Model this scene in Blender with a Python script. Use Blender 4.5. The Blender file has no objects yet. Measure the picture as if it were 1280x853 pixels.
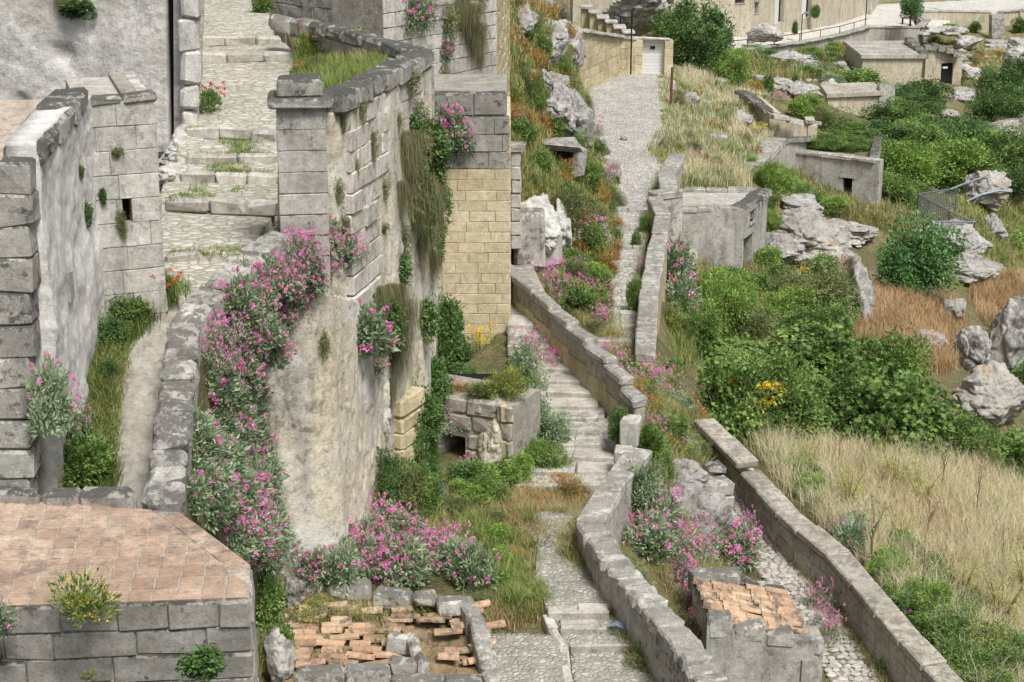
import bpy, bmesh, math, random
import numpy as np
from mathutils import Vector, Matrix
from mathutils.bvhtree import BVHTree
from mathutils.geometry import delaunay_2d_cdt

# ------------------------------------------------------------------ camera, sky, sun
SC = bpy.context.scene
COL = SC.collection
F = 60.0 / 36.0 * 1280.0          # focal length in photo pixels
TH = math.radians(17.0)           # camera looks down by this much
CZ = 20.0                         # camera height above datum
cam = bpy.data.cameras.new('camera'); cam.lens = 60; cam.sensor_width = 36; cam.clip_end = 3000
camo = bpy.data.objects.new('camera', cam); COL.objects.link(camo)
camo.location = (0, 0, CZ); camo.rotation_euler = (math.radians(90) - TH, 0, 0)
SC.camera = camo

SUN_EL, SUN_AZ = math.radians(58), math.radians(150)   # azimuth measured from +Y towards +X
world = bpy.data.worlds.new('World'); SC.world = world; world.use_nodes = True
wn = world.node_tree.nodes; wl = world.node_tree.links
bg = wn['Background']; sky = wn.new('ShaderNodeTexSky'); sky.sky_type = 'NISHITA'; sky.sun_disc = False
sky.sun_elevation = SUN_EL; sky.sun_rotation = SUN_AZ; sky.dust_density = 4; sky.air_density = 1.0
hs = wn.new('ShaderNodeHueSaturation'); hs.inputs['Saturation'].default_value = 0.5   # overcast: a nearly neutral sky
wl.new(sky.outputs[0], hs.inputs['Color']); wl.new(hs.outputs[0], bg.inputs[0]); bg.inputs[1].default_value = 0.052
sun = bpy.data.lights.new('sun', 'SUN'); sun.energy = 1.5; sun.angle = math.radians(16); sun.color = (1, .98, .95)
suno = bpy.data.objects.new('sun', sun); COL.objects.link(suno)
sd = Vector((math.sin(SUN_AZ) * math.cos(SUN_EL), math.cos(SUN_AZ) * math.cos(SUN_EL), math.sin(SUN_EL)))
suno.rotation_euler = (-sd).to_track_quat('-Z', 'Y').to_euler(); suno.location = (0, 0, 60)
vs = SC.view_settings
vs.view_transform = 'Standard'; vs.look = 'None'; vs.gamma = 1; vs.use_curve_mapping = False; vs.exposure = 1.5

# ------------------------------------------------------------------ pixel helpers
def ray(px, py):
    u = (px - 640) / F; v = (py - 426.5) / F
    return Vector((u, math.cos(TH) - v * math.sin(TH), -math.sin(TH) - v * math.cos(TH)))
def P(px, py, z):            # where the ray meets the height z (metres below the lens, negative)
    d = ray(px, py); t = z / d.z
    return Vector((d.x * t, d.y * t, z + CZ))
def Q(px, py, y):            # where the ray meets the distance y
    d = ray(px, py); t = y / d.y
    return Vector((d.x * t, y, d.z * t + CZ))
def mpp(p):                  # metres for one photo pixel at a world point
    return (p.y * math.cos(TH) - (p.z - CZ) * math.sin(TH)) / F
RN = random.Random(11)
def rnd(a, b): return RN.uniform(a, b)

def _h(i, j, k, s):
    n = (i * 374761393 + j * 668265263 + k * 2147483647 + s * 1274126177) & 0xffffffff
    n = ((n ^ (n >> 13)) * 1274126177) & 0xffffffff
    return ((n ^ (n >> 16)) & 0xffff) / 65535.0
def vnoise(x, y, z, s=0):
    x, y, z = [np.asarray(a, dtype=float) for a in np.broadcast_arrays(x, y, z)]
    xi, yi, zi = [np.floor(a).astype(np.int64) for a in (x, y, z)]
    fx, fy, fz = x - xi, y - yi, z - zi
    fx, fy, fz = [t * t * (3 - 2 * t) for t in (fx, fy, fz)]
    r = 0
    for a in (0, 1):
        for b in (0, 1):
            for c in (0, 1):
                w = (fx if a else 1 - fx) * (fy if b else 1 - fy) * (fz if c else 1 - fz)
                r = r + w * _h(xi + a, yi + b, zi + c, s)
    return r * 2 - 1
def fbm(x, y, z, s=0, o=4, g=.5):
    r = 0; a = 1.0; f = 1.0
    for i in range(o):
        r = r + a * vnoise(np.asarray(x) * f, np.asarray(y) * f, np.asarray(z) * f, s + i * 17); a *= g; f *= 2.03
    return r

# ------------------------------------------------------------------ object helpers
def link(o, parent=None):
    COL.objects.link(o)
    if parent is not None:
        o.parent = parent; o.location = Vector(o.location) - origin(parent)
    return o
def origin(o):
    v = Vector(o.location)
    while o.parent is not None:
        o = o.parent; v = v + Vector(o.location)
    return v
def tag(o, label=None, cat=None, group=None, kind=None):
    if label: o['label'] = label
    if cat: o['category'] = cat
    if group: o['group'] = group
    if kind: o['kind'] = kind
    return o
def thing(name, loc, label, cat, group=None):
    o = bpy.data.objects.new(name, None); o.location = loc; o.empty_display_size = .1; COL.objects.link(o)
    return tag(o, label, cat, group)
def mesh(name, V, Fc, mat=None, smooth=False, tint=None):
    me = bpy.data.meshes.new(name)
    V = np.asarray(V, dtype=np.float32).reshape(-1, 3)
    if isinstance(Fc, np.ndarray):
        n, k = Fc.shape
        me.vertices.add(len(V)); me.vertices.foreach_set('co', V.ravel())
        me.loops.add(n * k); me.loops.foreach_set('vertex_index', Fc.astype(np.int32).ravel())
        me.polygons.add(n); me.polygons.foreach_set('loop_start', np.arange(n, dtype=np.int32) * k)
        me.update(calc_edges=True); me.validate()
    else:
        me.from_pydata([tuple(map(float, v)) for v in V], [], [tuple(int(i) for i in f) for f in Fc]); me.update()
    if tint is not None:
        a = me.attributes.new('tint', 'FLOAT', 'POINT'); a.data.foreach_set('value', np.asarray(tint, dtype=np.float32))
    if smooth: me.shade_smooth()
    if mat: me.materials.append(mat)
    return me
def obj(name, me, loc=(0, 0, 0), parent=None, rot=None):
    o = bpy.data.objects.new(name, me); o.location = loc
    if rot is not None: o.rotation_euler = rot
    return link(o, parent)
def wobj(name, V, Fc, mat, parent=None, smooth=False, tint=None):   # verts in world space
    V = np.asarray(V, dtype=float).reshape(-1, 3)
    c = V.mean(0); c[2] = V[:, 2].min()
    return obj(name, mesh(name, V - c, Fc, mat, smooth, tint), Vector(c), parent)
def dup(o, parent=None):
    c = o.copy(); COL.objects.link(c)
    if parent is not None: c.parent = parent
    for ch in o.children: dup(ch, c)
    return c

# chamfered uneven stone block, centred; 44 triangles
_BF = None
def block_mesh(L, W, H, mat, ch=.018, jit=.012, seed=0):
    rr = random.Random(seed); V = []; idx = {}
    hx, hy, hz = L / 2, W / 2, H / 2; c = min(ch, hx * .4, hy * .4, hz * .4)
    for sx in (-1, 1):
        for sy in (-1, 1):
            for sz in (-1, 1):
                j = [rr.uniform(-jit, jit) for _ in range(3)]
                k = c * rr.uniform(.5, 1.8)
                for a in range(3):
                    p = [sx * (hx - k), sy * (hy - k), sz * (hz - k)]
                    p[a] = (sx * hx, sy * hy, sz * hz)[a]
                    idx[(sx, sy, sz, a)] = len(V); V.append([p[q] + j[q] for q in range(3)])
    Fc = []
    for a in range(3):
        o1, o2 = [(1, 2), (2, 0), (0, 1)][a]
        for s in (-1, 1):
            q = []
            for u, v in ((-1, -1), (1, -1), (1, 1), (-1, 1)):
                k = [0, 0, 0]; k[a] = s; k[o1] = u; k[o2] = v; q.append(idx[(*k, a)])
            Fc.append(q if s > 0 else q[::-1])
    for a in range(3):           # edges parallel to axis a
        o1, o2 = [(1, 2), (2, 0), (0, 1)][a]
        for u in (-1, 1):
            for v in (-1, 1):
                k0 = [0, 0, 0]; k0[a] = -1; k0[o1] = u; k0[o2] = v; k1 = list(k0); k1[a] = 1
                q = [idx[(*k0, o1)], idx[(*k1, o1)], idx[(*k1, o2)], idx[(*k0, o2)]]
                Fc.append(q[::-1] if u * v > 0 else q)
    for sx in (-1, 1):
        for sy in (-1, 1):
            for sz in (-1, 1):
                q = [idx[(sx, sy, sz, 0)], idx[(sx, sy, sz, 1)], idx[(sx, sy, sz, 2)]]
                Fc.append(q if sx * sy * sz > 0 else q[::-1])
    return mesh('stone_block', V, Fc, mat)
_bc = {}
def block(L, W, H, mat, ch=.018, jit=.012, nv=4, seed=None):
    key = (round(L, 2), round(W, 2), round(H, 2), mat.name, round(ch, 3), round(jit, 3), RN.randrange(nv) if seed is None else seed)
    if key not in _bc: _bc[key] = block_mesh(L, W, H, mat, ch, jit, hash(key[:3]) % 9999 + key[-1] * 71)
    return _bc[key]
def axes(A, B):
    x = (B - A).normalized(); y = Vector((0, 0, 1)).cross(x).normalized(); z = x.cross(y)
    return x, y, z, Matrix((x, y, z)).transposed().to_euler()
def seg_block(parent, name, A, B, W, H, mat, gap=.012, ch=.02, jit=.014, tilt=0, off=0):
    # a block whose top centre line runs from A to B
    x, y, z, e = axes(A, B); L = max((B - A).length - gap, .05)
    c = (A + B) / 2 - z * (H / 2) + y * off
    e2 = (Matrix((x, y, z)).transposed() @ Matrix.Rotation(tilt, 3, 'X')).to_euler()
    return obj(name, block(L, W, H, mat, ch, jit), c, parent, e2)
def split(L, bl, var=.25):
    n = max(1, round(L / bl)); w = [rnd(1 - var, 1 + var) for _ in range(n)]; s = sum(w); t = 0; out = []
    for k in w: out.append((t, t + k / s * L)); t += k / s * L
    return out
def coping(parent, pts, W, H, bl, mat, name='coping_stone', **kw):
    zj = kw.pop('zj', .012)
    for A, B in zip(pts[:-1], pts[1:]):
        d = (B - A); L = d.length; d = d / L
        for a, b in split(L, bl):
            j = Vector((0, 0, rnd(-zj, zj)))
            seg_block(parent, name, A + d * a + j, A + d * b + j, W * rnd(.95, 1.05), H, mat, **kw)
def vcore(parent, A, B, W, H, mat, name='wall_core'):     # upright wall body under a sloping line
    x = Vector((B.x - A.x, B.y - A.y, 0)).normalized(); n = Vector((-x.y, x.x, 0)) * (W / 2); e = x * (W * .18); A = A - e; B = B + e
    zb = min(A.z, B.z) - H; q = [A - n, B - n, B + n, A + n]
    V, Fc = boxes_mesh([[(p.x, p.y, zb) for p in q] + [tuple(p) for p in q]])
    return wobj(name, V, Fc, mat, parent)
def V2(p): return Vector((p[0], p[1], 0))
def boxes_mesh(bs):
    V = []; Fc = []
    for pts in bs:     # 8 points: bottom ring 4 then top ring 4
        k = len(V); V += [tuple(p) for p in pts]
        Fc += [[k + i for i in f] for f in ((3, 2, 1, 0), (4, 5, 6, 7), (0, 1, 5, 4), (1, 2, 6, 5), (2, 3, 7, 6), (3, 0, 4, 7))]
    return V, Fc
def wall_core(name, parent, A, B, zb, zt, thick, mat, openings=(), inset=0.0, ztB=None):
    # solid wall from A to B (plan), body on the left of A->B; openings (s0,s1,z0,z1) metres along / absolute height
    A2, B2 = V2(A), V2(B); L = (B2 - A2).length; x = (B2 - A2) / L; n = Vector((-x.y, x.x, 0))
    ss = sorted({0, L, *[max(0, min(L, v)) for o in openings for v in o[:2]]}); zs = sorted({zb, zt, *[v for o in openings for v in o[2:4] if zb < v < zt]})
    bs = []
    for s0, s1 in zip(ss[:-1], ss[1:]):
        run = None
        cells = []
        for z0, z1 in zip(zs[:-1], zs[1:]):
            m = ((s0 + s1) / 2, (z0 + z1) / 2)
            if any(o[0] < m[0] < o[1] and o[2] < m[1] < o[3] for o in openings):
                run = None; continue
            if run: run[1] = z1
            else: run = [z0, z1]; cells.append(run)
        for z0, z1 in cells:
            def pt(s, t, z):
                zz = z
                if ztB is not None and abs(z - zt) < 1e-6: zz = zt + (ztB - zt) * s / L
                q = A2 + x * s + n * (t + inset); return (q.x, q.y, zz)
            bs.append([pt(s0, 0, z0), pt(s1, 0, z0), pt(s1, thick, z0), pt(s0, thick, z0), pt(s0, 0, z1), pt(s1, 0, z1), pt(s1, thick, z1), pt(s0, thick, z1)])
    V, Fc = boxes_mesh(bs)
    return wobj(name, V, Fc, mat, parent)
def block_wall(parent, A, B, zb, zt, ch, bl, mat, depth=.16, core=None, thick=.3, openings=(), piece='stone_block', jit=.011, chf=.012, proud=.014, ztB=None, skipf=None, gap=.009):
    # coursed blocks, front faces on the line A->B (left to right seen from outside), body on the left of A->B
    A2, B2 = V2(A), V2(B); L = (B2 - A2).length; x = (B2 - A2) / L; n = Vector((-x.y, x.x, 0)); ang = math.atan2(x.y, x.x)
    if core: wall_core('wall_core', parent, A, B, zb, zt - .012, thick, core, openings, inset=.016, ztB=None if ztB is None else ztB - .012)
    zmax = zt if ztB is None else max(zt, ztB)
    WS.append((np.array([(A2.x, A2.y, zb), (B2.x, B2.y, zb), (B2.x, B2.y, zmax), (A2.x, A2.y, zmax)]), np.array([[0, 1, 2, 3]])))
    nc = max(1, round((zmax - zb) / ch)); hh = (zmax - zb) / nc
    for c in range(nc):
        z0 = zb + c * hh; off = (c % 2) * .5 * bl + rnd(-.05, .05); s = -off
        while s < L - .02:
            w = bl * rnd(.62, 1.38); s0 = max(0, s); s1 = min(L, s + w); s += w
            if L - s1 < .12: s1 = L; s = L
            if s1 - s0 < .06: continue
            m = (s0 + s1) / 2
            if ztB is not None and z0 + hh * .7 > zt + (ztB - zt) * m / L: continue
            if skipf and skipf(m, z0 + hh / 2): continue
            pieces = [(s0, s1)]
            for o in openings:
                if o[2] < z0 + hh * .5 < o[3]:
                    nxt = []
                    for a, b in pieces:
                        if b <= o[0] or a >= o[1]: nxt.append((a, b)); continue
                        if a < o[0] - .05: nxt.append((a, o[0]))
                        if b > o[1] + .05: nxt.append((o[1], b))
                    pieces = nxt
            for a, b in pieces:
                q = A2 + x * ((a + b) / 2) + n * (depth / 2 - rnd(0, proud))
                obj(piece, block(b - a - gap, depth, hh - gap, mat, chf, jit), (q.x, q.y, z0 + hh / 2), parent, (0, 0, ang))
WS = []      # wall faces that plants can root in
def vsheet(name, top, bot, nu, nv, mat, amp=.05, fr=1.2, parent=None, seed=0, o=5, thick=.3, smooth=True, ridge=0, outsign=1, fz=1, post=None, quant=0):
    # steep rock or plaster face between two polylines, with thickness behind
    def samp(pl, n):
        pl = [np.array(p) for p in pl]; d = [0]
        for a, b in zip(pl[:-1], pl[1:]): d.append(d[-1] + np.linalg.norm(b - a))
        t = np.linspace(0, d[-1], n); A = np.array(pl)
        return np.stack([np.interp(t, d, A[:, k]) for k in range(3)], 1)
    T = samp(top, nu); Bm = samp(bot, nu); v = np.linspace(0, 1, nv)[:, None, None]
    G = T[None] * (1 - v) + Bm[None] * v
    du = np.gradient(G, axis=1); dv = np.gradient(G, axis=0)
    N = np.cross(du, dv); N /= np.linalg.norm(N, axis=2, keepdims=True) + 1e-9
    N *= -outsign
    d = fbm(G[..., 0] * fr, G[..., 1] * fr, G[..., 2] * fr * fz, seed, o)
    if ridge: d = d + ridge * (1 - 2 * np.abs(vnoise(G[..., 0] * fr * .7, G[..., 1] * fr * .7, G[..., 2] * fr * .5, seed + 5)))
    if quant: d = (1 - quant) * d + quant * (np.round(d * 2.6) / 2.6 + .12 * fbm(G[..., 0] * 5, G[..., 1] * 5, G[..., 2] * 5, seed + 3, 3))
    G2 = G + N * (d * amp)[..., None]
    if post is not None: G2 = post(G2, N)
    Gb = G - N * thick
    V = np.concatenate([G2.reshape(-1, 3), Gb.reshape(-1, 3)]); M = nu * nv
    i = np.arange(nv - 1)[:, None] * nu + np.arange(nu - 1)[None]; i = i.ravel()
    f = np.stack([i, i + 1, i + nu + 1, i + nu], 1)
    rim = np.concatenate([np.arange(nu), np.arange(1, nv) * nu + nu - 1, (nv - 1) * nu + np.arange(nu - 2, -1, -1), np.arange(nv - 2, 0, -1) * nu])
    r2 = np.roll(rim, -1); fr_ = np.stack([rim, rim + M, r2 + M, r2], 1)
    Fc = np.concatenate([f, f[:, ::-1] + M, fr_])
    ob = wobj(name, V, Fc, mat, parent, smooth)
    WS.append((V, f))
    return ob
def rock_mesh(seed, sub=4, sx=1, sy=1, sz=1, amp=.35, cuts=7, fr=1.3):
    bm = bmesh.new(); bmesh.ops.create_icosphere(bm, subdivisions=sub, radius=1)
    V = np.array([v.co[:] for v in bm.verts]); Fc = np.array([[v.index for v in f.verts] for f in bm.faces]); bm.free()
    rr = np.random.RandomState(seed)
    for _ in range(cuts):          # planar facets
        n = rr.normal(size=3); n /= np.linalg.norm(n); d = rr.uniform(.45, .8); t = V @ n
        V = V - np.maximum(t - d, 0)[:, None] * n * .85
    V = V * (1 + amp * .5 * fbm(V[:, 0] * fr, V[:, 1] * fr, V[:, 2] * fr, seed, 3))[:, None]
    K = 34; C = rr.normal(size=(K, 3)); C /= np.linalg.norm(C, axis=1, keepdims=True); C *= rr.uniform(.7, 1.05, (K, 1)); off = rr.uniform(-.13, .1, K)   # jointed blocks with grooves between
    Wp = V + .1 * np.stack([vnoise(V[:, 0] * 3, V[:, 1] * 3, V[:, 2] * 3, seed + q) for q in (1, 2, 3)], 1)
    D = np.sqrt((((Wp[:, None] - C[None]) * np.array([1, 1, 1.7])) ** 2).sum(2)); o2 = np.argsort(D, 1)[:, :2]; ix = np.arange(len(V)); f1 = D[ix, o2[:, 0]]; f2 = D[ix, o2[:, 1]]
    gr = np.clip((f2 - f1) / .09, 0, 1); V = V * (1 + off[o2[:, 0]] * gr - .07 * (1 - gr))[:, None]
    zb = V[:, 2] * 4.5 + 1.2 * fbm(V[:, 0] * 1.2, V[:, 1] * 1.2, V[:, 2] * .4, seed + 31, 2); fz_ = zb - np.floor(zb)      # bedding ledges
    V = V * (1 + .035 * (fz_ < .8) * (.5 + .5 * vnoise(np.floor(zb) * 3.1, V[:, 0] * .8, V[:, 1] * .8, seed + 8)) - .02 * (fz_ >= .8))[:, None] * np.array([1, 1, 1.0])
    V = V * (1 + .06 * fbm(V[:, 0] * 5, V[:, 1] * 5, V[:, 2] * 7, seed + 9, 4))[:, None]
    V = V * np.array([sx, sy, sz]); return V, Fc
def rock(name, px, py, z, wpx, hpx, dep, mat, label, seed, group=None, rotz=0, sub=5, cat='boulder', sink=.35, parent=None, cuts=7, amp=.35):
    b = P(px, py, z) if z is not None else hit(px, py)
    m = mpp(b); w = wpx * m / 2; h = hpx * m / (2 - sink) * 1.05
    V, Fc = rock_mesh(seed, 6 if sub == 5 and wpx >= 44 else sub, w * 1.1, dep / 2, h, cuts=cuts, amp=amp)
    o = obj(name, mesh(name, V, Fc, mat, False), b + Vector((0, dep * .25, h * (1 - sink))), parent, (0, 0, rotz))
    if parent is None: tag(o, label, cat, group)
    return o
# ------------------------------------------------------------------ materials
def lin(c):
    return tuple(((v / 255) / 12.92 if v / 255 <= .04045 else ((v / 255 + .055) / 1.055) ** 2.4) for v in c) + (1,)
class NT:
    def __init__(s, name):
        s.m = bpy.data.materials.new(name); s.m.use_nodes = True; s.t = s.m.node_tree; s.n = s.t.nodes
        s.b = s.n['Principled BSDF']; s.b.inputs['Roughness'].default_value = .92; s.b.inputs['Specular IOR Level'].default_value = .18
        s.geo = s.n.new('ShaderNodeNewGeometry'); s.oi = s.n.new('ShaderNodeObjectInfo')
    def L(s, a, b): s.t.links.new(a, b)
    def pos(s, sc=(1, 1, 1), rnd=False):
        m = s.n.new('ShaderNodeMapping'); m.inputs['Scale'].default_value = sc; s.L(s.geo.outputs['Position'], m.inputs['Vector']); return m.outputs[0]
    def noise(s, v, scale, detail=6, rough=.6, dist=0, out='Fac'):
        n = s.n.new('ShaderNodeTexNoise'); n.inputs['Scale'].default_value = scale; n.inputs['Detail'].default_value = detail
        n.inputs['Roughness'].default_value = rough; n.inputs['Distortion'].default_value = dist; s.L(v, n.inputs['Vector']); return n.outputs[out]
    def ramp(s, f, stops, interp='LINEAR'):
        r = s.n.new('ShaderNodeValToRGB'); e = r.color_ramp.elements; r.color_ramp.interpolation = interp
        while len(e) < len(stops): e.new(.5)
        for el, (p, c) in zip(e, stops): el.position = p; el.color = c if isinstance(c, tuple) else (c, c, c, 1)
        s.L(f, r.inputs[0]); return r.outputs[0]
    def mix(s, f, a, b, mode='MIX'):
        m = s.n.new('ShaderNodeMix'); m.data_type = 'RGBA'; m.blend_type = mode
        for k, v in ((0, f), (6, a), (7, b)):
            if isinstance(v, (int, float)): m.inputs[k].default_value = v
            elif isinstance(v, tuple): m.inputs[k].default_value = v
            else: s.L(v, m.inputs[k])
        return m.outputs[2]
    def math(s, op, a, b=0, c=None):
        m = s.n.new('ShaderNodeMath'); m.operation = op
        for k, v in enumerate((a, b, c)):
            if v is None: continue
            if isinstance(v, (int, float)): m.inputs[k].default_value = v
            else: s.L(v, m.inputs[k])
        return m.outputs[0]
    def bump(s, h, strength=.5, dist=.03, nrm=None):
        b = s.n.new('ShaderNodeBump'); b.inputs['Strength'].default_value = strength; b.inputs['Distance'].default_value = dist
        s.L(h, b.inputs['Height'])
        if nrm is not None: s.L(nrm, b.inputs['Normal'])
        return b.outputs[0]
    def col(s, c, n=None):
        s.L(c, s.b.inputs['Base Color'])
        if n is not None: s.L(n, s.b.inputs['Normal'])
        return s.m
def stone(name, c1, c2, c3, lichen=(70, 68, 64), lamt=.35, scale=1.0, top=.25, streak=.3, streakc=(95, 92, 86), var=.25, bump=.6, white=0, orange=0, green=0, bd=.03, crack=0, pit=.32):
    t = NT(name); p = t.pos((scale, scale, scale))
    n1 = t.noise(p, 1.7, 9, .65); c = t.ramp(n1, [(.3, lin(c1)), (.5, lin(c2)), (.72, lin(c3))])
    n2 = t.noise(p, 9, 10, .75)
    c = t.mix(t.ramp(n2, [(.33, .6), (.66, 0.)]), c, t.mix(.72, c, (.02, .02, .018, 1)))
    if streak:
        sp = t.pos((1.6 * scale, 1.6 * scale, .22 * scale)); ns = t.noise(sp, 2.2, 7, .6, .3)
        c = t.mix(t.math('MULTIPLY', t.ramp(ns, [(.5, 0.), (.66, 1.)]), streak), c, lin(streakc))
    if white:
        nw = t.noise(p, 1.1, 8, .62, .4); c = t.mix(t.math('MULTIPLY', t.ramp(nw, [(.52, 0.), (.6, 1.)]), white), c, lin((206, 203, 197)))
    if orange:
        no = t.noise(p, 1.4, 6, .6, .6); c = t.mix(t.math('MULTIPLY', t.ramp(no, [(.55, 0.), (.68, 1.)]), orange), c, lin((200, 164, 118)))
    if green:
        ng = t.noise(p, 2.3, 6, .6, .6); c = t.mix(t.math('MULTIPLY', t.ramp(ng, [(.54, 0.), (.7, 1.)]), green), c, lin((112, 116, 74)))
    # dark lichen crust, thicker on upward faces
    nl = t.noise(p, 5.5, 12, .78, .2); sx = t.n.new('ShaderNodeSeparateXYZ'); t.L(t.geo.outputs['Normal'], sx.inputs[0])
    up = t.math('MULTIPLY', t.math('MAXIMUM', sx.outputs[2], 0), top * .16); nb = t.noise(p, .8, 3, .5)
    e = t.math('ADD', t.math('ADD', nl, up), t.math('MULTIPLY', t.math('SUBTRACT', nb, .5), .35))
    c = t.mix(t.math('MULTIPLY', t.ramp(e, [(.545, 0.), (.61, 1.)]), min(1, lamt * 2)), c, lin(lichen))
    # pale lichen specks
    nq = t.noise(p, 16, 5, .7, .5); spk = t.math('MULTIPLY', t.ramp(nq, [(.6, 0.), (.68, 1.)]), t.ramp(nb, [(.42, 0.1), (.6, .6)]))
    c = t.mix(spk, c, lin((200, 198, 190)))
    n3 = t.noise(p, 34, 5, .75); c = t.mix(t.math('MULTIPLY', t.ramp(n3, [(.36, 1.), (.52, 0.)]), pit), c, t.mix(.8, c, (.015, .015, .014, 1)))
    if crack:
        vk = t.n.new('ShaderNodeTexVoronoi'); vk.feature = 'DISTANCE_TO_EDGE'; vk.inputs['Scale'].default_value = crack
        wv = t.mix(.35, t.pos((1, 1, 1.8)), t.noise(p, 1.6, 4, .6, 0, 'Color'), 'ADD'); t.L(wv, vk.inputs['Vector'])
        ck = t.ramp(vk.outputs['Distance'], [(.0, 1.), (.035, 0.)]); c = t.mix(t.math('MULTIPLY', ck, .4), c, (.02, .02, .018, 1))
    if var:
        k = t.math('ADD', t.math('MULTIPLY', t.oi.outputs['Random'], var), 1 - var * .6); cc = t.n.new('ShaderNodeCombineColor')
        for i in range(3): t.L(k, cc.inputs[i])
        c = t.mix(1., c, cc.outputs[0], 'MULTIPLY')
    h = t.math('ADD', t.math('ADD', t.math('MULTIPLY', n2, .6), t.math('MULTIPLY', n3, .3)), t.math('ADD', n1, t.math('MULTIPLY', nl, .5)))
    if crack: h = t.math('SUBTRACT', h, t.math('MULTIPLY', ck, .6))
    return t.col(c, t.bump(h, bump, bd))
def leafm(name, c1, c2, c3, trans=.3, rough=.55, ds=.15):
    def dsat(c): g = .3 * c[0] + .59 * c[1] + .11 * c[2]; return tuple(v + (g - v) * ds for v in c)
    if 'petal' not in name: c1, c2, c3 = [tuple(v * .93 for v in dsat(c)) for c in (c1, c2, c3)]; c1 = tuple(v * .8 for v in c1); trans *= .75
    t = NT(name); a = t.n.new('ShaderNodeAttribute'); a.attribute_name = 'tint'
    p = t.pos(); nn = t.noise(p, 1.3, 3)
    f = t.math('ADD', t.math('MULTIPLY', a.outputs['Fac'], .62), t.math('ADD', t.math('MULTIPLY', t.oi.outputs['Random'], .22), t.math('MULTIPLY', t.math('SUBTRACT', nn, .42), .5)))
    c = t.ramp(f, [(.05, lin(c1)), (.45, lin(c2)), (.92, lin(c3))]); t.b.inputs['Roughness'].default_value = rough; t.b.inputs['Specular IOR Level'].default_value = .3
    t.L(c, t.b.inputs['Base Color'])
    tr = t.n.new('ShaderNodeBsdfTranslucent'); t.L(c, tr.inputs[0]); mx = t.n.new('ShaderNodeMixShader'); mx.inputs[0].default_value = trans
    t.L(t.b.outputs[0], mx.inputs[1]); t.L(tr.outputs[0], mx.inputs[2]); t.L(mx.outputs[0], t.n['Material Output'].inputs[0])
    return t.m
def cobblem(name, scale, stretch, c1, c2, joint, soil=(104, 104, 70), soila=.35, rand=1.0, rot=0, big=.25):
    t = NT(name); p = t.pos((scale, scale * stretch, scale)); nd = t.noise(t.pos(), scale * .6, 3, .5, 0, 'Color')
    pm = t.mix(.06, p, nd, 'ADD')
    vo = t.n.new('ShaderNodeTexVoronoi'); vo.feature = 'DISTANCE_TO_EDGE'; t.L(pm, vo.inputs['Vector']); vo.inputs['Scale'].default_value = 1; vo.inputs['Randomness'].default_value = rand
    vc = t.n.new('ShaderNodeTexVoronoi'); t.L(pm, vc.inputs['Vector']); vc.inputs['Scale'].default_value = 1; vc.inputs['Randomness'].default_value = rand
    sp = t.n.new('ShaderNodeSeparateColor'); t.L(vc.outputs['Color'], sp.inputs[0])
    c = t.ramp(sp.outputs[0], [(0, lin(c1)), (1, lin(c2))]); n1 = t.noise(t.pos(), 14, 8, .7)
    c = t.mix(t.ramp(n1, [(.35, .5), (.65, 0.)]), c, t.mix(.6, c, (.05, .05, .045, 1)))
    j = t.ramp(vo.outputs['Distance'], [(.02, 1.), (.12, 0.)]); c = t.mix(t.math('MULTIPLY', j, .8), c, lin(joint))
    ns = t.noise(t.pos(), .55, 7, .65); sm = t.math('MULTIPLY', t.ramp(ns, [(.5, 0.), (.66, 1.)]), soila); c = t.mix(sm, c, lin(soil))
    nb = t.noise(t.pos(), .9, 5, .6); c = t.mix(t.ramp(nb, [(.35, big), (.6, 0.)]), c, t.mix(.6, c, (.08, .08, .075, 1)))
    h = t.math('ADD', t.ramp(vo.outputs['Distance'], [(0, 0.), (.25, 1.)]), t.math('MULTIPLY', n1, .5))
    return t.col(c, t.bump(h, .7, .03))
def plain(name, c, rough=.7, metal=0, n=.25, sc=12, bump=.2, var=.2):
    t = NT(name); n1 = t.noise(t.pos(), sc, 8, .7); a = lin(c)
    cc = t.mix(t.ramp(n1, [(.3, n), (.7, 0.)]), a, tuple(v * .35 for v in a[:3]) + (1,))
    k = t.math('ADD', t.math('MULTIPLY', t.oi.outputs['Random'], var), 1 - var * .6); q = t.n.new('ShaderNodeCombineColor')
    for i in range(3): t.L(k, q.inputs[i])
    cc = t.mix(1., cc, q.outputs[0], 'MULTIPLY')
    t.b.inputs['Roughness'].default_value = rough; t.b.inputs['Metallic'].default_value = metal
    return t.col(cc, t.bump(n1, bump, .01))
M = {}
M['grey'] = stone('grey_limestone', (164, 160, 151), (188, 184, 174), (206, 202, 192), lamt=.36, top=.8)
M['greydark'] = stone('weathered_limestone', (136, 133, 125), (164, 161, 152), (188, 184, 175), lamt=.44, top=1.0, lichen=(66, 65, 61))
M['weath'] = stone('weathered_parapet_stone', (150, 147, 139), (176, 173, 164), (198, 194, 186), lamt=.4, top=.6, lichen=(84, 82, 77))
M['pale'] = stone('pale_limestone', (180, 176, 166), (202, 198, 188), (216, 212, 203), lamt=.2, top=.6, streak=.25)
M['coping'] = stone('coping_limestone', (168, 164, 154), (190, 186, 176), (208, 204, 195), lamt=.26, top=.7, lichen=(84, 82, 77))
M['copingr'] = stone('buff_coping_limestone', (160, 153, 138), (182, 175, 160), (198, 192, 178), lamt=.28, top=.4, lichen=(98, 94, 86))
M['yellow'] = stone('yellow_tufa', (200, 184, 146), (214, 200, 166), (224, 214, 186), lamt=.05, top=.2, streak=.12, streakc=(150, 140, 112), var=.2)
M['buff'] = stone('buff_tufa', (186, 168, 128), (204, 189, 152), (216, 204, 172), lamt=.12, top=.8, streak=.4, streakc=(120, 114, 98))
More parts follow.
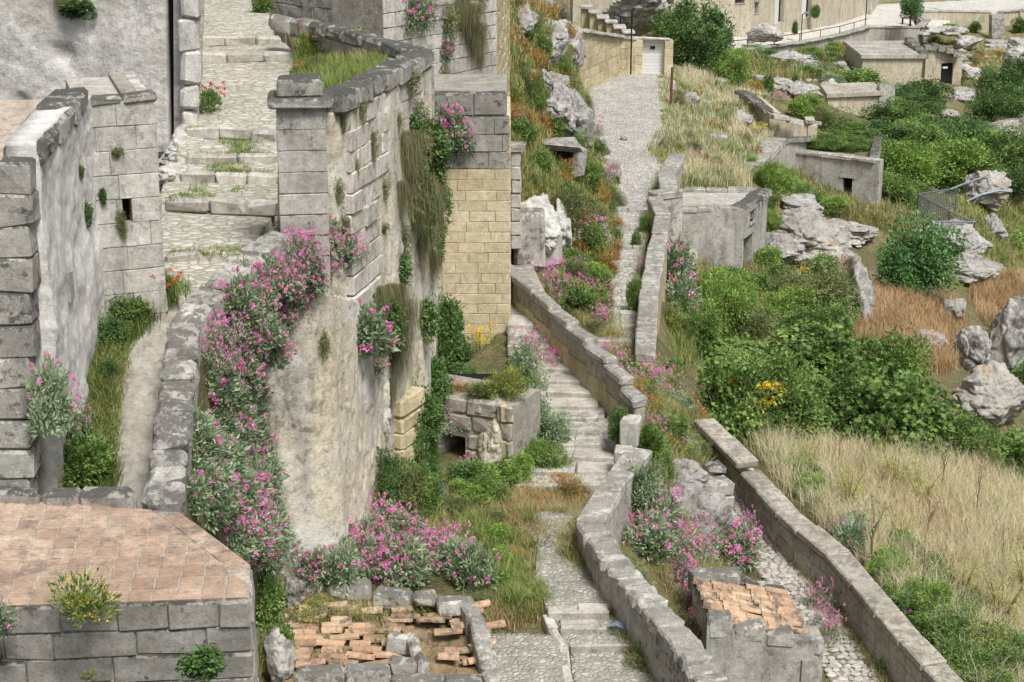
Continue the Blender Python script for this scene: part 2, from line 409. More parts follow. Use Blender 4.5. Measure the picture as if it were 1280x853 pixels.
M['plaster'] = stone('old_limewash', (212, 207, 197), (225, 222, 214), (233, 231, 226), lamt=.08, top=.3, pit=.2, streak=.35, streakc=(150, 147, 142), white=.5, var=0, bd=.04)
M['plasterwarm'] = stone('warm_limewash', (196, 184, 158), (210, 200, 178), (220, 213, 196), lamt=.1, top=.5, streak=.5, streakc=(138, 134, 124), white=.3, var=.06)
M['cliff'] = stone('stained_quarried_face', (204, 192, 164), (219, 210, 188), (228, 222, 208), lamt=.22, top=.2, streak=.7, streakc=(152, 148, 140), white=.75, orange=.14, var=0, scale=.8, bd=.06, bump=.7, pit=.25)
M['cliffblock'] = stone('stained_wall_block', (196, 188, 170), (212, 206, 192), (224, 219, 208), lamt=.22, top=.2, streak=.5, streakc=(148, 144, 136), white=.5, var=.15, bd=.04)
M['cave'] = stone('carved_cave_rock', (194, 190, 181), (213, 210, 203), (226, 224, 219), lamt=.13, top=.5, pit=.25, streak=.3, streakc=(112, 110, 104), white=.35, orange=.12, var=0, scale=.8, bd=.07)
M['rock'] = stone('karst_rock', (166, 163, 155), (192, 189, 182), (210, 207, 201), lamt=.26, top=.2, streak=.35, streakc=(112, 110, 104), orange=.14, white=.6, var=.1, bd=.12, bump=.9)
M['rocko'] = stone('rusty_karst_rock', (172, 166, 155), (196, 191, 181), (212, 208, 200), lamt=.2, top=.2, streak=.3, orange=.55, white=.4, var=.1, bd=.12, bump=.9)
M['black'] = stone('blackened_limestone', (130, 127, 119), (160, 156, 147), (186, 182, 173), lamt=.45, top=1.0, lichen=(54, 53, 50))
M['mortar'] = stone('mortar', (142, 138, 128), (162, 157, 146), (176, 171, 160), lamt=.25, top=.2, streak=.2, var=0)
M['mortary'] = stone('buff_mortar', (190, 176, 142), (204, 192, 160), (214, 203, 176), lamt=.1, top=.2, streak=.2, var=0)
M['housegrey'] = stone('grey_render', (162, 158, 148), (184, 180, 170), (198, 195, 186), lamt=.2, top=.5, streak=.55, streakc=(104, 102, 96), white=.25, var=.05)
M['housebuff'] = stone('buff_render', (188, 176, 150), (205, 195, 172), (214, 207, 190), lamt=.12, top=.5, streak=.5, streakc=(120, 115, 102), orange=.15, var=.05)
M['tile'] = stone('terracotta', (166, 138, 118), (182, 156, 134), (196, 178, 156), lichen=(112, 102, 92), lamt=.34, top=.1, streak=0, var=.38, bd=.015)
M['coppo'] = stone('roof_tile_clay', (168, 132, 108), (186, 154, 126), (202, 182, 150), lichen=(98, 90, 80), lamt=.46, top=.1, streak=0, var=.5, bd=.01)
M['rubble'] = stone('tile_rubble', (120, 98, 76), (146, 122, 94), (166, 146, 114), lichen=(84, 80, 58), lamt=.5, top=.1, streak=0, green=.5, var=0, bd=.05)
M['deckm'] = stone('deck_mortar', (164, 150, 134), (182, 168, 152), (194, 184, 170), lamt=.2, top=.2, streak=0, var=0)
M['paver'] = stone('paving_stone', (172, 167, 156), (194, 189, 178), (210, 206, 197), lamt=.14, top=.3, streak=0, var=.25, bd=.015)
M['step'] = stone('step_stone', (166, 161, 149), (188, 183, 171), (204, 200, 190), lamt=.24, pit=.45, top=.1, streak=0, var=.15, bd=.015)
M['concrete'] = stone('worn_path_concrete', (142, 137, 126), (162, 157, 146), (180, 176, 166), lichen=(112, 108, 92), lamt=.3, top=.2, streak=0, var=0, bd=.02)
M['cobfar'] = cobblem('small_cobbles', 9.0, 1.0, (166, 162, 154), (208, 205, 198), (120, 116, 106), soila=.22)
M['cobup'] = cobblem('slab_paving', 5.5, 1.5, (172, 167, 154), (202, 198, 186), (130, 126, 108), soila=.3)
M['bedding'] = stone('cobble_bedding', (128, 122, 106), (146, 140, 124), (160, 154, 140), lamt=.2, top=.1, streak=0, green=.4, var=0)
M['gravel'] = cobblem('gravelly_concrete', 13.0, 1.0, (150, 146, 136), (190, 186, 176), (142, 138, 126), soila=.4, soil=(128, 120, 96))
M['street'] = cobblem('street_paving', 3.0, 1.0, (190, 187, 178), (208, 205, 197), (160, 156, 148), soila=.1)
M['dark'] = plain('dark_interior', (26, 25, 24), .9)  # near-black colour painted in place of the shade inside openings
M['wood'] = plain('weathered_brown_wood', (74, 56, 46), .8)
M['darkdoor'] = plain('black_iron_door', (34, 36, 38), .6)
M['galv'] = plain('galvanised_steel', (136, 146, 152), .45, .6)
M['iron'] = plain('dark_iron', (52, 50, 48), .6, .6)
M['rust'] = plain('rusty_metal', (110, 78, 58), .8, .3)
M['whitepaint'] = plain('white_painted_metal', (214, 214, 210), .5)
M['paper'] = plain('white_paper', (222, 222, 218), .7, n=.1)
M['bluegrey'] = plain('blue_grey_plastic', (128, 142, 156), .4)
M['strap'] = plain('grey_strap', (158, 168, 172), .5, .3)
M['bark'] = plain('bark', (110, 98, 82), .9, n=.5, bump=.5)
M['stalk'] = plain('dry_stalk', (128, 112, 88), .9, n=.3)
M['valerian'] = leafm('valerian_leaf', (108, 138, 92), (156, 180, 132), (202, 216, 178), .45)
M['pink'] = leafm('pink_petal', (224, 116, 182), (240, 154, 206), (250, 204, 232), .5)
M['leafg'] = leafm('green_leaf', (68, 100, 38), (112, 148, 62), (164, 192, 100), .4)
M['leafd'] = leafm('dark_green_leaf', (54, 86, 40), (88, 126, 56), (128, 164, 82), .35)
M['leafy'] = leafm('fresh_green_leaf', (92, 132, 42), (132, 170, 64), (176, 204, 98), .35)
M['leaft'] = leafm('tree_leaf', (60, 106, 50), (98, 148, 72), (136, 182, 102), .35)
M['caper'] = leafm('mossy_leaf', (84, 98, 50), (122, 134, 74), (162, 170, 104), .35)
M['drytuft'] = leafm('dry_hanging_grass', (78, 80, 44), (112, 110, 64), (148, 138, 92), .3)
M['straw'] = leafm('straw', (198, 186, 132), (224, 213, 166), (242, 234, 198), .45)
M['strawo'] = leafm('rusty_straw', (190, 146, 94), (216, 178, 126), (230, 204, 158), .35)
M['grassg'] = leafm('green_grass', (98, 124, 48), (134, 156, 70), (174, 186, 102), .4)
M['grassm'] = leafm('mixed_grass', (124, 132, 62), (170, 164, 96), (212, 198, 138), .4)
M['yellowf'] = leafm('yellow_petal', (222, 194, 50), (228, 200, 56), (238, 218, 96), .3)
M['red'] = leafm('poppy_petal', (196, 44, 24), (222, 66, 34), (234, 92, 54), .3)
M['whitef'] = leafm('white_petal', (214, 214, 204), (230, 230, 222), (240, 240, 236), .3)
M['orangew'] = leafm('rusty_weed', (150, 104, 48), (186, 138, 66), (208, 172, 96), .3)
M['fennely'] = leafm('pale_umbel', (170, 172, 72), (196, 194, 96), (216, 210, 130), .35)
def soilm():
    t = NT('soil'); p = t.pos(); n1 = t.noise(p, .45, 8, .65); n2 = t.noise(p, 6, 10, .75)
    c = t.ramp(n1, [(.32, lin((112, 106, 70))), (.48, lin((132, 124, 86))), (.6, lin((156, 142, 104))), (.72, lin((120, 126, 72)))])
    c = t.mix(t.ramp(n2, [(.35, .8), (.62, 0.)]), c, t.mix(.7, c, (.03, .03, .02, 1)))
    n3 = t.noise(p, 22, 6, .75); c = t.mix(t.ramp(n3, [(.52, 0.), (.66, .7)]), c, lin((186, 178, 142)))
    n4 = t.noise(p, 2.2, 6, .7, .5); c = t.mix(t.ramp(n4, [(.5, 0.), (.62, .6)]), c, lin((96, 112, 52)))
    return t.col(c, t.bump(t.math('ADD', t.math('ADD', n2, n3), n1), 1., .1))
M['soil'] = soilm()
# ------------------------------------------------------------------ terrain
class Surf:      # piecewise linear height field through control points
    def __init__(s, pts):
        s.p = np.array([p[:] for p in pts], dtype=float)
        r = delaunay_2d_cdt([Vector((a, b)) for a, b in s.p[:, :2]], [], [], 0, 1e-5)
        s.v = np.array([v[:] for v in r[0]]); src = r[3]
        s.z = np.array([s.p[i[0], 2] for i in src]); s.t = [list(f) for f in r[2]]
    def __call__(s, x, y):
        x = np.asarray(x, float); y = np.asarray(y, float); z = np.full(x.shape, np.nan)
        for a, b, c in s.t:
            (x0, y0), (x1, y1), (x2, y2) = s.v[a], s.v[b], s.v[c]
            D = (y1 - y2) * (x0 - x2) + (x2 - x1) * (y0 - y2)
            if abs(D) < 1e-12: continue
            w0 = ((y1 - y2) * (x - x2) + (x2 - x1) * (y - y2)) / D; w1 = ((y2 - y0) * (x - x2) + (x0 - x2) * (y - y2)) / D; w2 = 1 - w0 - w1
            m = (w0 > -1e-6) & (w1 > -1e-6) & (w2 > -1e-6)
            z = np.where(m, w0 * s.z[a] + w1 * s.z[b] + w2 * s.z[c], z)
        bad = np.isnan(z)
        if bad.any():
            q = np.stack([x[bad], y[bad]], 1); d = ((q[:, None] - s.v[None]) ** 2).sum(2); z[bad] = s.z[d.argmin(1)]
        return z
def inpoly(x, y, poly):
    x = np.asarray(x); y = np.asarray(y); r = np.zeros(x.shape, bool); n = len(poly)
    for i in range(n):
        x0, y0 = poly[i][:2]; x1, y1 = poly[(i + 1) % n][:2]
        if y0 == y1: continue
        r ^= ((y0 > y) != (y1 > y)) & (x < (x1 - x0) * (y - y0) / (y1 - y0) + x0)
    return r
MP = [(740, 792, 432, -10.6), (752, 797, 390, -10.55), (762, 803, 340, -10.48), (768, 808, 300, -10.42), (764, 812, 265, -10.38), (766, 824, 232, -10.35),
      (752, 834, 208, -10.33), (742, 815, 185, -10.32), (736, 834, 160, -10.31), (732, 832, 130, -10.3), (722, 829, 97, -10.3), (716, 840, 86, -10.3)]
RP = [(904, 922, 596, -11.7), (908, 940, 625, -11.8), (912, 962, 660, -11.9), (925, 985, 690, -12.0), (960, 1016, 730, -12.1), (1000, 1066, 790, -12.3), (1040, 1122, 853, -12.5), (1075, 1170, 910, -12.6)]
gp = []
for a, b, y, z in MP + RP: gp += [P(a, y, z), P(b, y, z)]
for t in [
    # hillside on the left of the main path
    (660, 345, -9.7), (640, 380, -10.0), (700, 330, -10.25), (640, 290, -9.0), (640, 250, -8.6), (640, 180, -7.6), (625, 100, -6.4), (625, 30, -5.3), (625, -40, -4.4),
    (690, 250, -9.7), (690, 190, -9.1), (690, 110, -8.3), (690, 60, -7.6), (690, 10, -6.6), (735, 235, -10.3), (728, 190, -10.2), (716, 120, -9.9), (712, 80, -9.8), (500, 60, -5.5), (500, 200, -8.5), (560, 330, -10),
    (720, 400, -10.35), (720, 360, -10.3), (700, 440, -10.4),
    # slope under the balustrade
    (790, 470, -10.5), (800, 520, -10.45), (840, 500, -10.9), (858, 468, -11.7), (812, 440, -11.0), (880, 528, -11.35), (830, 560, -10.8), (830, 600, -10.5), (809, 600, -9.95), (812, 575, -9.95), (790, 660, -10.15), (815, 700, -10.6), (850, 700, -11.05),
    (890, 700, -11.7), (870, 800, -11.5), (900, 853, -12.0), (960, 900, -12.5), (760, 1000, -12.0), (400, 1000, -12.5), (640, 600, -10.8),
    # right of the parapet: meadow
    (912, 560, -12.0), (950, 590, -12.0), (1000, 640, -12.15), (1100, 740, -12.3), (1200, 853, -12.5), (1240, 900, -12.6), (1280, 853, -12.9), (1290, 700, -13.0), (1150, 600, -12.7), (1290, 600, -13.8), (1050, 560, -12.8), (1000, 530, -12.8),
    (900, 505, -12.5), (1100, 540, -13.1), (1200, 560, -13.9), (1330, 560, -15.5), (1500, 853, -14.5), (1500, 600, -16), (1500, 1000, -14), (1180, 470, -14.0), (1290, 480, -16.0),
    (860, 430, -12.3), (872, 392, -12.4), (880, 345, -12.55), (935, 335, -12.6), (830, 380, -11.6), (828, 330, -11.8), (960, 400, -13.0), (1000, 430, -13.2), (1060, 430, -13.3), (1000, 360, -13.3), (1060, 350, -13.5),
    (960, 300, -12.7), (965, 268, -12.3), (1010, 275, -12.9), (1050, 300, -13.5), (1095, 320, -13.9), (1110, 390, -13.2), (1170, 440, -13.6), (1200, 380, -13.9), (1150, 372, -13.4), (1240, 400, -14.3), (1280, 360, -14.9), (1290, 420, -16),
    (1190, 300, -13.7), (1150, 285, -13.6), (1240, 320, -14.6), (1060, 256, -13.6), (1000, 238, -12.9), (965, 225, -12.2), (1120, 245, -14.0), (1200, 250, -14.2), (1280, 260, -15.6), (1400, 260, -18), (1400, 400, -18),
    # meadow on the right of the upper path
    (850, 225, -10.45), (880, 232, -10.6), (900, 238, -10.7), (860, 180, -10.5), (880, 140, -10.7), (845, 110, -10.4), (930, 195, -11.3), (930, 160, -11.3), (900, 105, -11.3), (950, 120, -12.3), (960, 190, -12.3), (1015, 140, -13.4), (1040, 150, -13.8),
    (1003, 177, -13.05), (965, 169, -12.75), (1100, 190, -14.2), (1150, 180, -14.5), (1220, 190, -15.2), (1290, 180, -16.5), (1100, 142, -15.5), (1090, 128, -16.1), (1130, 130, -16.3), (1060, 132, -15.5), (1180, 112, -16.2), (1200, 150, -15.6), (1280, 140, -17), (1400, 140, -19),
    (850, 75, -10.9), (905, 80, -12.0), (960, 80, -13.4), (1010, 92, -13.9), (1050, 110, -14.4), (1060, 80, -14.9), (1165, 72, -16.0), (1220, 90, -16.3), (1280, 92, -17), (1400, 90, -19),
    (915, 70, -14.2), (1000, 74, -15.3), (1060, 68, -15.9), (1150, 50, -16.6), (1240, 72, -16.3), (1280, 60, -16.8),
    ]: gp.append(P(*t))
for x, y, z in [(-60, 40, -6), (-60, 120, 4), (0, 160, -8), (60, 185, -14), (140, 170, -17), (140, 60, -22), (60, 20, -16), (10, 5, -14), (-40, 5, -12), (-90, 400, 20), (200, 400, 0), (60, 400, 5), (22, 137, -15.6), (16, 122, -15.0), (10, 125, -14.6), (22, 128, -15.6), (13, 112, -14.8), (34, 138.5, -16.6), (45, 139, -16.8), (58, 141, -17), (36, 146, -16.2), (60, 152, -16.8), (50, 165, -16.6), (70, 165, -17)]: gp.append(Vector((x, y, z + CZ)))
ground_fn = Surf(gp)
def polyd(x, y, rows):      # inside a ribbon
    L = [P(a, yy, z) for a, b, yy, z in rows]; Rr = [P(b, yy, z) for a, b, yy, z in rows]
    return inpoly(x, y, L + Rr[::-1])
MPp = [P(a, y, z) for a, b, y, z in MP] + [P(b, y, z) for a, b, y, z in MP][::-1]
RPp = [P(a, y, z) for a, b, y, z in RP] + [P(b, y, z) for a, b, y, z in RP][::-1]
nu, nd = 300, 330
dd = np.concatenate([np.geomspace(8, 190, nd), [260, 400]]); uu = np.linspace(-.5, .52, nu)
X = dd[:, None] * uu[None]; Y = np.repeat(dd[:, None], nu, 1)
Zg = ground_fn(X, Y)
amp = np.clip(dd / 60, .35, 1.6)[:, None]
Zg = Zg + amp * (np.clip(1.4 - Y / 110, .25, 1) * .22 * fbm(X * .35, Y * .35, 0 * X, 3, 3) + .07 * fbm(X * 2, Y * 2, 0 * X, 9, 3))
in1, in2 = inpoly(X, Y, MPp), inpoly(X, Y, RPp)
soft = in1.astype(float)
for _ in range(2):
    soft = np.maximum(soft, .25 * (np.roll(soft, 1, 0) + np.roll(soft, -1, 0) + np.roll(soft, 1, 1) + np.roll(soft, -1, 1)))
Zg = Zg * (1 - soft) + (ground_fn(X, Y) - .32) * soft
Zg = np.where(in2, ground_fn(X, Y) - .15, Zg)
V = np.stack([X, Y, Zg], 2).reshape(-1, 3)
i = (np.arange(len(dd) - 1)[:, None] * nu + np.arange(nu - 1)[None]).ravel()
gF = np.stack([i, i + 1, i + nu + 1, i + nu], 1)
g = obj('ground', mesh('ground', V, gF, M['soil'], True)); tag(g, kind='structure')
SURF = [(V, gF)]
def ribbon(name, rows, nu, nv, mat, amp=.01, dz=0.0, skirt=.25, seed=1, hitme=True, fr=3, kind='structure', parent=None, label=None, cat=None):
    A = np.array([r[0][:] for r in rows]); B = np.array([r[1][:] for r in rows])
    d = np.concatenate([[0], np.cumsum(np.linalg.norm((A + B)[1:] / 2 - (A + B)[:-1] / 2, axis=1))])
    t = np.linspace(0, d[-1], nv); As = np.stack([np.interp(t, d, A[:, k]) for k in range(3)], 1); Bs = np.stack([np.interp(t, d, B[:, k]) for k in range(3)], 1)
    u = np.linspace(0, 1, nu)[None, :, None]; G = As[:, None] * (1 - u) + Bs[:, None] * u
    G[..., 2] += dz + amp * fbm(G[..., 0] * fr, G[..., 1] * fr, 0 * G[..., 0], seed, 3)
    V = G.reshape(-1, 3); i = (np.arange(nv - 1)[:, None] * nu + np.arange(nu - 1)[None]).ravel(); Fc = np.stack([i, i + 1, i + nu + 1, i + nu], 1)
    if hitme: SURF.append((V, Fc))
    if skirt:
        rim = np.concatenate([np.arange(nu), np.arange(1, nv) * nu + nu - 1, (nv - 1) * nu + np.arange(nu - 2, -1, -1), np.arange(nv - 2, 0, -1) * nu]); n0 = len(V)
        V = np.concatenate([V, V[rim] - np.array([0, 0, skirt])]); k = np.arange(len(rim)); k2 = np.roll(k, -1)
        Fc = np.concatenate([Fc, np.stack([rim[k], n0 + k, n0 + k2, rim[k2]], 1)])
    o = wobj(name, V, Fc, mat, parent, True)
    if kind: tag(o, kind=kind)
    if label: tag(o, label, cat)
    return o
path_main = ribbon('path', [(P(a, y, z), P(b, y, z)) for a, b, y, z in MP], 24, 160, M['cobfar'], .015, .05)
path_low = ribbon('path', [(P(a, y, z), P(b, y, z)) for a, b, y, z in RP], 14, 90, M['bedding'], .012, .0)

# ---- the terrace at the foot of the cliff (mid level)
WPX = [(925, 905, -9.5), (890, 853, -9.48), (848, 790, -9.45), (800, 735, -9.42), (762, 690, -9.4), (737, 650, -9.38), (760, 612, -9.38), (800, 560, -9.36)]
WALL_L = [P(*t) for t in WPX]
BAL = [Q(797, 522, 25.6), Q(770, 480, 26.4), Q(740, 445, 27.4), Q(700, 395, 28.9), Q(665, 362, 30.2), Q(640, 342, 31.2), Q(618, 322, 32.6)]
tpts = [(300, 760, -9.6), (350, 720, -9.45), (360, 650, -9.3), (450, 635, -9.35), (500, 590, -9.5), (545, 560, -9.65), (600, 600, -9.85), (650, 600, -9.95), (700, 640, -9.97), (745, 645, -10.02), (600, 700, -9.95), (700, 690, -10.0), (690, 750, -10.02),
        (650, 800, -10.15), (820, 815, -10.25), (620, 853, -10.25), (870, 900, -10.3), (600, 960, -10.4), (300, 960, -10.4), (800, 740, -10.1), (350, 853, -10.2), (640, 853, -10.25), (700, 853, -10.28)]
tp = [P(*t) for t in tpts]
ST0, ST1 = P(738, 612, -9.92), P(655, 398, -8.78)           # stair centre line, bottom and top
tp += [ST0 + Vector((.55, 0, -.12)), ST1 + Vector((.55, 0, -.12)), ST1 + Vector((.2, 3, -.05)), ST0 + Vector((-1.3, 0, -.1)), ST0.lerp(ST1, .5) + Vector((-.95, 0, -.2)), ST1 + Vector((-.45, 0, -.25)), ST1 + Vector((-.75, 0, -1.0)), ST1 + Vector((-.45, 3, -.1))]
tp += [P(560, 480, -9.5), P(500, 480, -9.2)]
terr_fn = Surf(tp)
tpoly = [p.copy() for p in WALL_L] + [b.copy() for b in BAL] + [Q(560, 400, 34), Q(560, 480, 31), Q(545, 520, 28.5), Q(500, 560, 26), Q(440, 630, 23.0), Q(380, 640, 22.2), Q(330, 640, 21), Q(290, 700, 18.5), Q(280, 900, 14)]
gx = np.arange(-5.5, 4, .12); gy = np.arange(13, 36, .12); X, Y = np.meshgrid(gx, gy)
Z = terr_fn(X, Y); Z = Z + .07 * fbm(X * 1.2, Y * 1.2, 0 * X, 21, 4)
V = np.stack([X, Y, Z], 2).reshape(-1, 3); nx = len(gx)
i = (np.arange(len(gy) - 1)[:, None] * nx + np.arange(nx - 1)[None]).ravel(); Fc = np.stack([i, i + 1, i + nx + 1, i + nx], 1)
cx = V[Fc].mean(1); Fc = Fc[inpoly(cx[:, 0], cx[:, 1], tpoly)]
used = np.unique(Fc); mp = np.full(len(V), -1); mp[used] = np.arange(len(used)); V = V[used]; Fc = mp[Fc]
tag(obj('terrace_ground', mesh('terrace_ground', V, Fc, M['soil'], True)), kind='structure'); SURF.append((V, Fc))

# ---- upper left: stepped street, walkway, flower bank
UP = [  # left px, right px, y, z of each tread from front to back
    [(232, 296, 372, -5.55), (208, 302, 322, -5.42)],
    [(206, 305, 316, -5.32), (206, 345, 258, -5.2)],
    [(206, 345, 249, -5.03), (215, 345, 222, -4.98)],
    [(225, 345, 216, -4.86), (228, 345, 200, -4.8)],
    [(228, 345, 194, -4.7), (232, 345, 166, -4.62)],
    [(232, 350, 160, -4.5), (249, 372, 72, -4.12)],
    [(249, 365, 66, -4.0), (251, 350, 52, -3.95)],
    [(251, 340, 46, -3.82), (251, 318, -40, -3.3)]]
for k, (a, b) in enumerate(UP):
    ribbon('street', [(P(a[0] - 8, a[2], a[3]), P(a[1] + 4, a[2], a[3])), (P(b[0] - 8, b[2], b[3]), P(b[1] + 4, b[2], b[3]))], 24, 24, M['cobup'], .012, 0, .5, seed=k)
walk_rows = [(P(60, 660, -6.95), P(215, 660, -6.95)), (P(85, 610, -6.85), P(205, 610, -6.85)), (P(100, 540, -6.5), P(210, 540, -6.5)), (P(115, 460, -6.1), P(225, 460, -6.1)), (P(120, 400, -5.8), P(246, 400, -5.8)), (P(125, 365, -5.6), P(300, 365, -5.56))]
ribbon('walkway', walk_rows, 30, 70, M['concrete'], .03, 0, .3, seed=5)
# bank below the parapet that carries the flowers
PPX = [P(203, 628, -6.35), P(212, 540, -6.05), P(222, 470, -5.8), P(230, 405, -5.5), P(246, 375, -5.32), P(285, 342, -5.14), P(330, 303, -5.0), P(352, 290, -4.95)]
def ppo(k, dz): return PPX[k] + Vector((.17, -.02, dz))
bank_rows = [(ppo(0, -.4), P(322, 800, -9.9)), (ppo(1, -.4), P(342, 720, -9.5)), (ppo(2, -.38), P(348, 640, -8.9)), (ppo(3, -.36), P(348, 550, -7.9)), (ppo(4, -.3), P(350, 480, -7.2)), (ppo(5, -.22), P(358, 430, -6.7)), (ppo(6, -.2), P(395, 385, -6.35)), (P(372, 286, -5.1), P(432, 340, -6.2))]
ribbon('flower_bank', bank_rows, 40, 60, M['soil'], .12, 0, 0, seed=8, fr=1.6)
ribbon('bank_foot', [(b, b + Vector((.25, .1, -1.6))) for a, b in bank_rows], 12, 60, M['cliff'], .05, 0, 0, seed=9)
ribbon('bastion_ground', [(P(352, 118, -4.1), P(408, 122, -3.75)), (P(372, 100, -4.1), P(470, 98, -3.6)), (P(372, 66, -4.0), P(505, 72, -3.55)), (P(360, 46, -3.85), P(450, 44, -3.5))], 30, 30, M['soil'], .05, .0, .4, seed=4)

_bv = None
def surf_bvh():
    VV = []; FF = []; n = 0
    for v, f in SURF: VV += [tuple(p) for p in v]; FF += [tuple(int(i) + n for i in q) for q in f]; n += len(v)
    return BVHTree.FromPolygons(VV, FF)
BV = surf_bvh()
def hit(px, py):
    r = BV.ray_cast(Vector((0, 0, CZ)), ray(px, py).normalized(), 500)
    return r[0] if r[0] is not None else Q(px, py, 60)
def drop(x, y, zmax=30):
    r = BV.ray_cast(Vector((x, y, zmax)), Vector((0, 0, -1)), 100); return r[0]
# ------------------------------------------------------------------ left: deck, old houses, street steps
z = CZ
# --- tiled roof deck, bottom left
zd = -6.3
D_fl, D_fr = P(-240, 765, zd), P(311, 746, zd); D_r = P(313, 706, zd); D_b = P(225, 640, zd); D_bl = P(-240, 606, zd)
deck = thing('roof_terrace_house', P(150, 757, zd), 'old stone house whose flat roof is paved with terracotta tiles', 'house')
outline = [D_fl, D_fr, D_r, D_b, D_bl]
Vd = [(p.x, p.y, CZ + zd - .008) for p in outline] + [(p.x, p.y, CZ + zd - 1.6) for p in outline]
deck_roof = wobj('roof_bed', Vd, [list(range(5))] + [[i, i + 5, (i + 1) % 5 + 5, (i + 1) % 5] for i in range(5)], M['deckm'], deck)
ax = (D_fr - D_fl).normalized(); ay = Vector((-ax.y, ax.x, 0)).normalized(); ayl = (P(192, 639, zd) - P(176, 755, zd)).normalized()
tw, td = .205, .232
dpoly = [(p.x, p.y) for p in outline]
dirn = (D_b - D_r).normalized(); inn = Vector((dirn.y, -dirn.x, 0))
if inn.dot(D_fl - D_r) < 0: inn = -inn
def clip_poly(poly, p0, n):      # keep side where (p-p0).n>0
    out = []
    for a, b in zip(poly, poly[1:] + poly[:1]):
        da, db = (a - p0).dot(n), (b - p0).dot(n)
        if da > 0: out.append(a)
        if (da > 0) != (db > 0): out.append(a + (b - a) * (da / (da - db)))
    return out
def area(p): return abs(sum(a.x * b.y - b.x * a.y for a, b in zip(p, p[1:] + p[:1]))) / 2
clips = [(D_r + inn * .2, inn), (D_fr + ay * 0.0, ay), (D_bl, -Vector((-(D_b - D_bl).y, (D_b - D_bl).x, 0)).normalized()), (D_fr - ax * .005, -ax)]
def tile_piece(poly, parent=None, name='roof_tile', mat=M['tile'], h=.03, zz=zd):
    if len(poly) < 3 or area(poly) < .006: return
    c = sum(poly, Vector()) / len(poly); j = rnd(-.002, .005); n = len(poly); q = []
    for p in poly: q.append((p.x, p.y, CZ + zz - .03))
    for p in poly:
        e = (c - p).normalized() * .004; q.append((p.x, p.y, CZ + zz + j - .004))
    for p in poly:
        e = (c - p).normalized() * .012; q.append((p.x + e.x, p.y + e.y, CZ + zz + j + rnd(-.002, .002)))
    Fc = [[2 * n + i for i in range(n)]]
    for i in range(n):
        k = (i + 1) % n; Fc += [[i, k, n + k, n + i], [n + i, n + k, 2 * n + k, 2 * n + i]]
    wobj(name, q, Fc, mat, parent or deck_roof)
for r in range(-1, 12):
    for c in range(-1, 20):
        g_ = .011; o = D_fr + ax * (-(c + 1) * tw) + ay * (r * td)
        poly = [o + ax * g_ + ayl * 0, o + ax * (tw - g_), o + ax * (tw - g_) + ayl * (td - 2 * g_), o + ax * g_ + ayl * (td - 2 * g_)]
        for p0, n in clips: poly = clip_poly(poly, p0, n) if len(poly) > 2 else []
        tile_piece(poly)
ld = (D_b - D_r).length; k = 0.
for a, b in split(ld, .26): # border row along the splayed edge
    p0 = D_r + dirn * (a + .01); p1 = D_r + dirn * (b - .01)
    tile_piece([p0, p1, p1 + inn * .185, p0 + inn * .185])
block_wall(deck, (D_fl.x, D_fl.y - .015), (D_fr.x + .01, D_fr.y - .015), CZ + zd - 1.75, CZ + zd - .02, .25, .56, M['black'], .3, M['grey'], .4, jit=.008, chf=.014, proud=.03, gap=.004)
sd0 = (D_fr.x + .015, D_fr.y); sd1 = (D_r.x + .015, D_r.y)
block_wall(deck, sd0, sd1, CZ + zd - 1.75, CZ + zd - .04, .25, .4, M['grey'], .12, None, jit=.012)
sp1 = (D_b.x + .01, D_b.y + .02)
block_wall(deck, sd1, sp1, CZ + zd - 1.75, CZ + zd - .04, .25, .5, M['grey'], .12, None, jit=.012)
capw = thing('low_parapet', P(110, 632, zd), 'low rounded blackened stone parapet at the back of the tiled roof deck', 'parapet')
cp = [P(-230, 592, zd + .12), P(-20, 606, zd + .12), P(52, 612, zd + .12), P(100, 612, zd + .13), P(168, 613, zd + .14)]
coping(capw, cp, .22, .3, .45, M['greydark'], name='stone_block', ch=.05, jit=.02)

# --- wall of the first house: a long limewashed side seen edge-on
h1 = thing('old_house', P(60, 600, -6.9), 'limewashed ruined house side wall with stepped blackened coping beside the walkway', 'house')
n0, n1_ = P(82, 612, -6.85), P(131, 386, -5.6)
ztop = -3.02
dirw = (n1_ - n0); dirw.z = 0; Lw = dirw.length; dirw.normalize(); nrmw = Vector((dirw.y, -dirw.x, 0))   # faces the walkway
def w1(t, zz, o=0): q = n0 + dirw * (t * Lw) + nrmw * o; return Vector((q.x, q.y, CZ + zz))
def niche(G, N):
    return G
vsheet('wall_face', [w1(0, -3.1), w1(.5, -3.0), w1(1.02, -3.05)], [w1(0, -7.3), w1(.5, -7.0), w1(1.02, -6.4)], 70, 90, M['plaster'], .05, 1.6, h1, seed=31, thick=.32, quant=.5)
for t0, t1, za, zb in ((.30, .37, -5.0, -4.7),):   # shallow niches
    V, Fc = boxes_mesh([[w1(t0, za, .0), w1(t1, za, .0), w1(t1, za, .035), w1(t0, za, .035), w1(t0, zb, .0), w1(t1, zb, .0), w1(t1, zb, .035), w1(t0, zb, .035)]])
    wobj('blocked_niche', V, Fc, M['grey'], h1)
# blackened coping stepping up away from the near end
zs = [-3.55, -3.4, -3.25, -3.1, -2.98, -2.95]
for k in range(6):
    a = w1(k / 6 * .92 + .0, -3.12 + .035 * k, -.17); b = w1((k + 1) / 6 * .92, -3.1 + .035 * k, -.17)
    seg_block(h1, 'coping_stone', a, b, .42, .26, M['greydark'], ch=.04, jit=.025)
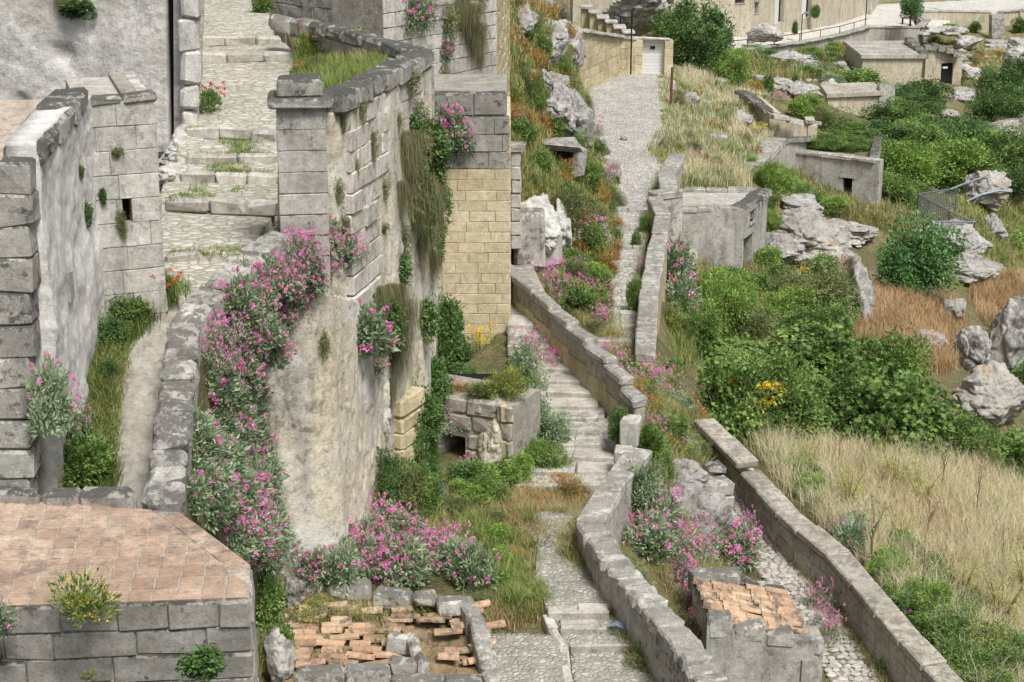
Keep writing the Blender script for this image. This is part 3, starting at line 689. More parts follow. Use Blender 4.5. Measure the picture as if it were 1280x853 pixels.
# near end: stack of big weathered quoins, growing towards the bottom
zc = -3.25; off = .0
for k in range(12):
    hgt = rnd(.3, .36); wq = .34 + .012 * k + (k % 2) * .05; q = w1(0, zc, -.2 - .02 * k); ex = k * .022
    seg_block(h1, 'quoin', Vector((q.x - wq / 2 - .02 * k, q.y - .1 - ex, q.z)), Vector((q.x + wq / 2 - .006 * k, q.y - .1 - ex + .02, q.z)), .42, hgt, M['greydark'] if k < 6 else M['grey'], ch=.022, jit=.014, gap=.0)
    zc -= hgt
# second thin wall leaf and flat roof behind
leaf_a, leaf_b = w1(.95, -3.0, .02), w1(1.0, -3.0, .1)
rf = [P(-330, 330, -4.6), P(12, 330, -4.6), P(60, 125, -3.45), P(-330, 125, -3.45)]
V = [tuple(p) for p in rf] + [(p.x, p.y, p.z - .3) for p in rf]
wobj('roof', V, [[0, 1, 2, 3], [7, 6, 5, 4], [0, 4, 5, 1], [1, 5, 6, 2], [2, 6, 7, 3], [3, 7, 4, 0]], M['deckm'], h1)

# --- second house: block wall facing the viewer, small openings
h2 = thing('stone_block_house', P(165, 375, -5.5), 'low flat-roofed block house with two tiny windows at the walkway end', 'house')
a2, b2 = P(119, 388, -5.6), P(207, 361, -5.42)
L2 = (V2(b2) - V2(a2)).length; s_ = lambda px: (px - 119) / (207 - 119) * L2
ops = [(s_(124), s_(133), CZ - 3.72, CZ - 3.52), (s_(161), s_(172), CZ - 4.6, CZ - 4.17)]
block_wall(h2, a2, b2, CZ - 6.3, CZ - 3.13, .3, .46, M['pale'], .16, M['pale'], .4, openings=ops, jit=.004, chf=.006, proud=.008, gap=.005)
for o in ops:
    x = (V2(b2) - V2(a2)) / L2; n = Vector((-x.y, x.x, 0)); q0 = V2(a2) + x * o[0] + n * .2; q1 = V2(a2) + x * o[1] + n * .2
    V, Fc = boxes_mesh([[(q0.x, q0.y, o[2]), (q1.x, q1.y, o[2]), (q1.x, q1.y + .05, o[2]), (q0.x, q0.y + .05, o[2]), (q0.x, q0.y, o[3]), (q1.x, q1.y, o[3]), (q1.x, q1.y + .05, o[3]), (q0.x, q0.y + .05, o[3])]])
    wobj('window', V, Fc, M['dark'], h2)  # flat dark panel paints the shade behind the tiny window
c2 = b2 + Vector((b2.x / b2.y * 2.4 - .25, 2.4, 0))
block_wall(h2, b2, c2, CZ - 6.3, CZ - 3.13, .3, .5, M['pale'], .14, M['mortar'], .3)
rp = [Vector((a2.x - .1, a2.y + .3, CZ - 3.2)), Vector((b2.x - .1, b2.y + .3, CZ - 3.2)), Vector((c2.x - .1, c2.y, CZ - 3.2)), Vector((a2.x - .8, a2.y + 2.5, CZ - 3.2))]
V = [tuple(p) for p in rp] + [(p.x, p.y, p.z - .2) for p in rp]
wobj('roof', V, [[0, 1, 2, 3], [7, 6, 5, 4], [0, 4, 5, 1], [1, 5, 6, 2], [2, 6, 7, 3], [3, 7, 4, 0]], M['paver'], h2)
aa, bb = P(117, 160, -3.06), P(207, 132, -3.06); aa.y = a2.y + .1; bb.y = b2.y + .1; aa.x = a2.x; bb.x = b2.x
coping(h2, [aa, bb], .26, .12, .5, M['greydark'], ch=.03, jit=.015)

# --- cave house facade above
h3 = thing('cave_house', P(150, 180, -4.9), 'cave dwelling carved in pale rock with an overhanging brow and narrow door', 'house')
yf = 26.4
def fp(px, py, y=yf): return Q(px, py, y)
def brow(G, N):
    zr = G[..., 2] - CZ; k = np.clip((zr + 3.75) / .5, 0, 1); k = k * k * (3 - 2 * k)
    xx = np.clip((-4.95 - G[..., 0]) / .5, 0, 1)
    G = G.copy(); G[..., 1] -= k * (.03 + .03 * vnoise(G[..., 0] * 1.3, G[..., 0] * 0, zr * 1.5, 4)) * xx
    for cx_, cz_, r_, dp in ((-6.9, -3.45, .18, .12), (-5.9, -3.9, .1, .06), (-7.6, -4.2, .12, .08), (-6.3, -4.3, .3, .1)):
        dd2 = ((G[..., 0] - cx_) / r_) ** 2 + ((zr - cz_) / r_) ** 2; G[..., 1] += dp * np.exp(-dd2)
    return G
top = [fp(-330, -60), fp(-90, -60), fp(100, -60), fp(204, -60)]; bot = [fp(-330, 200), fp(-90, 200), fp(100, 200), fp(211, 190)]
vsheet('rock_face', top, bot, 220, 110, M['cave'], .028, 1.6, h3, seed=51, thick=.5, ridge=.0, post=brow, quant=.5)
# doorway: near-black panel painting the recess shade, and a jamb built of rough blocks
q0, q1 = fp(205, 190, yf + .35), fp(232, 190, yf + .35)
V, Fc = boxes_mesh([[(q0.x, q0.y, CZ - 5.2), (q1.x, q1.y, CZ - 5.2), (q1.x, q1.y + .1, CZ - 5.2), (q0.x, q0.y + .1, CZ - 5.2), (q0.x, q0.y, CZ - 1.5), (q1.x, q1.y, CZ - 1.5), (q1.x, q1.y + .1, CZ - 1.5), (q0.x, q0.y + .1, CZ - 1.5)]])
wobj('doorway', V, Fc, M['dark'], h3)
ys = [-60, -20, 22, 62, 105, 135, 172]
for k in range(6):
    a = fp(225 + k * .6 + rnd(-2, 2), ys[k], yf - .1); b = fp(249 + rnd(-1.5, 1.5), ys[k], yf - .06); hh = (ys[k + 1] - ys[k]) * mpp(a) / math.cos(TH * .5)
    seg_block(h3, 'door_jamb', a, b, .5, hh * 1.0, M['cave'], gap=.0, ch=.05, jit=.03)
sj = fp(226, 158, yf - .2)
vsheet('side_wall', [fp(250, -60, yf + .1), fp(251, -60, yf + 9)], [fp(250, 185, yf + .1), Vector((fp(251, -60, yf + 9).x, yf + 9, CZ - 4.8))], 30, 40, M['cave'], .06, 1.2, h3, seed=53, thick=.4)
# niche, its shade painted as a dark box, with pale jambs
for (x0, x1, y0, y1, mt) in ((110, 128, 117, 138, 'dark'), (130, 137, 108, 138, 'plaster'), (143, 150, 106, 138, 'plaster'), (137, 143, 112, 138, 'mortar')):
    a, b = fp(x0, y1, yf - .16), fp(x1, y0, yf - .16)
    dpt = .03 if mt in ('dark', 'mortar') else .08
    V, Fc = boxes_mesh([[(a.x, a.y - dpt, a.z), (b.x, a.y - dpt, a.z), (b.x, a.y + .4, a.z), (a.x, a.y + .4, a.z), (a.x, a.y - dpt, b.z), (b.x, a.y - dpt, b.z), (b.x, a.y + .4, b.z), (a.x, a.y + .4, b.z)]])
    wobj('niche' if mt == 'dark' else 'niche_jamb', V, Fc, M[mt], h3)
# ledge of rock at the foot of the cave house
rock('rock_ledge', 222, 205, -4.95, 60, 36, 1.5, M['cave'], 'low worn rock ledge at the foot of the cave doorway', 61, cat='rock', sink=.6)
rock('rock_ledge', 212, 236, -5.1, 44, 26, 1.0, M['cave'], 'small worn rock ledge beside the grassy street step', 62, cat='rock', sink=.6)

# --- kerb stones of the street steps
st = thing('street_steps', P(275, 250, -5.1), 'worn stone edges of the broad stepped street climbing beside the cave house', 'steps')
for (x0, y0, x1, y1, zz) in ((206, 315, 306, 310, -5.32), (206, 246, 347, 252, -5.03), (226, 214, 347, 217, -4.86), (232, 193, 347, 192, -4.7), (234, 158, 350, 163, -4.5), (249, 66, 372, 65, -4.0), (251, 46, 352, 45, -3.82)):
    a, b = P(x0, y0, zz + .015), P(x1, y1, zz + .015)
    coping(st, [a, b], .2, .2, .55, M['paver'], name='step_stone', ch=.03, jit=.02)

# --- parapet of the walkway
pw = thing('walkway_parapet', P(215, 620, -6.6), 'chunky grey stone parapet curving along the walkway above the pink flowers', 'parapet')
pp = PPX
coping(pw, pp, .38, .3, .33, M['weath'], name='stone_block', ch=.04, jit=.025)
core_pts = pp
for A, B in zip(pp[:-1], pp[1:]):
    vcore(pw, A - Vector((0, 0, .24)), B - Vector((0, 0, .24)), .36, 1.0, M['grey'])

# --- gate pillar
gpz = thing('gate_pillar', P(372, 290, -5.0), 'square block pillar with a moulded cap at the head of the parapet', 'pillar')
pc = Q(371, 110, 21.0); bw = 62 * mpp(pc); ph = P(372, 300, -5.2)
zt_ = pc.z; zz = zt_ - .12; cx0 = pc.x + .0; cy0 = 21.3
for (w, h, ch) in ((bw * .9, .21, .03), (bw * 1.32, .13, .055)):
    obj('cap_stone', block(w, w, h, M['greydark'], ch, .012), (cx0, cy0, zz + .21 - (.105 if h > .2 else .21 + .065)), gpz, (0, 0, .12))
zz -= .13
for k in range(9):
    h = .27; obj('pillar_block', block(bw, bw, h - .003, M['grey'], .008, .006), (cx0 + rnd(-.004, .004), cy0, zz - h / 2), gpz, (0, 0, .12)); zz -= h
# broken masonry just behind the pillar
bj = thing('broken_jamb', Q(415, 280, 21.9), 'narrow stack of eroded dark blocks between the pillar and the big wall', 'masonry')
zz = Q(412, 113, 21.9).z
for k in range(10):
    h = rnd(.2, .27); a = Q(404 + rnd(-2, 3), 200, 21.9); b = Q(424 + rnd(-4, 3), 200, 21.9)
    seg_block(bj, 'eroded_block', Vector((a.x, 21.9, zz)), Vector((b.x, 21.9 + .02, zz)), .4, h, M['greydark'], ch=.05, jit=.03); zz -= h
# ------------------------------------------------------------------ centre: bastion, cliff wall, pier
bas = thing('bastion_wall', P(470, 560, -9.3), 'tall stained retaining wall of the bastion with heavy blackened coping', 'wall')
zc = -3.3
c0, c1, c2 = P(424, 112, zc), P(527, 64, zc), P(398, 27, zc)
coping(bas, [c0 + Vector((-.1, -.3, 0)), c1], .42, .27, .62, M['greydark'], ch=.04, jit=.02)
coping(bas, [c1 + Vector((.05, .1, .0)), c2], .36, .2, .7, M['greydark'], ch=.035, jit=.02)
block_wall(bas, c2 - Vector((0, .12, 0)), c1 - Vector((.1, .2, 0)), CZ - 4.3, CZ - 3.5, .25, .5, M['grey'], .14, M['mortar'], .3)
edge = [Vector((-2.62, 21.2, 0)), V2(c0) + Vector((.1, -.1, 0)), V2(c1) + Vector((.12, -.05, 0)), Vector((-1.36, 27.6, 0)), Vector((-1.3, 31, 0))]
def edz(zz): return [Vector((p.x, p.y, CZ + zz - (0, 0, .05, 1.3, 1.8)[k])) for k, p in enumerate(edge)]
# the face swells a little outwards towards the foot
botp = [Vector((-2.75, 20.6, CZ - 9.9)), Vector((-2.3, 21.4, CZ - 9.9)), Vector((-1.3, 24.4, CZ - 9.9)), Vector((-1.22, 27.0, CZ - 9.9)), Vector((-1.25, 31, CZ - 9.9))]
vsheet('wall_face', edz(zc - .25), botp, 260, 180, M['cliff'], .075, 1.3, bas, seed=71, thick=.5, o=6, ridge=.3, fz=.22, quant=.7)
ft = [(-3.3, 20.3), (-2.75, 20.55), (-2.3, 20.85), (-2.0, 21.7), (-1.85, 22.6)]
vsheet('wall_foot', [Vector((a, b, CZ - (5.35, 5.5, 5.75, 6.1, 7.0)[k])) for k, (a, b) in enumerate(ft)], [Vector((a + .05, b - .08, CZ - 9.9)) for a, b in ft], 140, 130, M['cliff'], .075, 1.5, bas, seed=74, thick=.4, o=6, ridge=.3, fz=.25, quant=.7)
# upper courses of squared blocks under the coping
A_, B_ = edge[1] + Vector((.012, -.0, 0)), edge[2] + Vector((.012, -.02, 0))
block_wall(bas, A_, B_, CZ - 6.3, CZ - 3.55, .28, .55, M['cliffblock'], .3, None, jit=.012, proud=.04)
# rocky bulge and corner pilaster low on the wall
rock('rock_bulge', 458, 560, -8.6, 52, 120, .9, M['cliff'], '', 73, parent=bas, cuts=9)
for k in range(9):
    a = Q(470, 455, 23.2); zz = CZ - 7.3 - .25 * k
    if k > 2: seg_block(bas, 'stone_block', Vector((-1.72, 23.35, zz)), Vector((-1.42, 24.1, zz)), .3, .25, M['buff'], ch=.03, jit=.02)

# --- yellow pier
pier = thing('stone_pier', Q(590, 470, 30), 'tall pier of yellow tufa blocks with a grey weathered top', 'pier')
pl, pr = Q(551, 150, 30), Q(637, 150, 30); zt_ = Q(590, 117, 30).z; zb_ = CZ - 10.0
A, B = Vector((pl.x, 30, 0)), Vector((pr.x, 30, 0))
zg1 = Q(590, 146, 30).z; zg2 = Q(590, 212, 30).z
block_wall(pier, A, B, zb_, zg2, .19, .42, M['yellow'], .16, M['mortary'], 2.4, jit=.003, chf=.006, proud=.006, gap=.005)
block_wall(pier, A, B, zg2, zg1, .3, .7, M['greydark'], .16, M['mortar'], 2.4, jit=.005, chf=.01, proud=.006, gap=.006)
block_wall(pier, A + Vector((-.35, .06, 0)), B + Vector((-.05, .06, 0)), zg1, zt_, .4, .8, M['greydark'], .3, M['mortar'], 2.4, jit=.01, chf=.03, proud=.006, gap=.006)
block_wall(pier, B + Vector((.005, 0, 0)), B + Vector((.005, 2.4, 0)), zb_, zg1, .19, .42, M['yellow'], .1, None, jit=.004)
# --- tower wall behind
tw = thing('tower_wall', Q(590, 115, 34), 'plain block wall rising behind the pier with hanging dry plants', 'wall')
block_wall(tw, (Q(480, 60, 31.5).x, 31.5), (Q(621, 60, 34.5).x, 34.5), CZ - 9.0, CZ - 1.0, .27, .55, M['pale'], .16, M['mortar'], 1.2, jit=.006, chf=.01, proud=.014)
tx = Q(621, 60, 34.5).x
block_wall(tw, (tx, 34.5), (tx + .25, 39), CZ - 9.5, CZ - 1.0, .27, .55, M['buff'], .12, M['mortary'], .6)
tw2 = thing('block_house_wall', Q(465, 40, 33), 'short grey block wall above the bastion beside the poppies', 'wall')
block_wall(tw2, (Q(438, 20, 33.5).x, 33.5), (Q(497, 20, 32.8).x, 32.8), CZ - 5, CZ - 1.5, .3, .6, M['grey'], .16, M['mortar'], .6)
tw3 = thing('rough_street_wall', Q(345, 30, 33), 'rough low stone wall along the street head', 'wall')
ws0 = P(330, 20, -3.4); ws1 = P(438, 38, -3.75)
coping(tw3, [P(340, 16, -3.3), P(372, 24, -3.4), P(402, 28, -3.35)], .35, .3, .45, M['grey'], name='stone_block', ch=.05, jit=.03)
block_wall(tw3, (Q(318, 20, 36.5).x, 36.5), (Q(440, 20, 34).x, 34), CZ - 4.5, CZ - 2.2, .3, .6, M['grey'], .16, M['mortar'], .6)

# --- plinth with a cave mouth under the pier
pln = thing('stone_plinth', P(600, 590, -10), 'rough masonry plinth with a dark cave mouth below the pier', 'plinth')
A, B = Q(500, 560, 25.9), Q(641, 585, 24.9)
ztp = Q(600, 497, 25.3).z
Lp = (V2(B) - V2(A)).length; sx = lambda px: (px - 500) / 140 * Lp
opn = [(sx(553), sx(582), CZ - 10.4, Q(565, 545, 25.4).z)]
block_wall(pln, A, B, CZ - 10.4, ztp, .3, .55, M['copingr'], .35, M['mortar'], .9, openings=opn, jit=.02, chf=.03, proud=.05)
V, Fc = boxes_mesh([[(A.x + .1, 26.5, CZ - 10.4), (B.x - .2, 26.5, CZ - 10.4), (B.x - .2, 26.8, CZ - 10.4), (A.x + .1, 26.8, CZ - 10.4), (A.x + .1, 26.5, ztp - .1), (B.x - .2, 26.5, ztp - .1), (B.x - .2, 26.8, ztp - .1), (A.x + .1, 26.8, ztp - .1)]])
wobj('cave_mouth', V, Fc, M['dark'], pln)  # shade inside the cave, put in as a near-black slab
block_wall(pln, B, (B.x + .06, B.y + .95), CZ - 10.4, ztp, .3, .5, M['buff'], .2, None, jit=.02)
for k_, (x_, w_) in enumerate(((512, .4), (545, .5), (580, .35), (606, .45), (630, .4))): seg_block(pln, 'cap_stone', Q(x_ - 14, 500, 25.9 - .007 * (x_ - 500) + .2) + Vector((0, 0, rnd(-.04, .1))), Q(x_ + 15, 500, 25.9 - .007 * (x_ - 500) + .25) + Vector((0, 0, rnd(-.06, .1))), w_, .2, M['copingr'], ch=.04, jit=.04)
rock('broken_block', 619, 602, -9.95, 46, 104, .7, M['plasterwarm'], '', 78, parent=pln, cuts=14, sink=.15, amp=.2)

# --- stair beside the pier
stair = thing('stone_stair', ST0, 'narrow flight of pale worn stone steps climbing beside the stepped balustrade', 'stairs')
NS = 14
for k in range(NS):
    t0 = k / NS; p = ST0.lerp(ST1, t0); pn = ST0.lerp(ST1, (k + 1) / NS); rise = (ST1.z - ST0.z) / NS
    L0 = (pn - p).length; w0, w1_ = -1.15 + .85 * t0, .78 - .25 * t0
    y0 = p.y; zt2 = p.z + rise
    for a, b in ((w0, (w0 + w1_) / 2 + rnd(-.2, .2)), ):
        m = b
        for s0, s1 in ((w0, m), (m, w1_)):
            seg_block(stair, 'step', Vector((p.x + s0, y0 + .3, zt2 + rnd(-.008, .008))), Vector((p.x + s1, y0 + .3 - .06, zt2 + rnd(-.008, .008))), .6, .2, M['step'], ch=.016, jit=.012)
topw = ribbon('stair_head', [(ST1 + Vector((-.3, .1, .0)), ST1 + Vector((.6, .1, .0))), (ST1 + Vector((-.35, 3.5, .1)), ST1 + Vector((.2, 3.5, .1)))], 12, 20, M['concrete'], .02)

# --- stepped balustrade
bal = thing('stepped_balustrade', Q(720, 440, 27.8), 'stone balustrade of stepped coping blocks along the pale stair', 'balustrade')
BT = [(628, 329, 32), (650, 347, 30.9), (672, 364, 30.0), (694, 386, 29.1), (716, 407, 28.3), (738, 430, 27.6), (763, 452, 27.0), (783, 479, 26.3), (800, 508, 25.7)]
pts = [Q(*t) for t in BT]
for a, b in zip(pts[:-1], pts[1:]):
    zz = (a.z + b.z) / 2 + .03; a2_ = Vector((a.x, a.y, zz)); b2_ = Vector((b.x, b.y, zz))
    x, y, zv, e = axes(a2_, b2_)
    seg_block(bal, 'coping_stone', a2_, b2_, .25, .15, M['coping'], ch=.022, jit=.014, gap=-.04)
    seg_block(bal, 'wall_block', a2_ - Vector((0, 0, .14)), b2_ - Vector((0, 0, .14)), .19, .32, M['copingr'], ch=.015, jit=.01, gap=.0)
    vcore(bal, a2_ - Vector((0, 0, .45)), b2_ - Vector((0, 0, .45)), .21, 1.5, M['buff'])
pe = Q(789, 530, 25.3)
obj('end_post', block(.3, .42, .42, M['pale'], .02, .012), pe + Vector((0, .1, -.16)), bal, (0, 0, -.2))
obj('end_block', block(.26, .3, .24, M['pale'], .02, .012), Q(779, 566, 24.9) + Vector((0, 0, -.05)), bal, (0, 0, -.2))

# --- long parapet from the stair foot to the bottom
lw = thing('terrace_parapet', P(760, 690, -10), 'thick grey parapet wall zigzagging from the stair foot past the two ruined tiled roofs', 'parapet')
for k, (A, B) in enumerate(zip(WALL_L[:-1], WALL_L[1:])):
    smoothpart = k >= 5
    if smoothpart: coping(lw, [B, A], .38, .16, .95, M['coping'], ch=.02, jit=.012)
    else: coping(lw, [B, A], .38, .2, .26, M['coping'], ch=.03, jit=.022, zj=.03)
    vcore(lw, A - Vector((0, 0, .17)), B - Vector((0, 0, .17)), .32, 2.1, M['grey'])
# --- paving of the lower terrace path
ribbon('path', [(P(648, 648, -9.9), P(730, 640, -9.96)), (P(672, 690, -9.93), P(725, 690, -9.97)), (P(668, 730, -9.95), P(745, 730, -9.98)), (P(682, 762, -9.97), P(770, 762, -9.98))], 16, 40, M['gravel'], .03, .06, .2, seed=13)
ribbon('path', [(P(690, 772, -10.05), P(792, 772, -10.05)), (P(700, 784, -10.06), P(800, 784, -10.06))], 10, 8, M['gravel'], .01, .035, .3, seed=14)
ribbon('path', [(P(700, 786, -10.1), P(800, 786, -10.1)), (P(706, 806, -10.11), P(800, 806, -10.11))], 10, 8, M['gravel'], .01, .02, .3, seed=15)
ribbon('path', [(P(712, 808, -10.2), P(830, 808, -10.2)), (P(720, 900, -10.28), P(850, 900, -10.28))], 20, 24, M['gravel'], .02, .01, .3, seed=16)
ribbon('paved_corner', [(P(612, 795, -10.08), P(708, 795, -10.08)), (P(620, 900, -10.2), P(712, 900, -10.2))], 24, 24, M['gravel'], .02, .04, .3, seed=17)
ls = thing('terrace_steps', P(745, 790, -10.1), 'three low pale-edged steps in the worn lower path', 'steps')
for x0, y0, x1, y1, zz in ((684, 765, 762, 765, -9.91), (700, 785, 792, 785, -10.01), (712, 806, 796, 805, -10.09)):
    coping(ls, [P(x0, y0, zz), P(x1, y1, zz)], .07, .16, .9, M['step'], name='step_edge', ch=.012, jit=.008)
    coping(ls, [P(x0, y0, zz) + Vector((0, .14, -.005)), P(x1, y1, zz) + Vector((0, .14, -.005))], .24, .14, .5, M['paver'], name='step_tread', ch=.012, jit=.008)
kb = thing('path_kerb', P(705, 820, -10.1), 'line of narrow kerb stones beside the low path steps', 'kerb')
coping(kb, [P(683, 768, -9.98), P(704, 806, -10.05), P(716, 905, -10.15)], .12, .2, .5, M['paver'], name='kerb_stone', ch=.015)
tag(wobj('litter_sheet', [tuple(P(758, 784, -9.98)), tuple(P(770, 776, -9.93)), tuple(P(787, 777, -9.95)), tuple(P(780, 787, -9.99)), tuple(P(770, 782, -9.9))], [[0, 1, 4], [1, 2, 4], [2, 3, 4], [3, 0, 4]], M['bluegrey']), 'crumpled pale plastic sheet lying on the low path steps', 'litter')

# --- clay roof tile (barrel) shared mesh: lies along local x
def coppo_mesh(L=.4, r=.085, seed=0):
    V = []; Fc = []; n = 7; rr = random.Random(seed)
    for e, (x, s) in enumerate(((-L / 2, 1.0), (L / 2, .82))):
        for ro in (r, r - .014):
            for k in range(n):
                a = math.pi * k / (n - 1); V.append((x + rr.uniform(-.006, .006), math.cos(a) * ro * s, math.sin(a) * ro * s * .8))
    for k in range(n - 1):
        Fc += [[k, k + 1, 2 * n + k + 1, 2 * n + k], [n + k + 1, n + k, 3 * n + k, 3 * n + k + 1], [k + 1, k, n + k, n + k + 1], [2 * n + k, 2 * n + k + 1, 3 * n + k + 1, 3 * n + k]]
    Fc += [[0, 2 * n, 3 * n, n], [n - 1, 2 * n - 1, 4 * n - 1, 3 * n - 1]]
    return mesh('roof_tile', V, Fc, M['coppo'])
CP = [coppo_mesh(.36, .07, k) for k in range(4)] + [coppo_mesh(.26, .08, 9)]
# --- first ruin: collapsed roof in a frame of blocks
r1 = thing('collapsed_roof', P(490, 800, -9.9), 'collapsed clay-tile roof framed by grey blocks beside the lower path', 'ruin')
def zr1(px, py): return -9.66 - .0022 * (py - 745)
bed = [P(340, 765, -9.75), P(585, 750, -9.72), P(622, 850, -9.98), P(345, 850, -9.98)]
r1bed = ribbon('roof_bed', [(bed[3], bed[2]), (bed[0], bed[1])], 40, 26, M['rubble'], .09, -.03, .5, seed=23, kind=None, parent=r1)
for a, b, W, H in (((408, 727), (464, 727), .3, .3), ((466, 737), (514, 740), .28, .22), ((516, 742), (545, 742), .25, .15), ((380, 730), (405, 728), .2, .25), ((545, 748), (585, 746), .3, .2)):
    seg_block(r1, 'wall_block', P(*a, -9.5), P(*b, -9.5), W, H, M['grey'], ch=.03, jit=.02)
rw = [P(580, 746, -9.55), P(594, 768, -9.57), P(603, 795, -9.62), P(610, 822, -9.68), P(616, 850, -9.72), P(622, 890, -9.8)]
coping(r1, rw, .2, .35, .3, M['coping'], name='wall_block', ch=.03, jit=.02)
coping(r1, [P(370, 838, -9.72), P(430, 836, -9.72), P(490, 832, -9.72)], .3, .4, .6, M['grey'], name='wall_block', ch=.03, jit=.02)
coping(r1, [P(490, 846, -9.8), P(555, 846, -9.8), P(620, 846, -9.8)], .22, .4, .5, M['grey'], name='wall_block', ch=.03, jit=.02)
coping(r1, [P(485, 790, -9.6), P(515, 795, -9.6)], .16, .25, .3, M['grey'], name='wall_block', ch=.03, jit=.02)
coping(r1, [P(512, 790, -9.6), P(530, 828, -9.65)], .14, .22, .3, M['grey'], name='wall_block', ch=.03, jit=.02)
coping(r1, [P(487, 822, -9.7), P(530, 826, -9.7)], .16, .22, .3, M['grey'], name='wall_block', ch=.03, jit=.02)
for row, y in enumerate((757, 763, 769, 776, 783, 790, 798, 806, 814, 822, 829)):
    x = 362 + rnd(-8, 12)
    while x < 596:
        w = rnd(30, 42)
        big = (475 < x < 535 and y > 782)
        if not big and RN.random() < (.8 if y > 770 else .7):
            p = P(x + w / 2, y + rnd(-2, 2), zr1(x, y) + rnd(-.05, .0))
            ang = rnd(-.12, .12) + (.35 if x > 555 else 0)
            o = obj('roof_tile', CP[RN.randrange(5)], p, r1bed, (rnd(-.15, .15), rnd(-.1, .1), ang + (math.pi if RN.random() < .3 else 0)))
        x += w + rnd(-2, 6)
rock('fallen_block', 195 + 170, 765, None, 30, 50, .4, M['grey'], 'leaning grey stone slab at the corner of the collapsed roof', 81, cat='stone')
rock('fallen_block', 345, 850, -10.0, 40, 60, .5, M['grey'], 'broken grey stone beside the tiled roof deck corner', 82, cat='stone')

# --- second ruin: small house with clay-tile roof, right of the parapet
r2 = thing('tiled_ruin_house', P(960, 850, -12), 'small ruined grey house with a patched clay-tile roof above the cobbled lane', 'house')
A, B = P(884, 782, -10.75), P(1030, 800, -11.0)
wall_core('wall', r2, A, B, CZ - 13, A.z - .02, .45, M['housegrey'], ztB=B.z - .02)
A3 = A + Vector((0, .12, 0)); B3 = B + Vector((0, .12, 0))
for t0, t1, up in ((0, .22, .16), (.22, .5, .06), (.5, .74, .03), (.74, .92, .0), (.92, 1.0, -.05)):
    a, b = A3.lerp(B3, t0), A3.lerp(B3, t1); zz = (a.z + b.z) / 2 + up
    seg_block(r2, 'top_block', Vector((a.x, a.y, zz)), Vector((b.x, b.y, zz)), .26, .2 + max(up, 0), M['grey'], ch=.03, jit=.02)
sdv = V2(B) + Vector((-.35, 2.6, 0))
wall_core('side_wall', r2, B, sdv, CZ - 13, B.z - .3, .3, M['housegrey'])
coping(r2, [P(862, 716, -10.45), P(925, 712, -10.45)], .25, .3, .6, M['grey'], name='top_block', ch=.03, jit=.02)
coping(r2, [P(928, 722, -10.55), P(985, 738, -10.65)], .25, .22, .4, M['greydark'], name='top_block', ch=.04, jit=.03)
RFa, RFb, RFc, RFd = P(866, 728, -10.4), P(978, 740, -10.66), P(1010, 794, -11.0), P(896, 782, -10.82)
r2bed = ribbon('roof_bed', [(RFd, RFc), (RFa, RFb)], 14, 14, M['deckm'], .02, -.05, .4, kind=None, parent=r2)
rdir = (RFc - RFa).normalized(); rang = math.atan2((RFb - RFa).y, (RFb - RFa).x)
for v in range(11):
    for u in range(5):
        if RN.random() < .06: continue
        t = (v + .5) / 11; a = RFa.lerp(RFd, t); b = RFb.lerp(RFc, t); p = a.lerp(b, (u + .5) / 5 + rnd(-.02, .02)) + Vector((0, 0, rnd(.0, .025) + .012 * (u % 2)))
        e = axes(a, b)[3]; o = obj('roof_tile', CP[RN.randrange(4)], p, r2bed, (e.x + rnd(-.08, .08), e.y + .07, e.z + rnd(-.09, .09)))
# rock-cut hump and little masonry piers up the lane
rock('rock_hump', 862, 700, -11.6, 96, 96, 1.6, M['rock'], 'rough grey rock hump above the pink valerian beside the cobbled lane', 85, cat='rock', cuts=10, sink=.5)
mp_ = thing('masonry_pier', P(900, 680, -11.8), 'slim stack of grey squared blocks at the head of the cobbled lane', 'pier')
zz = P(899, 592, -10.75).z
for k in range(6):
    w = (.5, .48, .36, .34, .34, .36)[k]; h = .22; c = P(896, 600, -10.75)
    obj('stone_block', block(w, .42, h - .01, M['grey'], .025, .02), (c.x + (.0 if k < 2 else .08) + rnd(-.02, .02), c.y, zz - h * (k + .5)), mp_, (0, 0, .25))
obj('stone_block', block(.3, .3, .14, M['greydark'], .03, .02), (P(893, 585, -10.7).x, P(893, 585, -10.7).y, zz + .06), mp_, (0, 0, .3))
rock('rock_shelf', 848, 622, -11.1, 80, 44, 1.2, M['rock'], 'pale broken rock shelf between the flower slope and the block pier', 86, cat='rock', cuts=10)

# --- right hand parapet of the lane
rw_ = thing('lane_parapet', P(1040, 740, -12.1), 'long buff stone parapet with flat coping between cobbled lane and meadow', 'parapet')
RW = [P(905, 548, -10.97), P(935, 578, -11.05)], [P(938, 588, -11.2), P(985, 640, -11.3), P(1048, 692, -11.42), P(1110, 764, -11.6), P(1168, 829, -11.75), P(1240, 905, -11.9)]
coping(rw_, [P(880, 523, -10.9)] + RW[0], .42, .15, .75, M['copingr'], ch=.02, jit=.01)
coping(rw_, RW[1], .42, .14, .8, M['copingr'], ch=.02, jit=.01)
allp = [P(880, 523, -11.05), P(938, 583, -11.2)] + [p.copy() for p in RW[1][1:]]
for A, B in zip(allp[:-1], allp[1:]):
    x = (V2(B) - V2(A)).normalized(); n = Vector((-x.y, x.x, 0))
    A4, B4 = V2(A) - n * .17, V2(B) - n * .17
    L = (B4 - A4).length
    vcore(rw_, A - Vector((0, 0, .15)), B - Vector((0, 0, .15)), .3, 1.3, M['mortary'])
    for c in range(4):
        for a, b in split(L, .5):
            p0 = A.lerp(B, a / L) - Vector((0, 0, .15 + .22 * c)) - n * .13; p1 = A.lerp(B, b / L) - Vector((0, 0, .15 + .22 * c)) - n * .13
            seg_block(rw_, 'wall_block', p0, p1, .12, .22, M['copingr'], ch=.012, jit=.008, gap=.01)
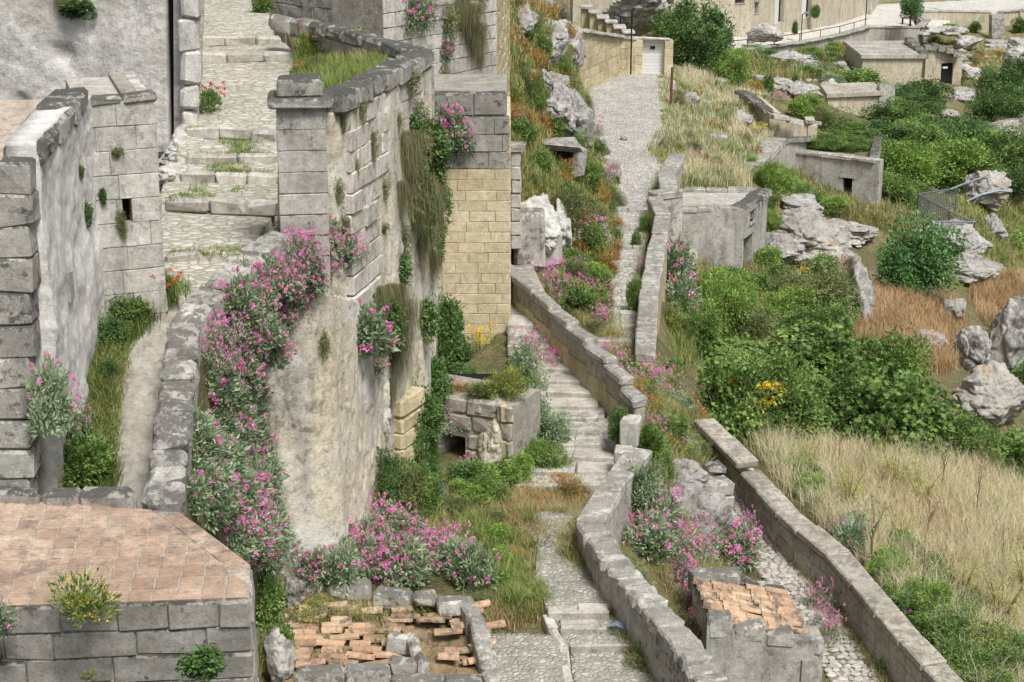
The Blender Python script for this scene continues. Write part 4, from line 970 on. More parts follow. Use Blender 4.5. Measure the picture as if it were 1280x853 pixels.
# --- cobbles of the lane: real stones
def dome(L, W, h, seed):
    rr = random.Random(seed); V = []; n = 8
    for ring, (s, zz) in enumerate(((1, -.03), (1, .35), (.72, 1))):
        for k in range(n):
            a = 2 * math.pi * (k + .5) / n; r = 1 / max(abs(math.cos(a)), abs(math.sin(a))) ** .6 * (1 if ring else 1)
            V.append([math.cos(a) * r * L / 2 * s * rr.uniform(.9, 1.06), math.sin(a) * r * W / 2 * s * rr.uniform(.9, 1.06), zz * h + rr.uniform(-.1, .1) * h])
    Fc = [[16 + k for k in range(8)]]
    for r in (0, 8):
        for k in range(8): Fc.append([r + k, r + (k + 1) % 8, r + 8 + (k + 1) % 8, r + 8 + k])
    return V, Fc
rows = [(P(a, y, zz), P(b, y, zz)) for a, b, y, zz in RP]
dl = [0]
for (a, b), (c, d) in zip(rows[:-1], rows[1:]): dl.append(dl[-1] + ((a + b) / 2 - (c + d) / 2).length)
doms = [mesh('cobble', *dome(.125 * s, .105 * s, .028, k), M['paver']) for k, s in enumerate((.85, 1.0, 1.15, .95, 1.3))]
far = []; cnt = 0; tpos = dl[-1]; stones = []
while tpos > 0:
    k = max(i for i in range(len(dl)) if dl[i] <= tpos + 1e-6); k = min(k, len(dl) - 2); f = (tpos - dl[k]) / (dl[k + 1] - dl[k])
    A, B = rows[k][0].lerp(rows[k + 1][0], f), rows[k][1].lerp(rows[k + 1][1], f)
    for a, b in split((B - A).length, .125, .3):
        if RN.random() < .93: stones.append((A.lerp(B, (a + b) / 2 / (B - A).length) + Vector((rnd(-.015, .015), rnd(-.015, .015), rnd(-.004, .01))), (b - a) / .125))
    tpos -= .108
for k, (p, s) in enumerate(stones):
    if k < 300: o = obj('cobble', doms[k % 5], p, path_low, (rnd(-.06, .06), rnd(-.06, .06), rnd(-.5, .5) + .5)); o.scale = (min(s, 1.25), 1, 1)
    else: far.append((p, s))
V = []; Fc = []
for k, (p, s) in enumerate(far):
    v, f = dome(.125 * s, .11, .028, k); a = rnd(-.5, .5) + .5; n = len(V)
    V += [(p.x + q[0] * math.cos(a) - q[1] * math.sin(a), p.y + q[0] * math.sin(a) + q[1] * math.cos(a), p.z + q[2]) for q in v]; Fc += [[i + n for i in g_] for g_ in f]
tag(wobj('cobbles', V, Fc, M['paver'], path_low), kind='stuff')
# ------------------------------------------------------------------ main path: parapet, steps, rocks, gate
mp2 = thing('path_parapet', P(820, 330, -10.4), 'stepped grey parapet following the main cobbled path downhill', 'parapet')
PT = [(806, 446, -10.15), (808, 405, -10.02), (811, 372, -9.95), (813, 352, -9.92), (817, 332, -9.88), (820, 312, -9.84), (825, 292, -9.8), (828, 268, -9.72), (818, 244, -9.65)]
pts = [P(*t) for t in PT]
for a, b in zip(pts[:-1], pts[1:]):
    zz = (a.z + b.z) / 2; a2_ = Vector((a.x, a.y, zz)); b2_ = Vector((b.x, b.y, zz))
    seg_block(mp2, 'coping_stone', a2_, b2_, .42, .2, M['coping'], ch=.025, jit=.015, gap=-.02)
    vcore(mp2, a2_ - Vector((0, 0, .195)), b2_ - Vector((0, 0, .195)), .34, 2.4, M['buff'])
pts2 = [P(818, 240, -9.62), P(846, 236, -9.62), P(833, 215, -9.62), P(846, 193, -9.62)]
for a, b, W in ((pts2[0], pts2[1], .45), (pts2[1] + Vector((-.2, .3, 0)), pts2[2], .5), (pts2[2], pts2[3], .5)):
    seg_block(mp2, 'coping_stone', a, b, W, .22, M['coping'], ch=.025, jit=.015, gap=-.1)
    vcore(mp2, a - Vector((0, 0, .21)), b - Vector((0, 0, .21)), W * .85, 2.0, M['grey'])
ms = thing('path_steps', P(785, 330, -10.4), 'pale stone edges of the shallow steps in the main cobbled path', 'steps')
def mpz(y): return float(np.interp(y, [r[2] for r in MP][::-1], [r[3] for r in MP][::-1]))
def mpx(y, side): return float(np.interp(y, [r[2] for r in MP][::-1], [r[side] for r in MP][::-1]))
for y in (424, 406, 389, 371, 350, 328, 306, 283, 260):
    coping(ms, [P(mpx(y, 0), y, mpz(y) + .13), P(mpx(y, 1), y, mpz(y) + .13)], .3, .2, .5, M['pale'], name='step_edge', ch=.015)
# rock-cut chunks on the left of the path
cr = thing('rock_cut_wall', P(680, 330, -10), 'grey rock-cut wall stub with a square shoulder above the flowers', 'rock')
rock('rock_lump', 672, 332, None, 56, 98, 2.0, M['cave'], '', 91, parent=cr, cuts=12, sink=.15)
rock('rock_lump', 702, 326, None, 36, 78, 1.6, M['cave'], '', 92, parent=cr, cuts=10, sink=.2)
obj('shoulder_block', block(.7, .8, 1.2, M['grey'], .06, .05), hit(661, 326) + Vector((0, -.2, .6)), cr, (0, 0, .1)); obj('shoulder_block', block(.5, .7, .8, M['pale'], .06, .05), hit(684, 328) + Vector((0, -.2, .4)), cr, (0, 0, .2))
cr2 = thing('cave_rock', P(710, 205, -10), 'tall grey rock with a shadowed cave under its ledge beside the plaza', 'rock')
rock('rock_lump', 706, 186, None, 50, 84, 2.4, M['rock'], '', 93, parent=cr2, cuts=12, sink=.25)
rock('rock_lump', 724, 204, None, 36, 96, 2.5, M['rock'], '', 95, parent=cr2, cuts=10, sink=.2)
rock('rock_lump', 690, 140, None, 44, 50, 2.4, M['rock'], '', 96, parent=cr2, cuts=10, sink=.4)
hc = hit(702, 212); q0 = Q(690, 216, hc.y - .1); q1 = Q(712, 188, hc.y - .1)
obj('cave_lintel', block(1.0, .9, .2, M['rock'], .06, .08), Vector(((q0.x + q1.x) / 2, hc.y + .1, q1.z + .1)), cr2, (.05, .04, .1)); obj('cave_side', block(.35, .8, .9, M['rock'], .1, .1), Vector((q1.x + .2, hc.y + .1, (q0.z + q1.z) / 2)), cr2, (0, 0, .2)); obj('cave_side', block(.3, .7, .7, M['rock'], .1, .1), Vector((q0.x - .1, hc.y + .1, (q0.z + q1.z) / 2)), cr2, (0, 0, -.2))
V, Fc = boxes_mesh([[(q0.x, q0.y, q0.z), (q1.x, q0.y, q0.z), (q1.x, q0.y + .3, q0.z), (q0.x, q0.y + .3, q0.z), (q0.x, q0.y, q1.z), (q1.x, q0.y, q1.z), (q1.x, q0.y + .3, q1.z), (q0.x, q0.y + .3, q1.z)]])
wobj('cave_mouth', V, Fc, M['dark'], cr2)  # cave shade under the lintel, given by a near-black box
rock('rock_outcrop', 690, 84, None, 56, 60, 4, M['rock'], 'dark weathered rock outcrop below the terrace stair', 97, cat='rock', cuts=10)
rock('rock_outcrop', 716, 84, None, 36, 60, 4, M['rock'], 'upright grey rock beside the buff garden wall', 98, cat='rock', cuts=10)
rock('rock_outcrop', 655, 50, None, 40, 40, 3, M['rock'], 'pale rock sticking out of the dry slope behind the tower', 99, cat='rock')
rock('rock_outcrop', 700, 292, None, 22, 30, 1.2, M['rock'], 'slanted grey stone beside the shallow path steps', 100, cat='rock')
sl = thing('ruined_doorway', Q(648, 330, 36), 'thin pale ruined door jamb just behind the yellow pier', 'masonry')
ca = Q(641, 200, 36.5)
zz = Q(644, 190, 36.5).z
for k in range(7): obj('jamb_block', block(.22, .5, .3, M['pale'], .02, .015), (Q(645, 260, 36.5).x + rnd(-.01, .01), 36.7, zz - .31 * (k + .5)), sl)
V, Fc = boxes_mesh([[(-.25, 36.8, CZ - 10), (.02, 36.8, CZ - 10), (.02, 36.9, CZ - 10), (-.25, 36.9, CZ - 10), (-.25, 36.8, CZ - 8.4), (.02, 36.8, CZ - 8.4), (.02, 36.9, CZ - 8.4), (-.25, 36.9, CZ - 8.4)]])
wobj('doorway', V, Fc, M['dark'], sl)  # near-black slab paints the shade inside the doorway
obj('jamb_cap', block(.42, .6, .14, M['grey'], .02, .015), (Q(645, 190, 36.5).x, 36.7, zz + .07), sl)

# gate and garden wall at the head of the path
yg = 72.0
gw = thing('garden_wall', Q(770, 92, yg), 'buff garden wall with square gate posts at the head of the cobbled plaza', 'wall')
def gz(py, y=yg): return Q(800, py, y).z
wp = [(724, 40, 80, 66), (776, 48, 94, 71.5), (802, 50, 95, 72)]
for (xa, ta, ba, ya), (xb, tb, bb_, yb) in zip(wp[:-1], wp[1:]):
    A, B = Q(xa, ta, ya), Q(xb, tb, yb); block_wall(gw, A, B, CZ - 10.9, A.z, .4, .8, M['buff'], .2, M['mortary'], .35, ztB=B.z, jit=.006, proud=.012)
    coping(gw, [A + Vector((0, .15, .1)), B + Vector((0, .15, .1))], .45, .12, .9, M['pale'])
for xa, xb, t in ((793, 803, 48), (831, 841, 50)):
    a, b = Q(xa, t, yg), Q(xb, t, yg)
    zz = a.z
    for k in range(5): seg_block(gw, 'gate_post', Vector((a.x, yg, zz)), Vector((b.x, yg, zz)), .36, .36, M['yellow'], gap=-.02, ch=.015, jit=.006); zz -= .36
a, b = Q(788, 46, yg), Q(838, 48, yg); coping(gw, [a, b], .4, .1, 1.7, M['pale'])
gt = thing('garden_gate', Q(817, 94, yg), 'white slatted metal gate with a small plate between buff posts', 'gate')
ga, gb = Q(803.5, 51, yg), Q(830.5, 51, yg); zb2 = Q(817, 94, yg).z
for k in range(11):
    t0 = k / 11; t1 = (k + .94) / 11; zz = zb2 + (ga.z - zb2) * t0; z1 = zb2 + (ga.z - zb2) * t1
    V, Fc = boxes_mesh([[(ga.x, yg + .1, zz), (gb.x, yg + .1, zz), (gb.x, yg + .13, zz), (ga.x, yg + .13, zz), (ga.x, yg + .1, z1), (gb.x, yg + .1, z1), (gb.x, yg + .13, z1), (ga.x, yg + .13, z1)]])
    wobj('slat', V, Fc, M['whitepaint'], gt)
pc_ = Q(816, 60, yg); V, Fc = boxes_mesh([[(pc_.x - .1, yg + .06, pc_.z - .06), (pc_.x + .1, yg + .06, pc_.z - .06), (pc_.x + .1, yg + .11, pc_.z - .06), (pc_.x - .1, yg + .11, pc_.z - .06), (pc_.x - .1, yg + .06, pc_.z + .06), (pc_.x + .1, yg + .06, pc_.z + .06), (pc_.x + .1, yg + .11, pc_.z + .06), (pc_.x - .1, yg + .11, pc_.z + .06)]])
wobj('name_plate', V, Fc, M['iron'], gt)
def tube(pts, r, n=6):
    V = []; Fc = []
    for i, p in enumerate(pts):
        d = (pts[min(i + 1, len(pts) - 1)] - pts[max(i - 1, 0)]).normalized(); u = d.orthogonal().normalized(); w = d.cross(u); rr = r[i] if isinstance(r, (list, tuple)) else r
        for k in range(n): a = 2 * math.pi * k / n; V.append(tuple(p + (u * math.cos(a) + w * math.sin(a)) * rr))
    for i in range(len(pts) - 1):
        for k in range(n): Fc.append([i * n + k, i * n + (k + 1) % n, (i + 1) * n + (k + 1) % n, (i + 1) * n + k])
    Fc += [list(range(n))[::-1], [(len(pts) - 1) * n + k for k in range(n)]]
    return V, Fc
def lamp(px, pb, pt_, y, label, group=None):
    b, t = Q(px, pb, y), Q(px, pt_, y); b.x = t.x
    L = thing('street_lamp', b, label, 'lamp', group)
    wobj('pole', *tube([b, Vector((b.x, y, t.z))], .035), M['iron'], L); wobj('arm', *tube([Vector((b.x, y, t.z)), Vector((b.x + .25, y - .2, t.z + .12))], .025), M['iron'], L)
    q = Vector((b.x + .25, y - .2, t.z + .1)); V, Fc = tube([q + Vector((0, 0, .08)), q, q - Vector((0, 0, .05))], [.06, .2, .16], 10); wobj('lamp_shade', V, Fc, M['galv'], L)
lamp(790, 93, 12, 71.3, 'thin iron street lamp with pale shade beside the garden gate')
lamp(849, 80, 5, 86, 'slim street lamp rising behind the dark fig tree')
# stepped terrace wall and railings above the garden wall
tr = thing('terrace_stair_wall', Q(750, 45, 76), 'buff wall stepping down with flat coping slabs above the garden', 'wall')
for k in range(6):
    x0 = 727 + k * 10.5; y0 = 8 + k * 6.2; a, b = Q(x0, y0, 78 - k * .8), Q(x0 + 12, y0, 78 - k * .8)
    wall_core('wall_block', tr, a, b, CZ - 11, a.z - .1, .8, M['buff']); seg_block(tr, 'coping_stone', a + Vector((-.05, .3, 0)), Vector((b.x + .05, b.y + .3, a.z)), .9, .12, M['pale'], gap=-.02)
bh = thing('terrace_house', Q(690, 20, 84), 'cropped buff house wall above the terrace stair', 'house')
wall_core('wall', bh, Q(716, 20, 84), Q(768, 20, 84), CZ - 10.5, CZ - 3, 4, M['housebuff'])
bh2 = thing('hill_house', Q(665, 20, 62), 'grey house wall stub on the dry slope top', 'house')
wall_core('wall', bh2, Q(655, 20, 62), Q(691, 20, 62.5), CZ - 8.8, CZ - 3, 2, M['housegrey'])
rock('rock_slope', 800, 40, -9.6, 80, 62, 6, M['rock'], 'bare grey rock slope behind the garden gate', 111, cat='rock', cuts=8)
rl = thing('hand_railing', Q(785, 40, 77), 'thin dark hand railing down the terrace stair', 'railing')
ra, rb = Q(768, 14, 78), Q(792, 36, 76)
for t in (0, .33, .66, 1): p = ra.lerp(rb, t); wobj('post', *tube([p - Vector((0, 0, .7)), p], .025), M['iron'], rl)
for dz_ in (0, -.35): wobj('rail', *tube([ra + Vector((0, 0, dz_)), rb + Vector((0, 0, dz_))], .02), M['iron'], rl)
rb2 = thing('old_sign_post', hit(838, 135), 'short rusty post leaning beside the plaza edge', 'post')
p = hit(838, 137); wobj('shaft', *tube([p - Vector((0, 0, .2)), p + Vector((.03, 0, 1.6))], .05), M['rust'], rb2)
for py_, w, h, s_ in ((118, 8, 20, 1), (182, 8, 10, 2), (175, 12, 6, 3)):
    rock('kerb_boulder', 840 if s_ < 3 else 780, py_, None, w, h, .5, M['grey'], 'small grey kerb stone on the plaza edge', 120 + s_, group='kerb stones on the plaza edge', cat='stone', sub=3)
rock('boulder', 866, 134, None, 20, 18, .8, M['rock'], 'smooth pale boulder pair in the yellow meadow, larger one', 124, cat='boulder', sub=3, cuts=3)
rock('boulder', 882, 136, None, 14, 12, .6, M['rock'], 'smooth pale boulder pair in the yellow meadow, smaller one', 125, cat='boulder', sub=3, cuts=3)
for k, (x, y, w, h) in enumerate(((930, 158, 34, 16), (900, 180, 26, 12), (895, 105, 30, 8), (940, 215, 12, 6), (985, 85, 60, 22), (1000, 125, 40, 24), (1035, 122, 30, 22), (975, 112, 30, 14), (1050, 92, 20, 16), (955, 112, 30, 18))):
    rock('outcrop_rock', x, y, None, w, h, w * .03 + .6, M['rock'], 'pale weathered rock cropping out of the valley slope below the street', 130 + k, group='rocks on the valley slope', cat='rock', sub=5, cuts=12)

# ------------------------------------------------------------------ box house below the path
def openpart(parent, name, A, B, o, dep, mat):
    x = (V2(B) - V2(A)).normalized(); n = Vector((-x.y, x.x, 0)); q0 = V2(A) + x * o[0] + n * dep; q1 = V2(A) + x * o[1] + n * dep; e = n * .06
    V, Fc = boxes_mesh([[(q0.x, q0.y, o[2]), (q1.x, q1.y, o[2]), (q1.x + e.x, q1.y + e.y, o[2]), (q0.x + e.x, q0.y + e.y, o[2]), (q0.x, q0.y, o[3]), (q1.x, q1.y, o[3]), (q1.x + e.x, q1.y + e.y, o[3]), (q0.x + e.x, q0.y + e.y, o[3])]])
    ob = wobj(name, V, Fc, mat, parent)
    if name in ('door', 'window'):
        w = o[1] - o[0]; lt = .1 + .05 * w
        def bar(nm, s0, s1, z0, z1, f, b):
            a0 = V2(A) + x * s0; a1 = V2(A) + x * s1; V, Fc = boxes_mesh([[(p.x, p.y, zz) for zz in (z0, z1) for p in (a0 + n * f, a1 + n * f, a1 + n * b, a0 + n * b)]]); wobj(nm, V, Fc, M['coping'] if dep < .5 else mat, ob)
        bar('lintel', o[0] - .12, o[1] + .12, o[3], o[3] + lt, -.035, .2)
        if name == 'window': bar('sill', o[0] - .08, o[1] + .08, o[2] - .08, o[2], -.05, .2)
    return ob
b1 = thing('box_house', P(900, 335, -12.6), 'small flat-roofed limestone box house with a dark doorway below the path parapet', 'house')
zt1 = CZ - 10.55
A, B = P(838, 262, -10.55), P(929, 261, -10.55); C = P(960, 238, -10.5); D = P(845, 236, -10.5)
wall_core('front_wall', b1, A, B, CZ - 13.4, zt1, .4, M['housegrey'])
Ls = (V2(C) - V2(B)).length; zz0 = CZ - 13.4
ops = [(Ls * .08, Ls * .42, zz0 - .1, P(935, 300, -12.0).z + .55), (Ls * .3, Ls * .46, zt1 - .55, zt1 - .22)]
wall_core('side_wall', b1, B, C, zz0, zt1, .4, M['housegrey'], openings=ops)
openpart(b1, 'door', B, C, ops[0], .25, M['dark']); openpart(b1, 'window', B, C, ops[1], .2, M['dark'])  # both panels coloured near-black to paint the unlit inside
V = [(A.x, A.y + .38, zt1 - .03), (B.x - .3, B.y + .38, zt1 - .03), (C.x - .3, C.y, zt1 - .03), (D.x, D.y, zt1 - .03)]
wobj('roof', V + [(v[0], v[1], v[2] - .2) for v in V], [[0, 1, 2, 3], [7, 6, 5, 4], [0, 4, 5, 1], [1, 5, 6, 2], [2, 6, 7, 3], [3, 7, 4, 0]], M['paver'], b1)
coping(b1, [A + Vector((0, .2, .03)), B + Vector((-.1, .2, .03)), ], .42, .14, .7, M['coping']); coping(b1, [B + Vector((-.18, .1, .03)), C + Vector((-.18, 0, .03))], .4, .14, .7, M['greydark']); coping(b1, [D + Vector((0, 0, .03)), C + Vector((-.3, .1, .03))], .35, .12, .7, M['coping'])
for k in range(3): seg_block(b1, 'roof_block', P(949 + k * 4, 243 - k * 3, -10.42), P(953 + k * 4, 242 - k * 3, -10.42), .3, .2, M['grey'])
wobj('stone_post', *tube([P(848, 352, -12.5), P(850, 300, -11.4)], [.24, .2], 7), M['grey'], b1); wobj('stone_post', *tube([P(862, 350, -12.5), P(863, 312, -11.7)], [.22, .2], 6), M['grey'], b1)
# garden house with a barred window, and the walls above it
b2h = thing('garden_house', P(1040, 250, -13.6), 'grey flat-roofed house with one dark window among the shrubs', 'house')
zt2_ = P(1000, 188, -12.1).z
A, B = P(968, 187, -12.1), P(1100, 203, -12.1); A.z = B.z = zt2_
Bx = P(1100, 201, -12.1); C = Bx + Vector((1.0, 4.5, 0)); Lh = (V2(Bx) - V2(A)).length
sxx = lambda px: (px - 968) / 132 * Lh
ops = [(sxx(1056), sxx(1068), P(1062, 248, -13.5).z - .05, P(1062, 248, -13.5).z + .62)]
wall_core('front_wall', b2h, A, Bx, CZ - 14.6, zt2_, .4, M['housegrey'], openings=ops); openpart(b2h, 'window', A, Bx, ops[0], .22, M['dark'])  # window panel darkened to paint the shade indoors
wall_core('side_wall', b2h, Bx + Vector((.0, .41, 0)), C, CZ - 14.6, zt2_ - .02, .3, M['housegrey'])
V = [(A.x, A.y + .38, zt2_ - .25), (Bx.x - .3, Bx.y + .38, zt2_ - .25), (C.x - .3, C.y, zt2_ - .25), (A.x, A.y + 4.5, zt2_ - .25)]
wobj('roof', V + [(v[0], v[1], v[2] - .3) for v in V], [[0, 1, 2, 3], [7, 6, 5, 4], [0, 4, 5, 1], [1, 5, 6, 2], [2, 6, 7, 3], [3, 7, 4, 0]], M['soil'], b2h)
coping(b2h, [A + Vector((0, .2, .04)), Bx + Vector((-.1, .2, .04))], .42, .14, 1.0, M['coping']); coping(b2h, [Bx + Vector((-.15, .5, .1)), C + Vector((-.15, 0, .1))], .32, .14, .8, M['greydark'])
gwl = thing('garden_retaining_wall', P(950, 200, -12), 'thick grey retaining wall with flat coping climbing beside the yellow meadow', 'wall')
W3 = [P(938, 206, -11.2), P(972, 172, -11.2)]
coping(gwl, W3, .7, .25, 1.2, M['coping'])
vcore(gwl, W3[0] - Vector((0, 0, .24)), W3[1] - Vector((0, 0, .24)), .6, 2.2, M['grey'])
coping(gwl, [W3[1] + Vector((.1, .1, -.05)), P(1012, 170, -11.9)], .4, .2, 1.0, M['greydark']); vcore(gwl, W3[1] - Vector((-.1, -.1, .25)), P(1012, 172, -12.1), .35, 2.2, M['housegrey'])
yw = thing('ruined_yard_wall', P(990, 165, -12.6), 'buff ruined yard wall with broken stepped top above the garden house', 'wall')
Y3 = [P(924, 116, -11.4), P(938, 122, -11.5), P(962, 142, -11.8), P(1003, 154, -12.3), P(1022, 156, -12.6)]
for a, b in zip(Y3[:-1], Y3[1:]):
    wall_core('wall', yw, a, b, CZ - 14.5, a.z, .5, M['housebuff'], ztB=b.z); coping(yw, [a + Vector((0, .25, .1)), b + Vector((0, .25, .1))], .5, .16, 1.0, M['greydark'])
a, b = P(1003, 152, -12.2), P(1022, 158, -12.5); wall_core('end_wall', yw, b, b + Vector((.4, 4, 0)), CZ - 14.5, b.z, .4, M['housebuff'])
for k, (x0, x1, y) in enumerate(((965, 985, 143), (985, 1002, 148))): seg_block(yw, 'rubble_block', P(x0, y, -11.75 - .2 * k), P(x1, y + 2, -11.85 - .2 * k), .4, .2, M['pale'])
# rocks in the middle of the valley
for k, (x, y, w, h, dep, mm, lab) in enumerate((
    (1010, 322, 120, 44, 5, 'rocko', 'broad stepped limestone outcrop with rusty stains below the garden house'), (1060, 302, 70, 24, 3.5, 'rocko', 'rusty stained limestone hump above the small green tree'), (975, 335, 60, 34, 3, 'rock', 'grey rounded rock shoulder beside the box house'),
    (1035, 342, 80, 26, 3, 'rock', 'cracked grey limestone blocks at the foot of the stepped outcrop'), (1000, 272, 70, 24, 3, 'rock', 'long flat pale rock above the stepped outcrop'),
    (1080, 400, 40, 70, 2.2, 'rock', 'pointed grey rock spur standing in the dry straw'), (1062, 420, 26, 30, 1.2, 'rock', 'narrow pale rock tail below the pointed spur'), (938, 428, 34, 16, 1.2, 'rock', 'white stone half hidden by the fig bushes'),
    (1240, 525, 90, 62, 2.8, 'rocko', 'big pale faceted boulder beside the fig bushes'), (1215, 465, 44, 60, 2, 'rock', 'tall grey cliff rock at the valley edge, slim one'), (1265, 470, 70, 100, 3, 'rock', 'massive grey cliff rock at the valley edge'), (1190, 400, 34, 30, 1.5, 'rocko', 'pale rock with orange patch in the dry straw mound'),
    (1205, 320, 90, 34, 4, 'rock', 'flat layered rock ledge under the railing'), (1215, 352, 80, 26, 3.5, 'rock', 'lower layered rock ledge beside the small green tree'), (1270, 395, 30, 20, 1.5, 'rock', 'small white rock at the rusty straw edge'), (1165, 440, 40, 18, 2, 'rocko', 'low rusty rock under the straw mound'),
    (1245, 300, 40, 30, 2, 'rock', 'round grey rock under the strapped boulder'))):
    rock('valley_rock', x, y, None, w, h, dep, M[mm], lab, 150 + k, cat='rock', cuts=11, sink=.6)
bo = rock('strapped_boulder', 1232, 270, None, 66, 52, 2.2, M['rocko'], 'leaning pale and orange boulder bound with steel straps', 181, cat='boulder', cuts=8, sink=.1, rotz=.4)
c = bo.location; sw = [c + Vector((-.95, -.9, .15)), c + Vector((-.3, -1.25, .35)), c + Vector((.5, -1.05, .2)), c + Vector((1.1, -.3, -.35))]
wobj('strap', *tube(sw, .045, 5), M['strap'], bo); wobj('strap', *tube([c + Vector((-1.0, -.7, -.2)), c + Vector((-.5, -1.0, .55)), c + Vector((-.2, -.5, .95))], .045, 5), M['strap'], bo)
wobj('strap', *tube([c + Vector((-.7, -1.0, .25)), c + Vector((-2.6, -.6, -.55))], .035, 5), M['strap'], bo); wobj('strap', *tube([c + Vector((-.3, -.6, .85)), c + Vector((-2.2, .2, .05))], .035, 5), M['strap'], bo)
# galvanised railing
fn = thing('steel_railing', P(1180, 290, -13.6), 'galvanised steel railing with close upright bars around a rocky hole', 'railing')
FP = [Q(1195, 262, 60), Q(1146, 270, 59), Q(1184, 290, 55.5), Q(1215, 309, 54)]
FP = [P(1195, 262, -13.9), P(1146, 272, -13.7), P(1182, 300, -13.8), P(1215, 296, -14.0)]
fb = [P(1194, 262, -13.9), P(1146, 270, -13.7), P(1185, 292, -13.9), P(1216, 306, -14.1), P(1168, 306, -13.9)]
for a, b in zip(fb[:-1], fb[1:]):
    H = Vector((0, 0, .8)); n = max(4, int((b - a).length / .11))
    for rh in (.1, .8): wobj('rail', *tube([a + Vector((0, 0, rh)), b + Vector((0, 0, rh))], .03, 6), M['galv'], fn)
    for k in range(n + 1):
        p = a.lerp(b, k / n); wobj('post' if k in (0, n) else 'bar', *tube([p + Vector((0, 0, -.3 if k in (0, n) else .1)), p + Vector((0, 0, .8))], .028 if k in (0, n) else .013, 5), M['galv'], fn)

# ------------------------------------------------------------------ far side: street, its parapet, houses
SR = [(P(880, 68, -13.75), P(870, 46, -13.7)), (P(935, 63, -14.3), P(935, 44, -14.15)), (P(1000, 56, -14.8), P(1000, 33, -14.6)), (P(1050, 45, -15.2), P(1056, 22, -14.95)), (P(1088, 34, -15.3), P(1100, 5, -14.9)), (P(1145, 30, -15.5), P(1150, 3, -15.2)), (P(1300, 14, -15.8), P(1300, -5, -15.5))]
ribbon('street', SR, 20, 80, M['street'], .03, .0, 2.0, seed=33)
fpw = thing('street_parapet', P(1000, 62, -14.6), 'long grey street parapet curving along the far side of the valley', 'parapet')
FW = [P(880, 68, -13.35), P(935, 62, -13.9), P(1000, 54, -14.4), P(1050, 44, -14.8), P(1085, 34, -14.9)]
FW2 = [P(1085, 34, -14.9), P(1150, 34, -15.0), P(1160, 26, -15.0), P(1145, 14, -14.9)]
for fw_, dz_ in ((FW, 0), (FW2, 0)):
    for a, b in zip(fw_[:-1], fw_[1:]):
        wall_core('wall', fpw, a, b, CZ - 17.5, a.z - .02, .45, M['housegrey'], ztB=b.z - .02); coping(fpw, [a + Vector((0, .2, .08)), b + Vector((0, .2, .08))], .55, .14, 1.5, M['coping'], jit=.02)
for x, y, zz in ((1065, 36, -14.2), (1100, 33, -14.3), (1130, 33, -14.3)): pass
frl = thing('street_railing', P(1000, 50, -13.8), 'thin dark railing on the far street parapet', 'railing')
fr_pts = [p + Vector((0, .2, .1)) for p in FW]
for a, b in zip(fr_pts[:-1], fr_pts[1:]):
    wobj('rail', *tube([a + Vector((0, 0, .5)), b + Vector((0, 0, .5))], .03, 5), M['rust'], frl)
    for t in (0, .5): p = a.lerp(b, t); wobj('post', *tube([p, p + Vector((0, 0, .52))], .03, 5), M['rust'], frl)
lamp(1003, 54, 18, 117, 'slim street lamp at the bend of the far street')
lamp(1084, 32, -8, 128, 'tall iron lamp post at the parapet corner of the far street')
bn = thing('street_bench', P(1138, 32, -14.2), 'small dark bench on the far parapet corner', 'bench')
bp = P(1138, 31, -15.4); obj('seat', block(1.2, .4, .08, M['wood'], .01, .004), bp + Vector((0, .6, .45)), bn); obj('leg', block(.08, .35, .45, M['iron'], .01, .004), bp + Vector((-.5, .6, .2)), bn); obj('leg', block(.08, .35, .45, M['iron'], .01, .004), bp + Vector((.5, .6, .2)), bn)
FW3 = [P(1150, 14, -14.8), P(1235, 15, -15.0)]; 
fw3 = thing('far_yard_wall', P(1200, 40, -16), 'long buff wall with a gap of steps on the far slope', 'wall')
def fwall(par, xa, ya, xb, yb, zz, ybot, mt='housebuff'):
    a, b = P(xa, ya, zz), P(xb, yb, zz - .15); wall_core('wall', par, a, b, CZ - 18, a.z, .5, M[mt], ztB=b.z); coping(par, [a + Vector((0, .2, .08)), b + Vector((0, .2, .08))], .5, .14, 1.6, M['coping'])
fwall(fw3, 1146, 14, 1239, 15, -14.8, 42); fwall(fw3, 1253, 15, 1276, 13, -15.2, 45); fwall(fw3, 1276, 13, 1330, 10, -15.3, 45)
fs = thing('far_steps', P(1245, 42, -16.2), 'grey stone steps climbing through the gap of the far wall', 'steps')
for k in range(10): seg_block(fs, 'step', P(1238, 44 - 2.9 * k, -16.4 + .17 * k), P(1254, 44 - 2.9 * k, -16.4 + .17 * k), .9, .3, M['grey'])
fs2 = thing('rock_steps', P(1245, 72, -16.4), 'worn rock-cut steps below the far wall gap', 'steps')
for k in range(7): seg_block(fs2, 'step', P(1236 - k * .3, 84 - 5.5 * k, -16.75 + .12 * k), P(1266 - k * 1.5, 83 - 5.5 * k, -16.75 + .12 * k), 1.1, .35, M['rock'], jit=.05, ch=.06)
